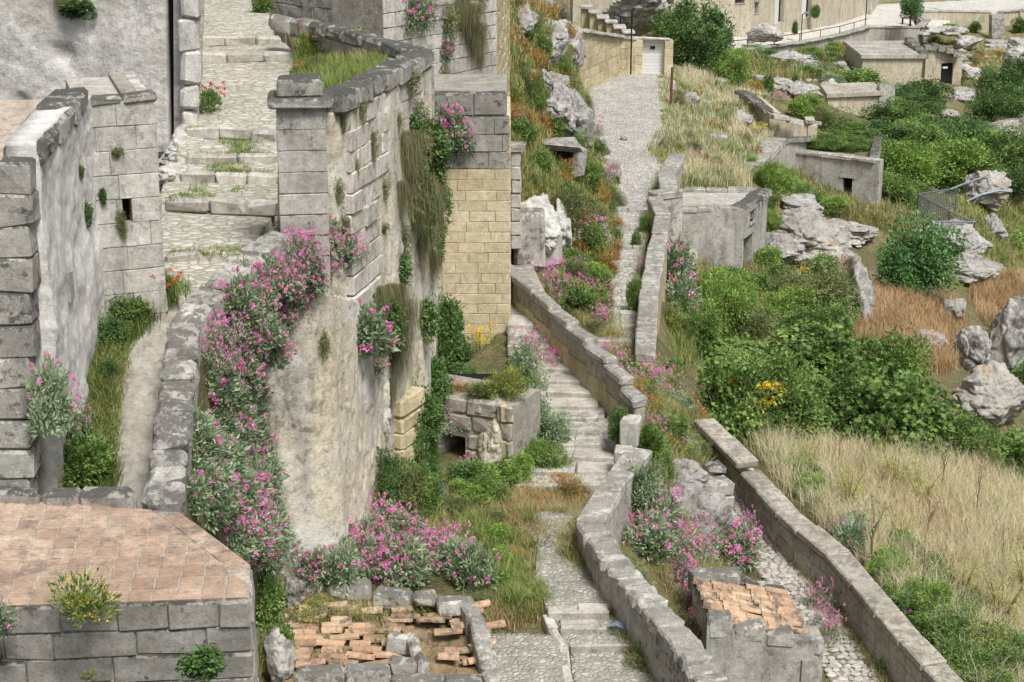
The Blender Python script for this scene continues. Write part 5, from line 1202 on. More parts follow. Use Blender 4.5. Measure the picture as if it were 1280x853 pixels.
# house with black door
b3 = thing('hut', P(1185, 108, -16), 'buff gabled hut with a black iron door beside a flat-roofed block', 'house')
A, B = P(1155, 106, -16.2), P(1201, 106, -16.3); L3 = (V2(B) - V2(A)).length; zt3 = Q(1180, 62, A.y).z
sdo = lambda px: (px - 1155) / 46 * L3
ops = [(sdo(1175), sdo(1190), CZ - 16.8, Q(1180, 80, A.y).z)]
wall_core('front_wall', b3, A, B, CZ - 17.5, zt3, .5, M['housebuff'], openings=ops, ztB=zt3 - .5); dr_ = openpart(b3, 'door', A, B, ops[0], .15, M['darkdoor'])
sgn = Q(1182, 85, A.y - .0); V, Fc = boxes_mesh([[(sgn.x - .15, A.y + .1, sgn.z - .06), (sgn.x + .15, A.y + .1, sgn.z - .06), (sgn.x + .15, A.y + .14, sgn.z - .06), (sgn.x - .15, A.y + .14, sgn.z - .06), (sgn.x - .15, A.y + .1, sgn.z + .06), (sgn.x + .15, A.y + .1, sgn.z + .06), (sgn.x + .15, A.y + .14, sgn.z + .06), (sgn.x - .15, A.y + .14, sgn.z + .06)]]); wobj('door_sign', V, Fc, M['paper'], b3)
for k, (x0, x1, y) in enumerate(((1155, 1164, 56), (1164, 1172, 54), (1172, 1182, 57), (1182, 1191, 60), (1191, 1201, 64))): a = Q(x0, y, A.y + .2); b = Q(x1, y, A.y + .2); seg_block(b3, 'coping_stone', a, b, .6, .35, M['greydark'])
b4 = thing('flat_roofed_block', P(1110, 120, -16), 'pale flat-roofed block house with a dark eave line left of the black-doored hut', 'house')
A, B = P(1076, 118, -16.1), P(1150, 122, -16.3); zt4 = Q(1110, 73, A.y).z; wall_core('wall', b4, A, B, CZ - 17.5, zt4, 5.5, M['housebuff'])
V = [Vector((A.x - .15, A.y - .15, zt4)), Vector((B.x + .15, B.y - .15, zt4)), Vector((B.x + .3, B.y + 6, zt4 + .1)), Vector((A.x - .1, A.y + 6, zt4 + .1))]
Vv, Fc = boxes_mesh([[tuple(v) for v in V] + [(v.x, v.y, v.z + .22) for v in V]]); wobj('roof', Vv, Fc, M['coping'], b4)
for k in range(4): a = P(1146 + k * 3, 72 - k * 5, -13.6); seg_block(b4, 'parapet_block', Vector((B.x + .1, B.y + k * 1.2, zt4 + .35 + .12 * k)), Vector((B.x + .15, B.y + 1.2 + k * 1.2, zt4 + .35 + .12 * k)), .5, .4, M['greydark'])
b5 = thing('low_store', P(1065, 150, -15), 'low buff store with a tiled ledge roof in the green shrubs', 'house')
A, B = P(1034, 146, -14.6), P(1098, 150, -14.9); zt5 = Q(1065, 122, A.y).z; wall_core('wall', b5, A, B, CZ - 16, zt5, 3, M['housebuff'])
Vv, Fc = boxes_mesh([[(A.x - .1, A.y - .15, zt5), (B.x + .1, B.y - .15, zt5), (B.x + .2, B.y + 2.6, zt5 + .1), (A.x, A.y + 2.6, zt5 + .1), (A.x - .1, A.y - .15, zt5 + .2), (B.x + .1, B.y - .15, zt5 + .2), (B.x + .2, B.y + 2.6, zt5 + .3), (A.x, A.y + 2.6, zt5 + .3)]]); wobj('roof', Vv, Fc, M['copingr'], b5)
obj('corner_block', block(.8, .8, 1.2, M['grey'], .05, .03), (B.x + .35, B.y + .3, zt5 - .1), b5)
# far houses on the street
fh = thing('street_house', P(930, 40, -13.6), 'long buff house on the far street with barred windows and tall doors', 'house')
def fq(px, py, y): return Q(px, py, y)
segs = [(862, 938, 118, 116), (938, 1051, 116, 131)]
fl = [(846, 56, 116), (898, 45, 116), (940, 44, 117), (985, 38, 122), (1042, 30, 130)]
pts = [Q(838, 45, 113), Q(938, 45, 117), Q(1042, 30, 131)]
def ops_for(A, B, lst):
    L = (V2(B) - V2(A)).length; out = []
    for (x0, x1, y0, y1) in lst:
        def s_of(px):
            u = (px - 640) / F; r = ray(px, 20); k = r.x / r.y
            dx = (V2(B) - V2(A)) / L; return (k * A.y - A.x) / (dx.x - k * dx.y)
        a, b = s_of(x0), s_of(x1); ym = A.y + (B.y - A.y) * ((a + b) / 2 / L); out.append((a, b, Q(x0, y1, ym).z, Q(x0, y0, ym).z))
    return out
l1 = [(831, 842, -12, 6), (878, 884, 5, 23), (918, 930, -8, 4)]
l2 = [(943, 948, 3, 16), (968, 980, -12, 29), (1002, 1014, -14, 23)]
for A, B, lst in ((pts[0], pts[1], l1), (pts[1], pts[2], l2)):
    o_ = ops_for(A, B, lst); wall_core('wall', fh, A, B, CZ - 16, CZ - 4, .5, M['housebuff'], openings=o_)
    for k, o in enumerate(o_):
        tall = o[3] - o[2] > 1.6
        openpart(fh, 'door' if tall else 'window', A, B, o, .3, M['wood'] if not tall else M['darkdoor'])
        if tall:
            s1 = o[0] + (o[1] - o[0]) * .55; openpart(fh, 'open_shutter', A, B, (o[0] + .1, s1, o[2], o[3]), .1, M['whitepaint'])
sd1_ = pts[2] + Vector((4, 8, 0)); wall_core('end_wall', fh, pts[2], sd1_, CZ - 16, CZ - 4, .5, M['housebuff'])
fh2 = thing('corner_house', P(1065, 20, -14), 'buff corner house with a dark arched doorway at the street bend', 'house')
A, B = Q(1026, 20, 141), Q(1088, 12, 139); o_ = ops_for(A, B, [(1036, 1050, -10, 19)]); wall_core('wall', fh2, A, B, CZ - 17, CZ - 4, .5, M['housebuff'], openings=o_); openpart(fh2, 'door', A, B, o_[0], .4, M['dark'])  # dark door panel paints the shade of the opening
wall_core('end_wall', fh2, B, B + Vector((3, 10, 0)), CZ - 17, CZ - 4, .5, M['housegrey'])
fb_ = thing('far_house_row', Q(1180, 0, 165), 'pale wall at the top of the far street', 'house')
wall_core('wall', fb_, Q(1090, 6, 160), Q(1320, 4, 165), CZ - 18, CZ - 8, 1, M['housegrey'])
for k, (x, y, w, h) in enumerate(((893, 56, 30, 20), (925, 58, 26, 16), (955, 54, 40, 24), (1165, 44, 36, 14), (1190, 46, 40, 12), (1210, 64, 40, 16), (1275, 72, 40, 22), (1270, 105, 40, 20), (1220, 105, 40, 22), (1205, 82, 40, 14), (1190, 150, 30, 12), (1265, 190, 30, 30), (1060, 100, 20, 16), (1090, 100, 30, 16), (1120, 100, 24, 14), (1210, 130, 50, 14), (1270, 85, 40, 24))):
    rock('slope_rock', x, y, None if y > 55 else [-13.0, -13.6, -13.9, -15.6, -15.8][k], w, h, w * .05 + 1, M['rock'], 'grey weathered rock on the far slope between street and huts', 190 + k, group='rocks on the far slope', cat='rock', sub=5, cuts=12)
fw4 = thing('shrub_terrace_wall', P(1250, 160, -16), 'low grey terrace wall behind the dark shrubs', 'wall')
coping(fw4, [P(1215, 160, -15.2), P(1262, 150, -15.6), P(1300, 146, -15.8)], .6, .8, 1.2, M['grey'], name='stone_block', ch=.05, jit=.03)
# ------------------------------------------------------------------ vegetation: shapes
NR = np.random.RandomState(5)
def nz(a): return a / (np.linalg.norm(a, axis=-1, keepdims=True) + 1e-9)
def clump(p, r, N):      # leaf tone varies from sprig to sprig
    e = np.ptp(p[:, 0]) + 1e-6; q = p / e; return np.clip(.5 * r.uniform(0, 1, N) + .25 + .55 * vnoise(q[:, 0] * 7, q[:, 1] * 7, q[:, 2] * 7, 3), 0, 1)
def leaves(p, n, L, W, up=.25, rand=.8, droop=0.0, seed=0, fold=.2):
    r = np.random.RandomState(seed); N = len(p); L = L * r.uniform(.65, 1.3, (N, 1)); W = W * r.uniform(.7, 1.25, (N, 1))
    a = nz(n * .7 + r.normal(size=(N, 3)) * rand * .6 + np.array([0, 0, up - droop])); b = nz(np.cross(a, nz(r.normal(size=(N, 3)) + np.array([0, 0, 1.2])))); c = np.cross(a, b)
    V = np.stack([p, p + a * L * .45 + b * W / 2 + c * W * fold, p + a * L, p + a * L * .45 - b * W / 2 + c * W * fold], 1).reshape(-1, 3)
    k = np.arange(N)[:, None] * 4; Fc = np.concatenate([k + [0, 1, 2], k + [0, 2, 3]])
    return V, Fc, np.repeat(clump(p, r, N), 4)
def lobed(p, n, S, seed=0):       # broad five-lobed leaves
    r = np.random.RandomState(seed); N = len(p); S = S * r.uniform(.6, 1.25, (N, 1))
    a = nz(n * .6 + r.normal(size=(N, 3)) * .5 + np.array([0, 0, -.25])); b = nz(np.cross(a, nz(r.normal(size=(N, 3)) * .7 + np.array([0, 0, 1.4])))); c = np.cross(a, b)
    pr = [(0, 0), (.1, .5), (.45, .3), (.62, .55), (.7, .2), (1.0, 0), (.7, -.2), (.62, -.55), (.45, -.3), (.1, -.5)]
    V = np.stack([p + a * S * x + b * S * y - c * S * abs(y) * .25 for x, y in pr], 1).reshape(-1, 3); k = np.arange(N)[:, None] * 10
    Fc = np.concatenate([k + q for q in ([0, 1, 2], [0, 2, 4], [2, 3, 4], [0, 4, 6], [4, 5, 6], [0, 6, 8], [6, 7, 8], [0, 8, 9])])
    return V, Fc, np.repeat(clump(p, r, N), 10)
def blades(p, h, w, lean, dirs=None, seed=0, curl=.5):
    r = np.random.RandomState(seed); N = len(p); h = np.asarray(h).reshape(-1, 1) * r.uniform(.6, 1.2, (N, 1))
    t = r.uniform(0, 2 * np.pi, N); d = np.stack([np.cos(t), np.sin(t), 0 * t], 1) if dirs is None else dirs
    ln = lean * r.uniform(.3, 1.3, (N, 1)); u = np.array([0, 0, 1.])
    s = nz(np.stack([-d[:, 1], d[:, 0], 0 * d[:, 0]], 1) + 1e-6); s = nz(s + r.normal(size=(N, 3)) * .3)
    m = p + nz(u + d * ln * .5) * h * .55; e = m + nz(u * (1 - curl * ln) + d * ln * 1.6) * h * .5; w = np.asarray(w).reshape(-1, 1) if np.ndim(w) else w
    V = np.stack([p - s * w / 2, p + s * w / 2, m + s * w * .4, m - s * w * .4, e], 1).reshape(-1, 3); k = np.arange(N)[:, None] * 5
    return V, np.concatenate([k + [0, 1, 2], k + [0, 2, 3], k + [3, 2, 4]]), np.repeat(r.uniform(0, 1, N), 5)
def pom(p, rad, per, seed=0, q=.68):        # flower heads from small petals
    r = np.random.RandomState(seed); N = len(p); rad = np.asarray(rad).reshape(-1, 1) * np.ones((N, 1)); d = nz(r.normal(size=(N * per, 3)) + np.array([0, 0, .45])); P0 = np.repeat(p, per, 0); R0 = np.repeat(rad, per, 0)
    V, Fc, t = leaves(P0 + d * R0 * .45, d, 1, 1, 0, .6, 0, seed)
    V = V.reshape(-1, 4, 3); c = V[:, :1]; V = c + (V - c) * (R0 * q * 1.3)[:, None]; tt = np.repeat(np.clip(np.repeat(r.uniform(0, 1, N), per) * .7 + r.uniform(0, .3, N * per), 0, 1), 4)
    return V.reshape(-1, 3), Fc, tt
def lumps(n, k, seed, rx=1, ry=1, rz=1, flat=True, lr=.42, shell=.62):
    r = np.random.RandomState(seed); C = nz(r.normal(size=(k, 3))) * r.uniform(.25, shell, (k, 1)) ** 1; Rr = r.uniform(lr * .7, lr * 1.25, k)
    i = r.randint(0, k, n); d = nz(r.normal(size=(n, 3))); p = C[i] + d * (Rr[i] * r.uniform(.72, 1.04, n))[:, None]
    p[:, 2] = p[:, 2] * .95 + .5 if flat else p[:, 2]
    nn = nz(d + .5 * nz(p - np.array([0, 0, .3])))
    sp = r.uniform(size=n) < .16; p = p + (nz(d + .6 * nz(C[i]) + np.array([0, 0, .35])) * (sp * np.abs(r.normal(0, .13, n)))[:, None])   # shoots breaking the outline
    keep = p[:, 2] > .0 if flat else np.ones(n, bool)
    p = p * np.array([rx, ry, rz]); return p[keep], nn[keep]
def cat3(*a):
    V = []; Fc = []; T = []; n = 0
    for v, f, t in a: V.append(v); Fc.append(f + n); T.append(t); n += len(v)
    return np.concatenate(V), np.concatenate(Fc), np.concatenate(T)
TMP = {}
def template(key, parts):      # parts: [(part name, (V,F,tint), material)]
    ms = [(nm, mesh(nm, v, f, M[mt], False, t)) for nm, (v, f, t), mt in parts]
    al = np.concatenate([p[1][0] for p in parts]); w = (np.percentile(np.abs(al[:, :2]), 97)) * 2; h = np.percentile(al[:, 2], 98); h = max(h, .05)
    TMP[key] = (ms, w, h)
def tubes3(lst, n=5):
    V = []; Fc = []; k = 0
    for pts, r in lst:
        v, f = tube([Vector(p) for p in pts], r, n); f = [[i + k for i in q] for q in f]; V += v; k += len(v)
        for q in f:
            for j in range(1, len(q) - 1): Fc.append([q[0], q[j], q[j + 1]])
    return np.array(V), np.array(Fc), np.full(len(V), .5)
for s in range(4):
    p, n = lumps(1300, 14, 100 + s, .36, .36, .42)
    lf = leaves(p, n, .085, .032, .3, .8, 0, s)
    r = np.random.RandomState(s + 40); hp, hn = lumps(88, 14, 100 + s, .37, .37, .43); m_ = hn[:, 2] > -.2; hp = (hp + hn * np.array([.1, .1, .09]) + r.uniform(-.02, .02, hp.shape))[m_]
    st = blades(hp - hn[m_] * .12 - np.array([0, 0, .06]), np.full(len(hp), .13), .008, .2, seed=s)
    fl = pom(hp, r.uniform(.02, .042, len(hp)), 18, s)
    template('val_dense%d' % s, [('foliage', lf, 'valerian'), ('flower_heads', fl, 'pink'), ('stems', st, 'leafg')])
    sel = r.choice(len(hp), 20, False); fl2 = pom(hp[sel], r.uniform(.022, .042, 20), 18, s + 9)
    template('val_leafy%d' % s, [('foliage', cat3(lf, leaves(*lumps(700, 10, 140 + s, .38, .38, .4), .08, .03, .3, .8, 0, s + 3)), 'valerian'), ('flower_heads', fl2, 'pink'), ('stems', st, 'leafg')])
    # loose sprawling spray of pink heads
    q = np.stack([r.uniform(-.4, .4, 60), r.uniform(-.3, .3, 60), r.uniform(.05, .5, 60)], 1)
    template('val_spray%d' % s, [('foliage', leaves(np.repeat(q * [1, 1, .55], 9, 0) + r.normal(size=(540, 3)) * .05, r.normal(size=(540, 3)), .075, .026, .3, 1, 0, s), 'valerian'), ('flower_heads', pom(q + r.normal(size=q.shape) * .03, r.uniform(.018, .036, 60), 16, s), 'pink')])
    # shrubs
    for key, mt, N, L, W in (('shrub_green', 'leafg', 5200, .075, .036), ('shrub_dark', 'leafd', 5600, .07, .034), ('shrub_fresh', 'leafy', 5200, .078, .038), ('shrub_grey', 'valerian', 4600, .07, .028), ('shrub_moss', 'caper', 5000, .075, .015)):
        p, n = lumps(N, 20, 200 + s * 7 + len(key), .5, .5, .62)
        rs2 = np.random.RandomState(s); stem = [([(0, 0, -.1), (rs2.uniform(-.1, .1), rs2.uniform(-.1, .1), .3)], [.03, .012]) for _ in range(3)]
        template(key + str(s), [('foliage', leaves(p, n, L, W, .15, .9, 0, s), mt), ('stems', tubes3(stem), 'bark')])
    if s < 2:
        for key, mt in (('bush_green', 'leafg'), ('bush_dark', 'leafd'), ('bush_fresh', 'leafy')):
            p, n = lumps(11000, 44, 800 + s * 3 + len(key), .5, .5, .6, lr=.24, shell=.82); rs2 = np.random.RandomState(s)
            limbs = [([(0, 0, -.1), (rs2.uniform(-.15, .15), rs2.uniform(-.15, .15), .25), (rs2.uniform(-.35, .35), rs2.uniform(-.35, .35), .55)], [.03, .02, .006]) for _ in range(6)]
            for q in (0, 2): template(key + str(s + q), [('foliage', leaves(p, n, .042, .02, .15, .9, 0, s), mt), ('stems', tubes3(limbs), 'bark')])
    # wall tufts: drooping dry grass / mossy caper, hang towards -y and down
    N = 1700; r = np.random.RandomState(60 + s); q = np.stack([r.normal(0, .16, N), -np.abs(r.normal(0, .08, N)), -np.abs(r.normal(0, .2, N))], 1); dirs = nz(np.stack([r.normal(0, .9, N), -np.ones(N) * .9, 0 * r.uniform(size=N)], 1))
    V, Fc, T = blades(q, r.uniform(.15, .5, N), .007, 1.0, dirs, s, 0)
    V = V.reshape(-1, 5, 3); base = V[:, :1]; f_ = r.uniform(.5, 1, (N, 1, 1)); rel = V - base; rel2 = rel.copy(); rel2[..., 2] = np.abs(rel[..., 2]) * np.array([1, 1, .15, .15, -1.3]) * f_[..., 0]; V = (base + rel2).reshape(-1, 3)
    template('hang_dry%d' % s, [('foliage', (V, Fc, T), 'drytuft')]); TMP['hang_dry%d' % s] = (TMP['hang_dry%d' % s][0], .9, .9)
    p, n = lumps(1500, 12, 300 + s, .3, .22, .5, False); p[:, 1] -= .08
    template('hang_moss%d' % s, [('foliage', leaves(p, n, .075, .018, -.2, .9, .2, s), 'caper')]); TMP['hang_moss%d' % s] = (TMP['hang_moss%d' % s][0], .6, 1.0)
    template('hang_green%d' % s, [('foliage', leaves(p, n, .08, .045, 0, .9, .1, s), 'leafd')]); TMP['hang_green%d' % s] = (TMP['hang_green%d' % s][0], .6, 1.0)
    # fennel / wild mustard: feathery with yellow umbels
    r = np.random.RandomState(70 + s); st = []; um = []; fe = []
    for k in range(9):
        a, l = r.uniform(0, 6.28), r.uniform(.55, 1.0); tip = np.array([math.cos(a) * .35 * l, math.sin(a) * .35 * l, l]); st.append(([(0, 0, -.05), tuple(tip * [.4, .4, .55]), tuple(tip)], [.012, .009, .005]))
        um.append(tip + r.normal(size=(9, 3)) * [.07, .07, .04]); fe.append(tip * r.uniform(.2, .8, (60, 1)) + r.normal(size=(60, 3)) * .07)
    um = np.concatenate(um); fe = np.concatenate(fe)
    template('fennel%d' % s, [('stems', tubes3(st), 'stalk'), ('foliage', leaves(fe, r.normal(size=fe.shape), .12, .012, .5, .8, 0, s), 'leafy'), ('flower_heads', pom(um, .03, 12, s), 'yellowf')])
    template('fennelp%d' % s, [('stems', tubes3(st), 'stalk'), ('foliage', leaves(fe, r.normal(size=fe.shape), .12, .01, .5, .8, 0, s), 'fennely'), ('flower_heads', pom(um, .02, 8, s), 'fennely')])
    template('dry_weed%d' % s, [('foliage', leaves(*lumps(1500, 12, 450 + s, .45, .45, .5), .11, .018, .5, .8, 0, s), 'orangew')])
    template('yellow_weed%d' % s, [('foliage', leaves(*lumps(900, 10, 400 + s, .4, .4, .4), .1, .02, .6, .6, 0, s), 'grassg'), ('flower_heads', pom(np.concatenate([lumps(110, 10, 400 + s, .43, .43, .46)[0]]), .016, 8, s), 'yellowf')])
    # poppies
    q = np.stack([r.normal(0, .22, 14), r.normal(0, .22, 14), r.uniform(.28, .6, 14)], 1)
    template('poppy%d' % s, [('foliage', cat3(leaves(*lumps(700, 9, 500 + s, .34, .34, .34), .12, .025, .7, .6, 0, s), blades(q * [1, 1, 0], q[:, 2], .008, .1, seed=s)), 'leafg'), ('flower_heads', pom(q, .04, 10, s, .9), 'red')])
    # dead stalk
    t = r.uniform(.75, 1); brs = [([(0, 0, -.1), (.03, 0, .5), (r.uniform(-.15, .15), 0, 1)], [.016, .012, .006])] + [([(.02, 0, z0), (r.uniform(-.2, .2), r.uniform(-.2, .2), z0 + .22)], [.007, .003]) for z0 in (.45, .55, .65, .72, .8)]
    template('stalk%d' % s, [('stems', tubes3(brs), 'stalk'), ('seed_heads', pom(r.normal(size=(14, 3)) * [.12, .12, .12] + [0, 0, .88], .018, 8, s), 'drytuft')])
    # fig bush: limbs and big lobed leaves
    p, n = lumps(7600, 40, 600 + s, 1, 1, .95, lr=.25, shell=.8)
    r = np.random.RandomState(80 + s); limbs = []
    for k in range(7):
        a = r.uniform(0, 6.28); l = r.uniform(.4, .85); limbs.append(([(0, 0, -.15), (math.cos(a) * l * .4, math.sin(a) * l * .4, .3), (math.cos(a) * l, math.sin(a) * l, .75)], [.05, .035, .012]))
    template('fig%d' % s, [('crown', lobed(p, n, .088, s), 'leafg'), ('trunk', tubes3(limbs), 'bark')])
    p, n = lumps(8000, 34, 700 + s, .8, .8, .9, lr=.26, shell=.8); p[:, 2] += .25
    limbs = [([(0, 0, -.2), (.02, .0, .4), (.05, .03, .9)], [.06, .045, .02])] + [([(.02, 0, .35 + .06 * k), (math.cos(k * 2.1) * .5, math.sin(k * 2.1) * .5, .8 + .05 * k)], [.03, .01]) for k in range(6)]
    template('tree%d' % s, [('crown', leaves(p, n, .075, .036, .0, .9, .1, s), 'leaft'), ('trunk', tubes3(limbs), 'bark')])
    # tuft of weeds
    N = 260; r = np.random.RandomState(90 + s); q = np.stack([r.normal(0, .12, N), r.normal(0, .12, N), 0 * r.uniform(size=N)], 1)
    for key, mt in (('tuft_green', 'grassg'), ('tuft_dry', 'straw'), ('tuft_mixed', 'grassm')): template(key + str(s), [('foliage', blades(q, r.uniform(.25, .6, N), .014, .7, seed=s), mt)])
def _wb():
    VV = []; FF = []; n = 0
    for v, f in WS: VV += [tuple(p) for p in v]; FF += [tuple(int(i) + n for i in q) for q in f]; n += len(v)
    return BVHTree.FromPolygons(VV, FF)
WB = _wb()
def wallhit(px, py):
    r = WB.ray_cast(Vector((0, 0, CZ)), ray(px, py).normalized(), 90)[0]
    return r if r is not None else hit(px, py)
def spawn(kind, px, py, wpx, hpx, name, label, cat, group=None, y=None, rot=None, sy=None, v=None, pos=None):
    b = pos if pos is not None else hit(px, py) if y is None else (wallhit(px, py) if y == 'w' else Q(px, py, y))
    ms, w, h = TMP[kind + str(RN.randrange(4) if v is None else v)]; m = mpp(b)
    root = thing(name, b, label, cat, group); hang = kind.startswith('hang')
    root.rotation_euler = (0, 0, rot if rot is not None else (rnd(-.5, .5) if hang else rnd(0, 6.28)))
    sx = wpx * m / w; root.scale = (sx, sx if sy is None else sx * sy, hpx * m / h)
    for nm, me in ms:
        o = bpy.data.objects.new(nm, me); COL.objects.link(o); o.parent = root
        if nm in ('flower_heads', 'foliage', 'stems', 'seed_heads'): o['kind'] = 'stuff'
    return root
def scatter(kinds, poly, n, w, h, name, label, cat, group, jit=.25):
    xs = [p[0] for p in poly]; ys = [p[1] for p in poly]; c = 0
    while c < n:
        x, y = rnd(min(xs), max(xs)), rnd(min(ys), max(ys))
        if not inpoly(np.array(x), np.array(y), poly): continue
        k = RN.choice(kinds); s = rnd(1 - jit, 1 + jit); spawn(k, x, y, w * s, h * s, name, label, cat, group); c += 1
def grass(name, label, poly, n, per, hgt, wid, mat, lean=.6, spread=.08, seed=0, cat='grass', dens=None):
    r = np.random.RandomState(seed); xs = [p[0] for p in poly]; ys = [p[1] for p in poly]; X = r.uniform(min(xs), max(xs), n * 4); Y = r.uniform(min(ys), max(ys), n * 4); k = inpoly(X, Y, poly)
    if dens: k &= (fbm(X * dens[0], Y * dens[0] * 1.6, 0 * X, seed, 3) > dens[1])
    X = X[k][:n]; Y = Y[k][:n]; pts = []
    for x, y in zip(X, Y):
        q = BV.ray_cast(Vector((0, 0, CZ)), ray(x, y).normalized(), 500)[0]
        if q is not None: pts.append(q[:])
    pts = np.array(pts); N = len(pts); p = np.repeat(pts, per, 0); p = p + np.stack([r.normal(0, spread, len(p)), r.normal(0, spread, len(p)), np.full(len(p), -.03)], 1)
    hh = np.repeat(r.uniform(.55, 1.25, N) * hgt, per)
    far_ = np.clip(p[:, 1] / 40, .8, 3.0)
    b, f, t = blades(p, hh, wid * far_, lean, seed=seed)
    t = np.clip(t * .6 + np.repeat(np.repeat(r.uniform(0, .4, N), per), 5), 0, 1)
    o = wobj(name, b, f, M[mat], None, False, t); tag(o, label, cat, None, 'stuff'); return o
# ------------------------------------------------------------------ vegetation: placing
# grass and weeds nobody could count
grass('dry_meadow_grass', 'tall pale straw grass filling the meadow right of the lane parapet', [(915, 532), (1000, 527), (1130, 560), (1440, 600), (1440, 880), (1225, 880), (1150, 780), (1060, 690), (960, 590)], 12000, 9, .6, .011, 'straw', .7, .1, 1)
grass('rusty_meadow_grass', 'patches of rust-brown dry grass among the pale meadow straw', [(1020, 560), (1250, 590), (1290, 700), (1200, 760), (1100, 640)], 1500, 8, .5, .011, 'strawo', .6, .1, 2, dens=(.012, .1))
grass('verge_grass', 'green grass along the outer foot of the lane parapet', [(900, 540), (960, 580), (1075, 680), (1205, 830), (1300, 870), (1300, 800), (1190, 735), (1090, 655), (1000, 590)], 7000, 8, .36, .012, 'grassg', .7, .09, 3, dens=(.012, -.3))
grass('rusty_straw', 'rust-coloured dry grass covering the rocky mound behind the fig bushes', [(1078, 362), (1150, 372), (1200, 385), (1205, 440), (1178, 470), (1110, 450), (1060, 420)], 2600, 8, .5, .011, 'strawo', .6, .1, 4)
grass('rusty_straw', 'rust-coloured dry grass beside the layered ledge at the valley edge', [(1215, 350), (1290, 345), (1290, 400), (1225, 405)], 900, 8, .5, .011, 'strawo', .6, .1, 5)
grass('valley_grass', 'mixed green and dry grass on the valley floor before the box house', [(842, 335), (960, 330), (1070, 345), (1068, 420), (960, 440), (880, 420), (850, 460), (835, 400)], 4200, 8, .4, .012, 'grassm', .7, .1, 6)
grass('valley_green', 'lush green grass tufts on the valley floor before the box house', [(842, 335), (960, 335), (1050, 350), (1050, 420), (880, 440), (850, 470), (835, 400)], 2600, 8, .4, .014, 'grassg', .8, .1, 7, dens=(.02, .0))
grass('upper_meadow_grass', 'yellow dry meadow grass between the plaza and the garden walls', [(832, 95), (870, 85), (960, 105), (965, 165), (932, 235), (858, 236), (838, 190)], 4500, 8, .4, .012, 'straw', .6, .12, 8)
grass('upper_meadow_green', 'green weeds in the upper meadow beside the plaza', [(832, 95), (870, 85), (960, 105), (965, 165), (932, 235), (858, 236), (838, 190)], 3000, 8, .35, .014, 'grassg', .7, .12, 9, dens=(.03, .0))
HILL = [(622, 0), (690, -5), (712, 60), (728, 125), (735, 200), (758, 270), (755, 330), (700, 340), (650, 330), (645, 200)]
grass('hillside_grass', 'dry yellowish grass over the steep hillside left of the plaza', HILL, 5000, 8, .28, .013, 'grassm', .7, .12, 10)
grass('hillside_green', 'green grass patches over the steep hillside left of the plaza', HILL, 3500, 8, .26, .014, 'grassg', .8, .12, 11, dens=(.025, .0))
grass('hillside_rusty', 'rusty dry weeds on the steep hillside left of the plaza', HILL, 1600, 8, .26, .013, 'orangew', .8, .12, 12, dens=(.03, .15))
SLOPE = [(640, 345), (700, 352), (760, 400), (800, 450), (880, 528), (905, 570), (860, 605), (815, 600), (800, 540), (760, 440), (700, 385)]
grass('flower_slope_grass', 'mixed dry and green grass on the flower slope outside the balustrade', SLOPE, 4200, 8, .33, .011, 'grassm', .7, .09, 13)
grass('flower_slope_green', 'green weeds on the flower slope outside the balustrade', SLOPE, 2600, 8, .3, .013, 'grassg', .8, .09, 14, dens=(.03, 0))
TER = [(470, 620), (520, 590), (600, 600), (660, 570), (738, 600), (735, 640), (700, 660), (672, 690), (665, 740), (680, 770), (600, 790), (590, 740), (520, 700), (400, 720), (380, 690)]
grass('terrace_straw', 'trampled rusty straw on the terrace below the plinth', TER, 4200, 8, .2, .009, 'strawo', .9, .08, 15, dens=(.012, -.25))
grass('terrace_grass', 'mixed green and dry grass on the terrace below the plinth', TER, 5200, 8, .22, .01, 'grassm', .8, .08, 16)
grass('terrace_green', 'green grass on the terrace beside the collapsed roof', TER, 2600, 8, .28, .012, 'grassg', .8, .08, 17, dens=(.012, .05))
grass('parapet_foot_grass', 'mixed dry and green grass at the inner foot of the terrace parapet', [(728, 640), (742, 660), (775, 715), (820, 770), (868, 840), (850, 870), (800, 830), (775, 780), (745, 735), (700, 690)], 3000, 8, .3, .011, 'grassm', .8, .08, 18)
grass('parapet_foot_green', 'green grass at the inner foot of the terrace parapet', [(728, 650), (775, 715), (820, 770), (868, 840), (850, 870), (795, 830), (770, 760), (720, 700)], 1600, 8, .28, .012, 'grassg', .8, .08, 19, dens=(.015, .0))
grass('bastion_grass', 'bright grass on the bastion top behind the blackened coping', [(375, 60), (440, 42), (495, 74), (480, 92), (405, 116), (375, 100)], 2200, 8, .22, .009, 'grassg', .7, .07, 20)
grass('bastion_straw', 'dry grass leaning against the inner bastion wall', [(400, 55), (450, 48), (495, 74), (470, 84), (420, 80)], 700, 8, .25, .009, 'grassm', .7, .07, 21)
grass('lane_verge', 'weedy verge between the cobbles and the lane parapet', [(920, 590), (945, 608), (985, 668), (1045, 735), (1100, 800), (1150, 868), (1110, 868), (1040, 770), (985, 700), (935, 630)], 2400, 8, .2, .011, 'grassm', .9, .06, 22)
grass('lane_verge_green', 'green weeds between the cobbles and the lane parapet', [(925, 600), (985, 668), (1045, 735), (1150, 868), (1120, 868), (1040, 760), (985, 690), (935, 625)], 1400, 8, .18, .013, 'grassg', .9, .06, 23, dens=(.02, 0))
grass('walkway_weeds', 'green weeds along the left foot of the walkway', [(85, 612), (112, 500), (122, 430), (128, 372), (205, 352), (232, 366), (190, 400), (150, 440), (142, 500), (135, 560), (140, 612)], 2600, 8, .25, .011, 'grassg', .8, .06, 24)
grass('walkway_straw', 'dry grass along the left foot of the walkway', [(100, 600), (122, 430), (135, 400), (160, 420), (140, 520), (130, 600)], 700, 8, .25, .009, 'grassm', .8, .06, 25)
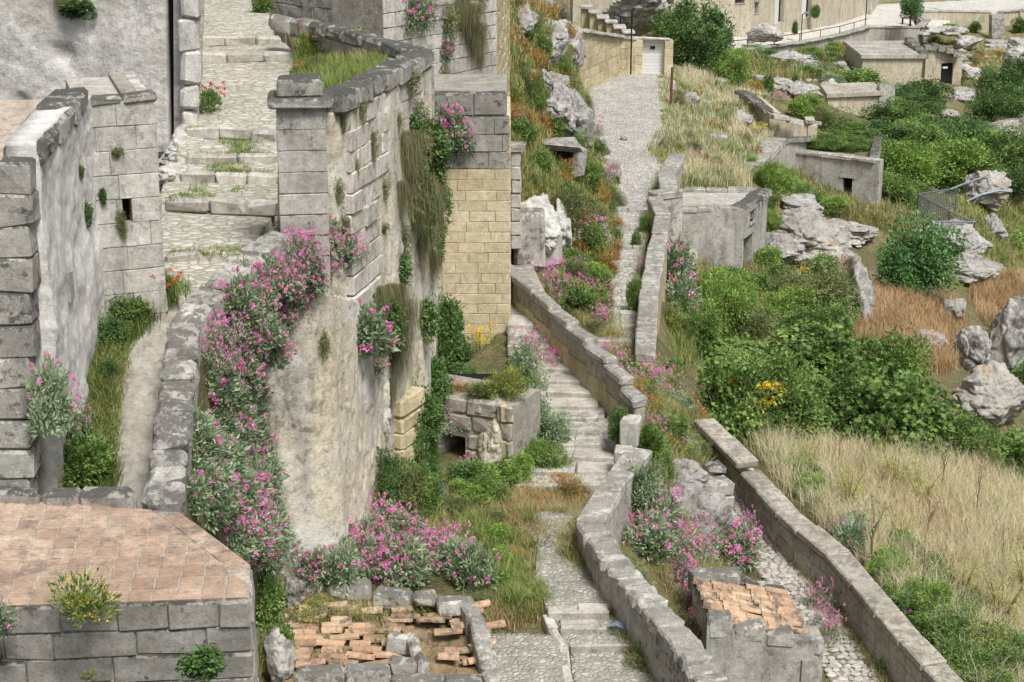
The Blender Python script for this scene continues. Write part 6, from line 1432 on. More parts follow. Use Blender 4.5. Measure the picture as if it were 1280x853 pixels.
for k, (x0, y0, x1, y1) in enumerate(((208, 319, 304, 312), (208, 250, 345, 254), (262, 216, 342, 218), (240, 196, 342, 194), (236, 162, 345, 166), (252, 70, 365, 68), (252, 49, 345, 47))):
    grass('step_weeds', 'thin green weeds in the joint of a street step', [(x0, y0 - 3), (x1, y1 - 3), (x1, y1 + 4), (x0, y0 + 4)], 260 if k < 5 else 160, 7, .1, .009, 'grassg', .9, .04, 30 + k)
    # same joint weeds along each riser
grass('street_weeds', 'green weeds spreading over the street steps by the cave doorway', [(270, 180), (300, 165), (320, 180), (305, 240), (250, 250), (215, 245), (262, 215)], 500, 7, .13, .011, 'grassg', .9, .05, 40, dens=(.04, .0))
grass('far_slope_grass', 'dry grass and weeds on the slope under the far street', [(900, 70), (960, 68), (1060, 62), (1075, 75), (1060, 105), (1000, 100), (960, 105), (900, 92)], 1800, 8, .6, .02, 'grassm', .7, .2, 41)
grass('far_slope_green', 'green weeds on the slope under the far street', [(900, 70), (960, 68), (1060, 62), (1075, 75), (1060, 105), (1000, 100), (960, 105), (900, 92)], 1000, 8, .6, .022, 'grassg', .7, .2, 42, dens=(.04, 0))
grass('far_rocks_grass', 'sparse dry grass between the rocks of the far slope', [(1150, 50), (1290, 60), (1290, 160), (1200, 150), (1205, 100)], 1200, 7, .5, .02, 'grassm', .7, .2, 43, dens=(.03, -.1))
grass('garden_grass', 'grass between the stepped outcrop and the garden house', [(940, 205), (970, 260), (1010, 262), (1100, 290), (1140, 290), (1130, 250), (960, 200)], 1400, 8, .4, .014, 'grassm', .7, .12, 44)
grass('ruin_weeds', 'dry weeds growing through the collapsed tile roof', [(340, 755), (590, 750), (615, 840), (345, 845)], 1500, 7, .15, .009, 'grassm', .9, .05, 45, dens=(.02, .0))
for k, (e, nm) in enumerate(((0, 'hill side'), (1, 'meadow side'))):
    L_ = [(r[e] + (-7 if e == 0 else 9), r[2]) for r in MP[1:]]; R_ = [(r[e] + (5 if e == 0 else -5), r[2]) for r in MP[1:]]
    grass('path_verge', 'ragged green weeds along the %s edge of the main cobbled path' % nm, L_ + R_[::-1], 900, 7, .2, .012, 'grassg', .9, .08, 60 + k)
    grass('path_verge_straw', 'ragged dry grass along the %s edge of the main cobbled path' % nm, L_ + R_[::-1], 700, 7, .22, .011, 'grassm', .9, .08, 62 + k)
grass('ruin_slope_grass', 'mixed grass on the slope between terrace parapet and tiled ruin', [(800, 610), (850, 640), (925, 700), (900, 725), (860, 720), (890, 800), (905, 860), (885, 860), (850, 760), (790, 670)], 2200, 7, .2, .01, 'grassm', .9, .07, 66)
grass('ledge_grass', 'dry grass and weeds around the layered rock ledges by the railing', [(1195, 250), (1290, 250), (1290, 350), (1215, 350), (1190, 310)], 1600, 8, .35, .014, 'grassm', .7, .12, 67)
grass('ledge_green', 'green weeds around the layered rock ledges by the railing', [(1195, 250), (1290, 250), (1290, 350), (1215, 350), (1190, 310)], 1300, 8, .35, .016, 'grassg', .7, .12, 68, dens=(.03, -.1))
# ---- flower bank under the walkway parapet
V1 = 'grey-green valerian bush with pink heads on the bank below the walkway parapet'
G1 = 'valerian on the bank below the walkway parapet'
scatter(['val_leafy'], [(258, 490), (285, 420), (312, 395), (325, 470), (318, 640), (265, 640), (238, 570)], 34, 56, 52, 'valerian_bush', 'leafy valerian bush with few pink heads on the bank below the walkway parapet', 'plant', 'leafy valerian below the walkway parapet')
scatter(['val_dense', 'val_spray'], [(300, 390), (345, 400), (350, 520), (350, 640), (335, 730), (300, 700), (312, 560)], 44, 44, 48, 'valerian_bush', 'valerian bush crowded with pink heads at the outer edge of the bank', 'plant', 'pink valerian at the outer edge of the bank')
scatter(['val_dense', 'val_leafy'], [(300, 388), (345, 335), (385, 310), (400, 335), (370, 385), (320, 400)], 20, 42, 42, 'valerian_bush', 'valerian bush at the foot of the block pillar', 'plant', 'valerian at the foot of the block pillar')
scatter(['val_leafy', 'val_dense'], [(240, 600), (300, 620), (340, 700), (320, 745), (280, 690)], 12, 55, 50, 'valerian_bush', 'valerian bush beside the splayed edge of the tiled roof deck', 'plant', 'valerian beside the tiled roof deck')
# terrace valerian in front of the cliff
scatter(['val_dense', 'val_leafy', 'val_spray'], [(365, 700), (420, 668), (470, 662), (560, 690), (625, 725), (590, 745), (500, 735), (370, 740)], 34, 44, 46, 'valerian_bush', 'valerian bush on the terrace between the cliff and the collapsed roof', 'plant', 'valerian between cliff and collapsed roof')
# on the big wall
for x, y, w, h, k in ((455, 445, 74, 66, 'val_leafy'), (478, 452, 44, 60, 'val_dense'), (470, 470, 40, 40, 'val_dense'), (556, 186, 60, 56, 'val_leafy'), (566, 180, 60, 52, 'val_dense'), (582, 190, 40, 40, 'val_dense')):
    spawn(k, x, y, w, h, 'valerian_bush', 'valerian bush rooted in the face of the stained bastion wall', 'plant', 'valerian on the bastion wall', y='w', sy=.7)
for x, y, w, h, k in ((365, 300, 40, 44, 'val_leafy'), (385, 300, 44, 46, 'val_dense'), (408, 312, 44, 50, 'val_dense'), (430, 325, 40, 50, 'val_dense'), (445, 318, 30, 34, 'val_spray'), (400, 340, 44, 40, 'val_dense'), (375, 345, 46, 46, 'val_leafy'), (360, 330, 40, 40, 'val_leafy'), (372, 380, 46, 46, 'val_dense'), (352, 365, 44, 44, 'val_dense'), (395, 370, 36, 40, 'val_spray'), (350, 400, 46, 46, 'val_dense')):
    spawn(k, x, y + 8, w, h, 'valerian_bush', 'pink valerian tumbling over the wall edge right below the block pillar', 'plant', 'valerian right below the block pillar', y='w', sy=.8)
for x, y, w, h in ((505, 190, 56, 90), (515, 250, 60, 120), (530, 262, 60, 120), (500, 250, 40, 80), (538, 225, 46, 110), (525, 300, 50, 90), (488, 375, 50, 70), (502, 400, 44, 90), (495, 440, 40, 100), (470, 372, 40, 50), (583, 25, 44, 70), (592, 50, 40, 70), (575, 10, 40, 60), (540, 330, 30, 60), (488, 490, 26, 60)):
    spawn('hang_dry', x, y - h * .3, w * 1.15, h, 'hanging_grass', 'curtain of dry drooping grass on the bastion wall', 'plant', 'dry grass hanging on the bastion wall', y='w')
for x, y, w, h in ((430, 152, 16, 34), (453, 138, 20, 40), (466, 182, 22, 50), (424, 240, 20, 60), (480, 235, 24, 30), (512, 100, 44, 40), (404, 428, 28, 60), (480, 285, 20, 24), (555, 95, 26, 40), (470, 380, 40, 50), (560, 30, 34, 60), (497, 150, 20, 40), (430, 280, 20, 40), (505, 300, 26, 50), (520, 150, 40, 60), (528, 180, 50, 60), (510, 220, 50, 120), (535, 270, 50, 110), (492, 395, 40, 80), (445, 210, 14, 30), (600, 75, 16, 20)):
    spawn('hang_moss', x, y, w, h, 'wall_tuft', 'mossy olive tuft rooted in the bastion wall joints', 'plant', 'mossy tufts on the bastion wall', y='w')
for x, y, w, h in ((535, 205, 44, 110), (515, 165, 36, 70), (545, 300, 36, 70), (515, 235, 60, 130), (535, 190, 60, 90), (485, 400, 50, 80), (530, 400, 40, 60), (418, 295, 26, 50), (525, 260, 50, 90), (548, 250, 40, 80), (505, 335, 40, 50)):
    spawn('hang_green', x, y, w, h, 'wall_creeper', 'dark green creeper on the bastion wall beside the dry grass', 'plant', 'green creepers on the bastion wall', y='w')
for x, y, w, h in ((552, 440, 44, 66), (558, 470, 50, 50), (540, 500, 44, 50), (520, 545, 60, 60), (496, 585, 50, 70), (520, 630, 60, 44), (590, 612, 50, 36), (490, 630, 44, 56), (575, 480, 60, 20), (610, 485, 50, 16)):
    spawn('shrub_dark', x, y, w, h, 'ivy_shrub', 'dark green shrub in the corner between cliff and plinth', 'shrub', 'dark shrubs between cliff and plinth', y='w' if y < 560 else None)
for x, y, w, h in ((540, 520, 50, 24), (560, 535, 50, 24), (596, 590, 40, 26)): spawn('val_spray', x, y, w, h, 'valerian_spray', 'loose pink valerian spray around the dark cave mouth', 'plant', 'valerian around the cave mouth', y='w')
spawn('shrub_fresh', 595, 612, 46, 34, 'leafy_weed', 'fresh green leafy weed in front of the plinth', 'plant')
spawn('fennel', 600, 462, 36, 62, 'fennel', 'thin yellowish fennel at the foot of the yellow pier', 'plant', y=29.6)
spawn('yellow_weed', 638, 498, 34, 40, 'yellow_weed', 'yellow feathery weed spilling over the plinth corner', 'plant', y=26.0)
spawn('shrub_dark', 660, 565, 44, 40, 'round_shrub', 'small dark round shrub beside the foot of the stair', 'shrub')
spawn('shrub_grey', 655, 545, 44, 60, 'grey_shrub', 'grey-green shrub spilling over the lower stair', 'shrub')
spawn('shrub_grey', 662, 500, 40, 60, 'grey_shrub', 'grey-green shrub beside the yellow weed at mid stair', 'shrub')
spawn('shrub_fresh', 640, 600, 50, 34, 'leafy_weed', 'fresh green weed left of the stair foot', 'plant')
for x, y in ((668, 455), (672, 478), (660, 440), (690, 470)): spawn('val_spray', x, y, 34, 34, 'valerian_spray', 'pink valerian leaning over the pale stair', 'plant', 'valerian over the stair')
spawn('shrub_dark', 772, 548, 26, 36, 'wall_shrub', 'small dark shrub against the lower balustrade end', 'shrub', y=25.6)
for x, y in ((745, 485), (752, 512), (735, 470)): spawn('shrub_green', x, y, 22, 30, 'stair_weed', 'leafy weed with pale flowers at the inner foot of the balustrade', 'plant', 'weeds at the inner foot of the balustrade')
# hillside shrubs and flowers
for x, y, w, h in ((700, 100, 26, 30), (708, 115, 34, 30), (715, 140, 24, 30), (733, 150, 18, 30), (650, 100, 26, 26), (668, 140, 30, 40), (650, 120, 24, 30), (640, 30, 20, 26), (645, 15, 20, 20), (672, 60, 16, 30), (720, 210, 40, 44), (748, 200, 26, 24), (715, 290, 50, 50), (730, 240, 40, 34), (745, 300, 40, 40), (760, 265, 20, 20)):
    spawn(RN.choice(['bush_green', 'shrub_moss', 'shrub_moss']), x, y, w, h, 'hillside_shrub', 'green shrub on the steep hillside left of the plaza', 'shrub', 'shrubs on the hillside left of the plaza')
for x, y, w, h in ((700, 25, 30, 26), (645, 160, 22, 20), (735, 300, 50, 30), (660, 320, 30, 30), (680, 350, 34, 24), (748, 170, 14, 24), (768, 212, 14, 14), (640, 320, 30, 40)):
    spawn('val_spray', x, y, w, h, 'valerian_spray', 'pink valerian on the steep hillside left of the plaza', 'plant', 'valerian on the hillside left of the plaza')
spawn('fennel', 688, 28, 24, 20, 'yellow_flowers', 'yellow flowering clump beside the hill house', 'plant')
spawn('shrub_green', 757, 93, 34, 24, 'wall_bush', 'round green bush against the buff garden wall', 'shrub')
scatter(['shrub_green', 'shrub_fresh', 'shrub_moss'], [(675, 352), (720, 340), (755, 360), (750, 400), (720, 395), (690, 370)], 16, 36, 26, 'slope_shrub', 'low leafy shrub between the balustrade and the main path', 'shrub', 'shrubs between balustrade and main path')
scatter(['val_spray'], [(645, 330), (720, 345), (755, 365), (752, 415), (720, 400), (690, 375)], 18, 32, 28, 'valerian_spray', 'pink valerian between the balustrade and the main path', 'plant', 'valerian between balustrade and main path')
scatter(['shrub_moss', 'shrub_moss', 'dry_weed', 'dry_weed', 'yellow_weed', 'shrub_green'], HILL, 60, 26, 22, 'hillside_weed', 'low weed clump on the steep hillside left of the plaza', 'plant', 'weed clumps on the hillside left of the plaza')
scatter(['shrub_moss', 'shrub_green', 'dry_weed', 'shrub_fresh', 'yellow_weed'], [(842, 340), (960, 335), (1060, 350), (1060, 420), (960, 440), (880, 430), (850, 470), (835, 400)], 34, 34, 26, 'valley_weed', 'low weed clump on the valley floor before the box house', 'plant', 'weed clumps before the box house')
scatter(['shrub_moss', 'dry_weed', 'yellow_weed', 'shrub_fresh'], [(840, 100), (960, 108), (960, 165), (930, 230), (860, 232), (842, 190)], 34, 18, 12, 'meadow_weed', 'low weed clump in the upper meadow beside the plaza', 'plant', 'weed clumps in the upper meadow')
scatter(['shrub_moss', 'shrub_green', 'dry_weed', 'yellow_weed', 'shrub_grey'], [(745, 420), (800, 455), (880, 530), (900, 570), (850, 600), (815, 590), (800, 530)], 34, 28, 20, 'slope_weed', 'low weed clump on the slope between balustrade and lane parapet', 'plant', 'weed clumps outside the balustrade')
scatter(['shrub_moss', 'dry_weed', 'shrub_fresh', 'tuft_green'], TER, 26, 34, 20, 'terrace_weed', 'low weed clump on the terrace below the plinth', 'plant', 'weed clumps on the terrace')
scatter(['shrub_moss', 'dry_weed', 'shrub_fresh', 'tuft_green', 'yellow_weed'], [(735, 660), (775, 715), (860, 840), (800, 825), (770, 760), (710, 690)], 16, 34, 22, 'terrace_weed', 'low weed clump along the inner foot of the terrace parapet', 'plant', 'weed clumps along the terrace parapet')
scatter(['shrub_green', 'shrub_moss', 'shrub_grey', 'dry_weed', 'shrub_dark'], [(905, 72), (1060, 64), (1070, 80), (1040, 105), (960, 108), (900, 92)], 30, 20, 11, 'slope_weed', 'low shrub on the slope under the far street', 'shrub', 'low shrubs under the far street')
scatter(['shrub_green', 'shrub_moss', 'dry_weed'], [(1150, 50), (1285, 60), (1285, 120), (1205, 130), (1205, 100)], 26, 18, 10, 'rock_weed', 'low shrub between the rocks of the far slope', 'shrub', 'low shrubs between far rocks')
scatter(['shrub_green', 'shrub_fresh', 'shrub_moss'], [(950, 575), (1075, 680), (1205, 830), (1290, 860), (1290, 820), (1190, 745), (1080, 655), (1000, 595)], 30, 38, 26, 'verge_weed', 'leafy green weed along the meadow side of the lane parapet', 'plant', 'weeds along the meadow side of the lane')
scatter(['shrub_green', 'shrub_moss', 'yellow_weed'], [(935, 612), (995, 680), (1055, 745), (1115, 815), (1140, 850), (1115, 850), (1042, 755), (985, 690)], 40, 26, 18, 'lane_weed', 'small weed at the lane foot of the buff parapet', 'plant', 'weeds at the lane foot of the parapet')
scatter(['val_spray'], [(740, 420), (800, 455), (880, 520), (850, 590), (815, 590), (800, 520)], 18, 34, 26, 'valerian_spray', 'pink valerian on the slope between the balustrade and the lane parapet', 'plant', 'valerian on the slope outside the balustrade')
for x, y, w, h in ((812, 590, 36, 60), (826, 600, 30, 40), (805, 560, 30, 30), (830, 545, 50, 24), (840, 470, 24, 20), (818, 580, 30, 36)): spawn('shrub_green', x, y, w, h, 'slope_shrub', 'low green shrub on the slope outside the balustrade end', 'shrub', 'shrubs outside the balustrade end')
for x, y, w, h in ((840, 478, 30, 20), (825, 500, 30, 16), (790, 445, 20, 14)): spawn('yellow_weed', x, y, w, h, 'yellow_weed', 'yellow flowering weed on the slope outside the balustrade', 'plant', 'yellow weeds on the slope')
for x, y, w, h in ((795, 310, 12, 20), (800, 345, 16, 24), (806, 290, 12, 20), (793, 390, 18, 40), (796, 370, 12, 20), (770, 230, 8, 10)): spawn(RN.choice(['val_spray', 'shrub_green']), x, y, w, h, 'parapet_weed', 'weed at the foot of the stepped path parapet', 'plant', 'weeds at the foot of the path parapet')
for x, y, w, h in ((842, 360, 50, 60), (848, 395, 46, 50), (855, 300, 24, 30), (842, 310, 22, 40)): spawn('val_dense' if h < 50 else 'val_leafy', x, y, w, h, 'valerian_bush', 'valerian bush at the outer foot of the path parapet by the box house', 'plant', 'valerian by the box house')
# lower slope valerian, around the hump and ruin
scatter(['val_dense', 'val_spray', 'val_leafy'], [(792, 640), (830, 660), (900, 690), (925, 705), (880, 725), (845, 715), (800, 690)], 18, 50, 46, 'valerian_bush', 'pink valerian bush between the rock hump and the tiled ruin', 'plant', 'valerian between hump and ruin')
scatter(['val_dense', 'val_spray'], [(842, 720), (870, 740), (885, 790), (905, 850), (890, 870), (865, 810)], 14, 36, 40, 'valerian_bush', 'pink valerian hugging the outer foot of the terrace parapet', 'plant', 'valerian along the terrace parapet')
for x, y, w, h, k in ((800, 640, 50, 60, 'shrub_grey'), (810, 615, 40, 40, 'shrub_moss'), (830, 660, 40, 40, 'shrub_grey')): spawn(k, x, y, w, h, 'grey_shrub', 'grey-green shrub squeezed behind the terrace parapet below the stair', 'shrub', 'grey shrubs behind the terrace parapet')
spawn('yellow_weed', 895, 690, 60, 34, 'yellow_weed', 'yellow-dotted low weed under the rock hump', 'plant')
for x, y in ((1032, 790), (1025, 760), (1040, 805)): spawn('val_spray', x, y, 34, 40, 'valerian_spray', 'pale valerian at the lane side of the tiled ruin', 'plant', 'valerian at the lane side of the ruin')
for x, y in ((930, 690), (935, 670)): spawn('val_spray', x, y, 26, 36, 'valerian_spray', 'pink valerian where the cobbled lane starts', 'plant', 'valerian at the lane start')
for x, y in ((985, 675), (1003, 700), (1010, 708)): spawn('poppy', x, y + 6, 20, 20, 'poppy', 'red poppies at the inner foot of the lane parapet', 'plant', 'poppies along the lane')
# terrace shrubs near the parapet
for x, y, w, h in ((795, 800, 44, 44), (780, 745, 60, 50), (770, 730, 40, 40), (810, 835, 50, 30)): spawn(RN.choice(['shrub_fresh', 'shrub_moss', 'shrub_green']), x, y, w, h, 'parapet_bush', 'bright green bush at the inner foot of the terrace parapet', 'shrub', 'bushes inside the terrace parapet')
for x, y, w, h in ((610, 700, 40, 30), (620, 735, 60, 40), (590, 680, 40, 30), (640, 760, 40, 30)): spawn('tuft_green', x, y, w, h, 'grass_tuft', 'green grass tuft left of the lower path', 'grass', 'grass tufts left of the lower path')
spawn('shrub_fresh', 625, 708, 34, 22, 'bright_tuft', 'bright green clump left of the lower path', 'plant')
# meadow and figs
FG = 'fig bushes in the valley'
for x, y, w, h in ((905, 540, 80, 84), (940, 545, 110, 104), (985, 552, 120, 100), (1035, 556, 120, 92), (1085, 560, 120, 96), (1135, 558, 110, 86), (950, 478, 120, 56), (1010, 484, 120, 70), (1070, 500, 100, 70), (920, 500, 70, 70), (1180, 570, 90, 70), (1225, 585, 80, 60), (1270, 600, 80, 56), (1110, 520, 90, 110)):
    spawn(RN.choice(['fig', 'fig', 'bush_green', 'bush_fresh']), x, y, w, h * rnd(.75, 1.1), 'fig_bush', 'broad green bush in the thicket behind the straw meadow', 'bush', FG)
spawn('tree', 1148, 374, 82, 98, 'small_tree', 'small round green tree standing on the straw mound by the railing', 'tree', v=1)
spawn('tree', 1126, 370, 54, 70, 'small_tree', 'lower companion tree left of the round green tree', 'tree', v=2)
for x, y, w, h in ((905, 420, 60, 66), (890, 395, 50, 50), (925, 400, 44, 40)): spawn('bush_fresh', x, y, w, h, 'fresh_bush', 'fresh light green bush before the box house', 'shrub', 'fresh bushes before the box house')
for x, y, w, h in ((1020, 395, 90, 60), (980, 380, 60, 40), (1045, 390, 50, 50)): spawn('shrub_moss', x, y, w, h, 'olive_bush', 'feathery olive bush below the stepped outcrop', 'shrub', 'olive bushes below the outcrop')
spawn('fennel', 995, 362, 26, 30, 'yellow_fennel', 'yellow flowering fennel below the stepped outcrop', 'plant')
spawn('fennel', 942, 548, 64, 84, 'yellow_fennel', 'tall yellow flowering fennel in front of the fig thicket', 'plant', v=0)
for x, y, w, h in ((1010, 595, 40, 60), (1060, 640, 50, 70), (1120, 620, 50, 70), (1125, 690, 40, 60), (1250, 790, 70, 90), (1200, 760, 50, 80), (1230, 840, 60, 80), (1280, 760, 50, 90), (1150, 640, 50, 60), (1080, 690, 40, 50)): spawn('fennelp', x, y, w, h, 'meadow_fennel', 'pale yellow fennel in the straw meadow', 'plant', 'fennel in the meadow')
for x, y, h in ((985, 570, 60), (1048, 590, 60), (1090, 720, 110), (1150, 770, 110), (1175, 620, 90), (1105, 590, 70), (1160, 690, 80), (1220, 660, 90), (1250, 720, 80), (1075, 610, 60), (1225, 600, 70), (1020, 560, 60), (920, 510, 40), (800, 470, 50)): spawn('stalk', x, y, h * .4, h, 'dead_stalk', 'dry brown fennel stalk standing in the meadow', 'plant', 'dead stalks in the meadow')
for x, y, w, h in ((1065, 690, 46, 44), (1060, 672, 36, 30), (1140, 775, 36, 36), (1020, 640, 26, 20)): spawn('val_leafy', x, y, w, h, 'valerian_bush', 'pale valerian clump at the meadow edge of the lane parapet', 'plant', 'valerian at the meadow edge')
for x, y, w, h in ((1170, 810, 70, 40), (1210, 830, 90, 50), (1130, 770, 60, 40), (1250, 850, 90, 50), (1190, 790, 60, 36), (1150, 775, 70, 44), (1220, 855, 90, 46), (1275, 840, 70, 44), (1105, 725, 50, 34)): spawn(RN.choice(['bush_green', 'bush_fresh']), x, y, w, h, 'fern_clump', 'low bright green ferny clump at the lower meadow edge', 'plant', 'ferny clumps at the meadow edge')
# valley shrubs
for x, y, w, h in ((1180, 235, 90, 80), (1130, 230, 80, 70), (1095, 185, 90, 40), (1150, 200, 90, 60), (1210, 240, 70, 70), (1240, 215, 80, 70), (1200, 190, 90, 50), (1265, 215, 70, 60), (1120, 160, 80, 44), (1150, 150, 60, 40), (1160, 175, 60, 36), (1060, 175, 70, 30), (1030, 180, 50, 20), (1180, 180, 80, 46), (1255, 250, 60, 50), (1120, 255, 60, 50), (1100, 240, 40, 40)):
    spawn(RN.choice(['bush_green', 'bush_dark', 'bush_fresh', 'bush_green']), x, y, w, h * .72, 'valley_shrub', 'dense green shrub in the valley thicket behind the garden house', 'shrub', 'shrubs of the valley thicket', v=None)
for x, y, w, h in ((1250, 130, 60, 46), (1275, 135, 50, 60), (1235, 152, 50, 36), (1265, 150, 50, 40), (1150, 138, 60, 36), (1130, 140, 40, 30)): spawn('bush_dark', x, y, w, h, 'valley_shrub', 'dark bush below the rocky far slope beside the hut', 'shrub', 'dark bushes below the far slope')
for x, y, w, h in ((972, 240, 50, 30), (1000, 254, 50, 24), (1032, 264, 50, 18), (955, 235, 30, 30), (960, 262, 24, 20), (965, 290, 24, 26)): spawn(RN.choice(['bush_fresh', 'bush_green']), x, y, w, h, 'garden_creeper', 'bright green creeper below the garden house wall', 'shrub', 'creepers below the garden house')
spawn('bush_dark', 865, 88, 84, 80, 'dark_tree', 'dark green fig tree behind the white garden gate', 'tree'); spawn('bush_green', 845, 80, 60, 60, 'dark_tree', 'left crown of fig growth right behind the gate post', 'tree'); spawn('bush_dark', 885, 90, 50, 60, 'dark_tree', 'right crown of fig growth under the barred window', 'tree')
spawn('bush_fresh', 915, 108, 42, 42, 'slope_bush', 'lighter green bush below the dark fig tree', 'shrub'); spawn('shrub_green', 902, 100, 30, 30, 'slope_bush', 'small green bush tucked under the dark fig tree', 'shrub')
for x, y, w, h in ((1070, 112, 60, 22), (1040, 110, 30, 16), (960, 120, 14, 24), (1000, 96, 20, 12), (1012, 96, 24, 14), (1015, 100, 16, 12), (985, 118, 14, 12), (1000, 150, 30, 26), (1030, 160, 40, 26), (1050, 165, 50, 26), (1015, 140, 30, 20), (940, 70, 26, 14), (1010, 72, 30, 12), (1040, 65, 30, 12)): spawn(RN.choice(['shrub_green', 'shrub_fresh', 'shrub_moss', 'shrub_grey']), x, y, w, h, 'slope_shrub', 'small green shrub among the rocks under the far street', 'shrub', 'shrubs among the rocks under the street')
for x, y, w, h in ((975, 128, 24, 14), (1010, 135, 24, 16), (1005, 130, 20, 12), (1075, 178, 26, 14), (1100, 182, 20, 12), (865, 200, 16, 14), (925, 150, 12, 10), (950, 168, 16, 8)): spawn('val_spray', x, y, w, h, 'valerian_spray', 'faint pink valerian among the far garden walls', 'plant', 'valerian among the far walls')
for x, y, w, h in ((945, 150, 20, 24), (948, 170, 20, 16), (1100, 178, 14, 12), (1183, 200, 16, 24), (1220, 225, 14, 16), (1013, 100, 20, 12), (872, 120, 20, 10), (1250, 262, 20, 16)): spawn('fennel', x, y, w, h, 'yellow_broom', 'yellow flowering clump among the far garden walls', 'plant', 'yellow clumps among the far walls')
spawn('tree', 1138, 28, 26, 34, 'street_sapling', 'thin young tree on the far parapet corner', 'tree', y=128); spawn('shrub_green', 1018, 22, 12, 14, 'potted_bush', 'small bush beside the tall street doors', 'shrub', y=126); spawn('shrub_dark', 993, 42, 8, 14, 'potted_bush', 'dark potted bush below the street doors', 'shrub', y=119)
for x, y, w, h in ((1165, 22, 16, 10), (1190, 26, 12, 10), (1208, 34, 20, 14), (1190, 44, 30, 12), (1218, 40, 14, 12), (1275, 40, 20, 16)): spawn('shrub_green', x, y, w, h, 'wall_bush', 'small green bush along the foot of the far buff wall', 'shrub', 'bushes along the far buff wall')
# left side
for x, y, w, h in ((262, 140, 34, 34), ): spawn('poppy', x, y, w, h, 'poppy_clump', 'tall poppy clump with red flowers beside the cave doorway', 'plant')
spawn('poppy', 205, 372, 44, 36, 'poppy_clump', 'poppies and grass at the corner of the block house', 'plant'); spawn('shrub_green', 150, 400, 46, 40, 'walkway_shrub', 'bushy green weed at the corner of the block house', 'plant')
for x, y, w, h in ((110, 600, 60, 50), (95, 570, 36, 50), (135, 440, 44, 40), (160, 405, 46, 36), (140, 480, 24, 30), (190, 375, 40, 30)): spawn(RN.choice(['tuft_green', 'shrub_dark', 'shrub_green']), x, y, w, h, 'walkway_weed', 'leafy weed at the foot of the limewashed wall', 'plant', 'weeds at the foot of the limewashed wall')
spawn('val_leafy', 62, 540, 56, 90, 'valerian_bush', 'valerian growing out of the limewashed wall near the quoins', 'plant', y=16.5, sy=.6); spawn('val_spray', 95, 540, 40, 60, 'valerian_spray', 'pink valerian tips leaning over the walkway', 'plant', y=16.8)
for x, y, w, h, yy, k in ((100, 215, 16, 20, 'w', 'hang_green'), (108, 268, 24, 34, 'w', 'hang_green'), (148, 190, 18, 22, 'w', 'hang_moss'), (152, 280, 18, 46, 'w', 'hang_moss'), (130, 245, 14, 24, 'w', 'hang_green'), (100, 10, 46, 34, 'w', 'hang_green'), (85, -5, 40, 30, 'w', 'hang_dry')): spawn(k, x, y, w, h, 'wall_weed', 'small weed growing out of the old house walls', 'plant', 'weeds on the old house walls', y=yy)
spawn('yellow_weed', 110, 770, 76, 52, 'deck_weed', 'yellow-green feathery weed at the front edge of the tiled roof deck', 'plant', y=12.9); spawn('val_leafy', 2, 790, 44, 34, 'rosette_weed', 'grey rosette weed at the left of the deck front', 'plant', y=12.7)
spawn('hang_green', 252, 826, 62, 44, 'caper_bush', 'round green caper bush on the blackened deck front wall', 'plant', y=12.85); spawn('hang_moss', 112, 842, 26, 20, 'wall_weed', 'tiny mossy weed low on the deck front wall', 'plant', y=12.85)
for x, y, w, h in ((405, 5, 26, 20), (385, 80, 24, 40), (395, 60, 30, 30), (430, 20, 40, 20), (395, 90, 30, 20), (352, 45, 20, 24), (340, 30, 24, 24), (330, 15, 24, 20), (375, 95, 30, 16)): spawn(RN.choice(['shrub_moss', 'poppy', 'shrub_green', 'yellow_weed']), x, y, w, h, 'street_weed', 'weedy clump between the street head and the bastion', 'plant', 'weeds between street and bastion')
for x, y, w, h, yy in ((515, 40, 40, 50, 'w'), (530, 36, 36, 46, 'w'), (440, 12, 34, 20, 'w'), (555, 75, 26, 30, 'w'), (600, 12, 20, 30, 'w')): spawn('val_dense', x, y, w, h, 'valerian_bush', 'pink valerian on the wall behind the bastion', 'plant', 'valerian behind the bastion', y=yy)
for x, y, w, h in ((325, 780, 50, 60), (345, 835, 50, 50), (320, 840, 40, 60), (355, 690, 70, 60), (330, 760, 44, 70)): spawn(RN.choice(['yellow_weed', 'shrub_green', 'tuft_mixed']), x, y, w, h, 'corner_weed', 'weeds crowding the corner of the tiled roof deck', 'plant', 'weeds at the deck corner')
for x, y, w, h in ((480, 815, 40, 40), (535, 775, 40, 30), (570, 790, 50, 30), (505, 770, 30, 20), (545, 830, 40, 20), (385, 785, 40, 26), (450, 775, 30, 16), (420, 800, 36, 18), (560, 770, 34, 20), (590, 800, 30, 20), (400, 765, 40, 18), (460, 830, 40, 20)): spawn(RN.choice(['yellow_weed', 'tuft_mixed']), x, y, w, h, 'roof_weed', 'feathery weed growing through the collapsed tiles', 'plant', 'weeds on the collapsed roof')
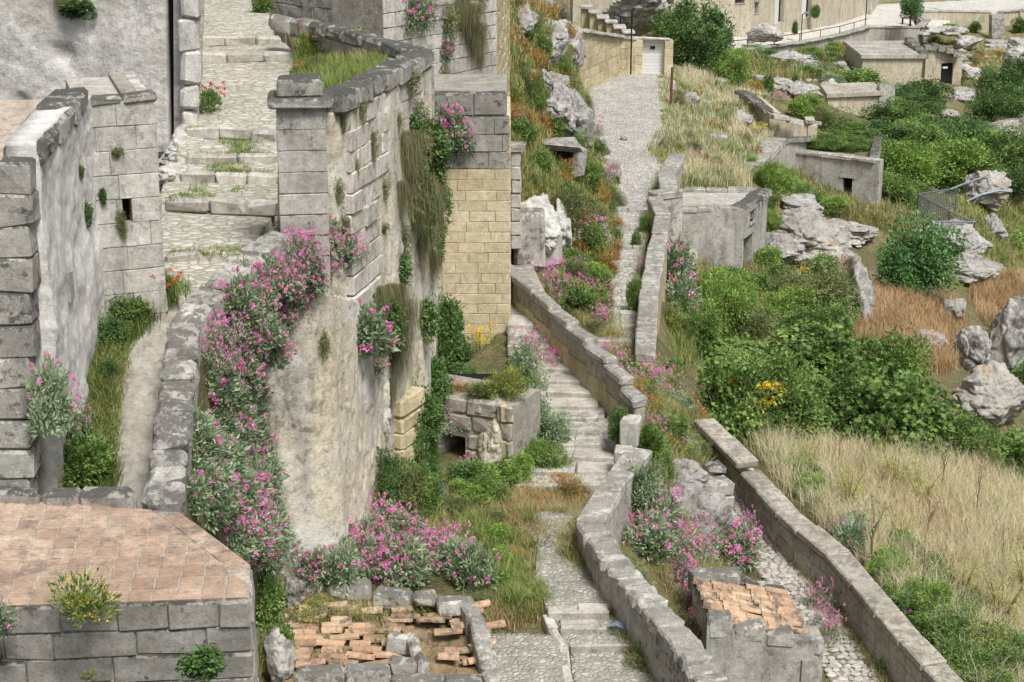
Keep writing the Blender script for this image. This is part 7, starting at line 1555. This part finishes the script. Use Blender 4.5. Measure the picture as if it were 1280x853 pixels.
# bare twigs in front of the cliff and a lost bucket
tw_ = thing('bare_twig', hit(365, 690), 'two bare dark twigs leaning against the stained cliff foot', 'branch')
b0 = hit(362, 690)
for dx, h in ((-.05, 1.6), (.1, 1.45)):
    V, Fc = tube([b0 + Vector((dx, 0, -.1)), b0 + Vector((dx + .1, 0, h * .5)), b0 + Vector((dx + .22, .05, h))], [.016, .012, .005], 5); wobj('stem', V, Fc, M['bark'], tw_)
    V, Fc = tube([b0 + Vector((dx + .1, 0, h * .5)), b0 + Vector((dx + .4, .0, h * .8))], [.008, .003], 4); wobj('side_shoot', V, Fc, M['bark'], tw_)
bk = thing('bucket', hit(541, 622), 'dented grey metal bucket lying on its side before the cave mouth', 'bucket')
b0 = hit(541, 620) + Vector((0, 0, .12)); ax_ = Vector((.95, -.25, .05)).normalized()
V, Fc = tube([b0 - ax_ * .14, b0 + ax_ * .15], [.095, .125], 14); wobj('body', V, Fc[:-1], M['bluegrey'], bk); V, Fc = tube([b0 + ax_ * .14, b0 + ax_ * .165], [.133, .133], 14); wobj('rim', V, Fc[:-2], M['galv'], bk)

# loose stones strewn over terrace, slopes and valley floor
def pebbles(name, label, poly, n, size, mat, seed):
    r = np.random.RandomState(seed); bm = bmesh.new(); bmesh.ops.create_icosphere(bm, subdivisions=1, radius=1); V0 = np.array([v.co[:] for v in bm.verts]); F0 = np.array([[v.index for v in f.verts] for f in bm.faces]); bm.free()
    xs = [p[0] for p in poly]; ys = [p[1] for p in poly]; V = []; Fc = []; c = 0
    while c < n:
        x, y = r.uniform(min(xs), max(xs)), r.uniform(min(ys), max(ys))
        if not inpoly(np.array(x), np.array(y), poly): continue
        p = hit(x, y); s = size * r.uniform(.4, 1.4) * r.uniform(.7, 1.3, 3) * np.array([1, 1, .6]); V.append((V0 + r.normal(0, .16, V0.shape)) * s + np.array(p[:])); Fc.append(F0 + len(V0) * c); c += 1
    tag(wobj(name, np.concatenate(V), np.concatenate(Fc), M[mat]), label, 'stones', None, 'stuff')
pebbles('loose_stones', 'loose grey stones strewn over the terrace below the plinth', TER, 160, .05, 'pale', 1)
pebbles('loose_stones', 'loose pale stones strewn along the steep hillside', HILL, 160, .1, 'rock', 2)
pebbles('loose_stones', 'loose stones strewn over the slope outside the balustrade', SLOPE, 110, .06, 'rock', 3)
pebbles('loose_stones', 'loose stones lying in the upper meadow beside the plaza', [(840, 100), (960, 108), (960, 165), (930, 230), (860, 232), (842, 190)], 90, .12, 'rock', 4)
pebbles('loose_stones', 'loose stones scattered on the far slope below the street', [(900, 75), (1060, 70), (1070, 100), (960, 108)], 120, .25, 'rock', 5)
pebbles('loose_stones', 'loose stones scattered between the far rocks by the hut', [(1200, 60), (1290, 60), (1290, 130), (1210, 120)], 160, .28, 'rock', 6)
pebbles('loose_stones', 'broken tile and stone rubble inside the collapsed roof', [(350, 760), (585, 752), (612, 835), (350, 840)], 500, .035, 'coppo', 7)
scatter(['val_leafy', 'val_spray'], [(235, 600), (290, 590), (345, 660), (335, 735), (290, 690)], 16, 54, 50, 'valerian_bush', 'valerian bush low on the bank between roof deck and cliff', 'plant', 'valerian low on the bank')
for x, y, w, h, k in ((240, 640, 50, 50, 'val_leafy'), (262, 655, 54, 54, 'val_leafy'), (285, 675, 50, 54, 'val_dense'), (300, 690, 44, 50, 'val_leafy'), (250, 610, 50, 50, 'val_leafy'), (275, 640, 54, 50, 'val_dense'), (308, 712, 40, 46, 'val_dense'), (232, 600, 44, 44, 'val_leafy')):
    spawn(k, x, y, w, h, 'valerian_bush', 'valerian bush pressed against the splayed edge of the tiled deck', 'plant', 'valerian against the splayed deck edge')
for x, w in ((1025, 50), (1050, 56), (1078, 40)): spawn('bush_green', x, 192, w, 18, 'roof_shrub', 'green shrub growing on the flat roof of the garden house', 'shrub', 'shrubs on the garden house roof', y=P(x, 186, -12.35).y)
for x, y, w, h, k in ((478, 648, 50, 84, 'bush_dark'), (498, 650, 60, 70, 'shrub_moss'), (522, 640, 50, 60, 'bush_green'), (535, 622, 36, 40, 'bush_dark'), (505, 605, 54, 80, 'bush_dark'), (520, 590, 40, 70, 'shrub_moss'), (536, 600, 30, 60, 'bush_dark'), (470, 655, 40, 50, 'shrub_moss'), (610, 625, 50, 34, 'bush_green'), (640, 610, 50, 40, 'bush_fresh'), (585, 628, 50, 26, 'bush_fresh'), (560, 640, 50, 20, 'shrub_moss')):
    spawn(k, x, y, w, h, 'corner_bush', 'bushy growth crowding the dark corner before the cave mouth', 'shrub', 'bushes in the corner before the cave mouth')
for x, y, w, h, k in ((650, 520, 40, 50, 'bush_green'), (668, 545, 46, 50, 'shrub_grey'), (690, 560, 40, 44, 'shrub_grey'), (680, 590, 50, 40, 'bush_green'), (650, 470, 30, 40, 'shrub_grey'), (700, 595, 40, 30, 'tuft_green'), (715, 620, 34, 24, 'tuft_mixed')):
    spawn(k, x, y, w, h, 'stair_bush', 'bush spilling from the left over the pale stair', 'shrub', 'bushes spilling over the stair')
for x, y, w, h, k in ((870, 440, 60, 50, 'bush_green'), (860, 410, 40, 40, 'bush_fresh'), (985, 400, 60, 40, 'bush_fresh'), (1000, 425, 70, 40, 'bush_green'), (1040, 425, 60, 46, 'bush_green'), (940, 425, 50, 40, 'shrub_moss'), (1060, 395, 40, 40, 'shrub_moss'), (915, 375, 40, 30, 'bush_green')):
    spawn(k, x, y, w, h, 'valley_bush', 'loose bush on the valley floor above the fig thicket', 'shrub', 'loose bushes above the fig thicket')
for x, y, w, h, k in [(1310 + 45 * (j % 4) + rnd(-15, 15), 200 + 62 * (j // 4) + rnd(-20, 20), rnd(60, 100), rnd(40, 70), RN.choice(['bush_green', 'bush_dark', 'bush_fresh', 'shrub_moss'])) for j in range(28)]:
    spawn(k, x, y, w, h, 'gorge_bush', 'bush on the gorge side beyond the valley edge rocks', 'shrub', 'bushes beyond the valley edge')
grass('gorge_grass', 'mixed grass on the gorge side beyond the valley edge rocks', [(1290, 150), (1480, 150), (1480, 600), (1290, 590)], 3500, 8, .5, .018, 'grassm', .7, .15, 70)
for j in range(26):        # flowers spilling down the outer side of the parapet, from the pillar to the bank
    t = j / 25 * 3.6; k = 3 + int(t); f = t - int(t); a = PPX[min(k, 7)].lerp(PPX[min(k + 1, 7)], f)
    spawn(RN.choice(['val_dense', 'val_dense', 'val_leafy', 'val_spray']), 0, 0, rnd(34, 52), rnd(36, 54), 'valerian_bush', 'pink valerian spilling down the outer face of the walkway parapet', 'plant', 'valerian on the outer parapet face', pos=a + Vector((rnd(.2, .5), rnd(-.15, .1), -rnd(.25, 1.25))))
for x, w, h, k in ((520, 40, 24, 'shrub_moss'), (550, 44, 20, 'shrub_green'), (578, 40, 18, 'dry_weed'), (604, 44, 22, 'shrub_moss'), (628, 36, 30, 'yellow_weed'), (640, 36, 40, 'yellow_weed'), (560, 30, 24, 'val_spray')):
    spawn(k, x, 497, w, h, 'plinth_weed', 'weeds trailing over the broken top of the plinth', 'plant', 'weeds on the plinth top', y=26.2 - .007 * (x - 500))
for y in range(215, 430, 14):
    spawn(RN.choice(['shrub_moss', 'tuft_mixed', 'val_spray', 'tuft_green', 'dry_weed']), mpx(y, 0) + rnd(-4, 5), y, rnd(16, 30), rnd(12, 24), 'path_weed', 'weed clump creeping over the hill side edge of the main path', 'plant', 'weeds creeping over the main path edge')
for x, y in ((662, 660), (668, 690), (664, 715), (672, 740), (680, 755), (730, 668), (735, 690), (742, 715), (752, 735), (765, 755), (655, 650), (700, 652), (690, 648)):
    spawn(RN.choice(['tuft_mixed', 'tuft_dry', 'tuft_green', 'dry_weed', 'shrub_moss']), x, y, rnd(26, 44), rnd(14, 26), 'path_tuft', 'weed tuft hanging over the edge of the worn lower path', 'plant', 'weed tufts along the lower path')
# ---- telling look-alikes apart: size and nearest landmark
LM = [(o, n) for o, n in ((gpz, 'block pillar'), (pier, 'yellow pier'), (pln, 'plinth'), (deck, 'roof deck'), (r1, 'collapsed roof'), (r2, 'tiled ruin'), (stair, 'stair'), (gt, 'white gate'), (b1, 'box house'), (b2h, 'garden house'), (b3, 'hut'), (fn, 'railing'), (h2, 'block house'), (bo, 'strapped boulder'), (rw_, 'lane parapet'), (cr, 'rock-cut wall'), (cr2, 'cave rock'), (fh, 'street house'), (b5, 'low store'))]
by = {}
for o in bpy.data.objects:
    if o.parent is None and o.get('group') and o.get('label'): by.setdefault((o['group'], o['label']), []).append(o)
for (g_, l_), os_ in by.items():
    if len(os_) < 3: continue
    def sz(o): return o.scale[0] * o.scale[2] if o.type == 'EMPTY' else o.dimensions[0] * o.dimensions[2]
    q = sorted(sz(o) for o in os_); lo, hi = q[len(q) // 3], q[(2 * len(q)) // 3]
    for o in os_:
        w = 'small' if sz(o) < lo else ('large' if sz(o) > hi else 'mid-sized')
        lab = l_ if l_.split()[0] in ('small', 'tiny', 'low', 'large') else w + ' ' + l_
        c = o.location; near = min(LM, key=lambda t: (t[0].location - c).length)[1]
        if len((lab + ' nearest the ' + near).split()) <= 16 and near.split()[-1] not in lab: lab += ', nearest the ' + near
        o['label'] = lab
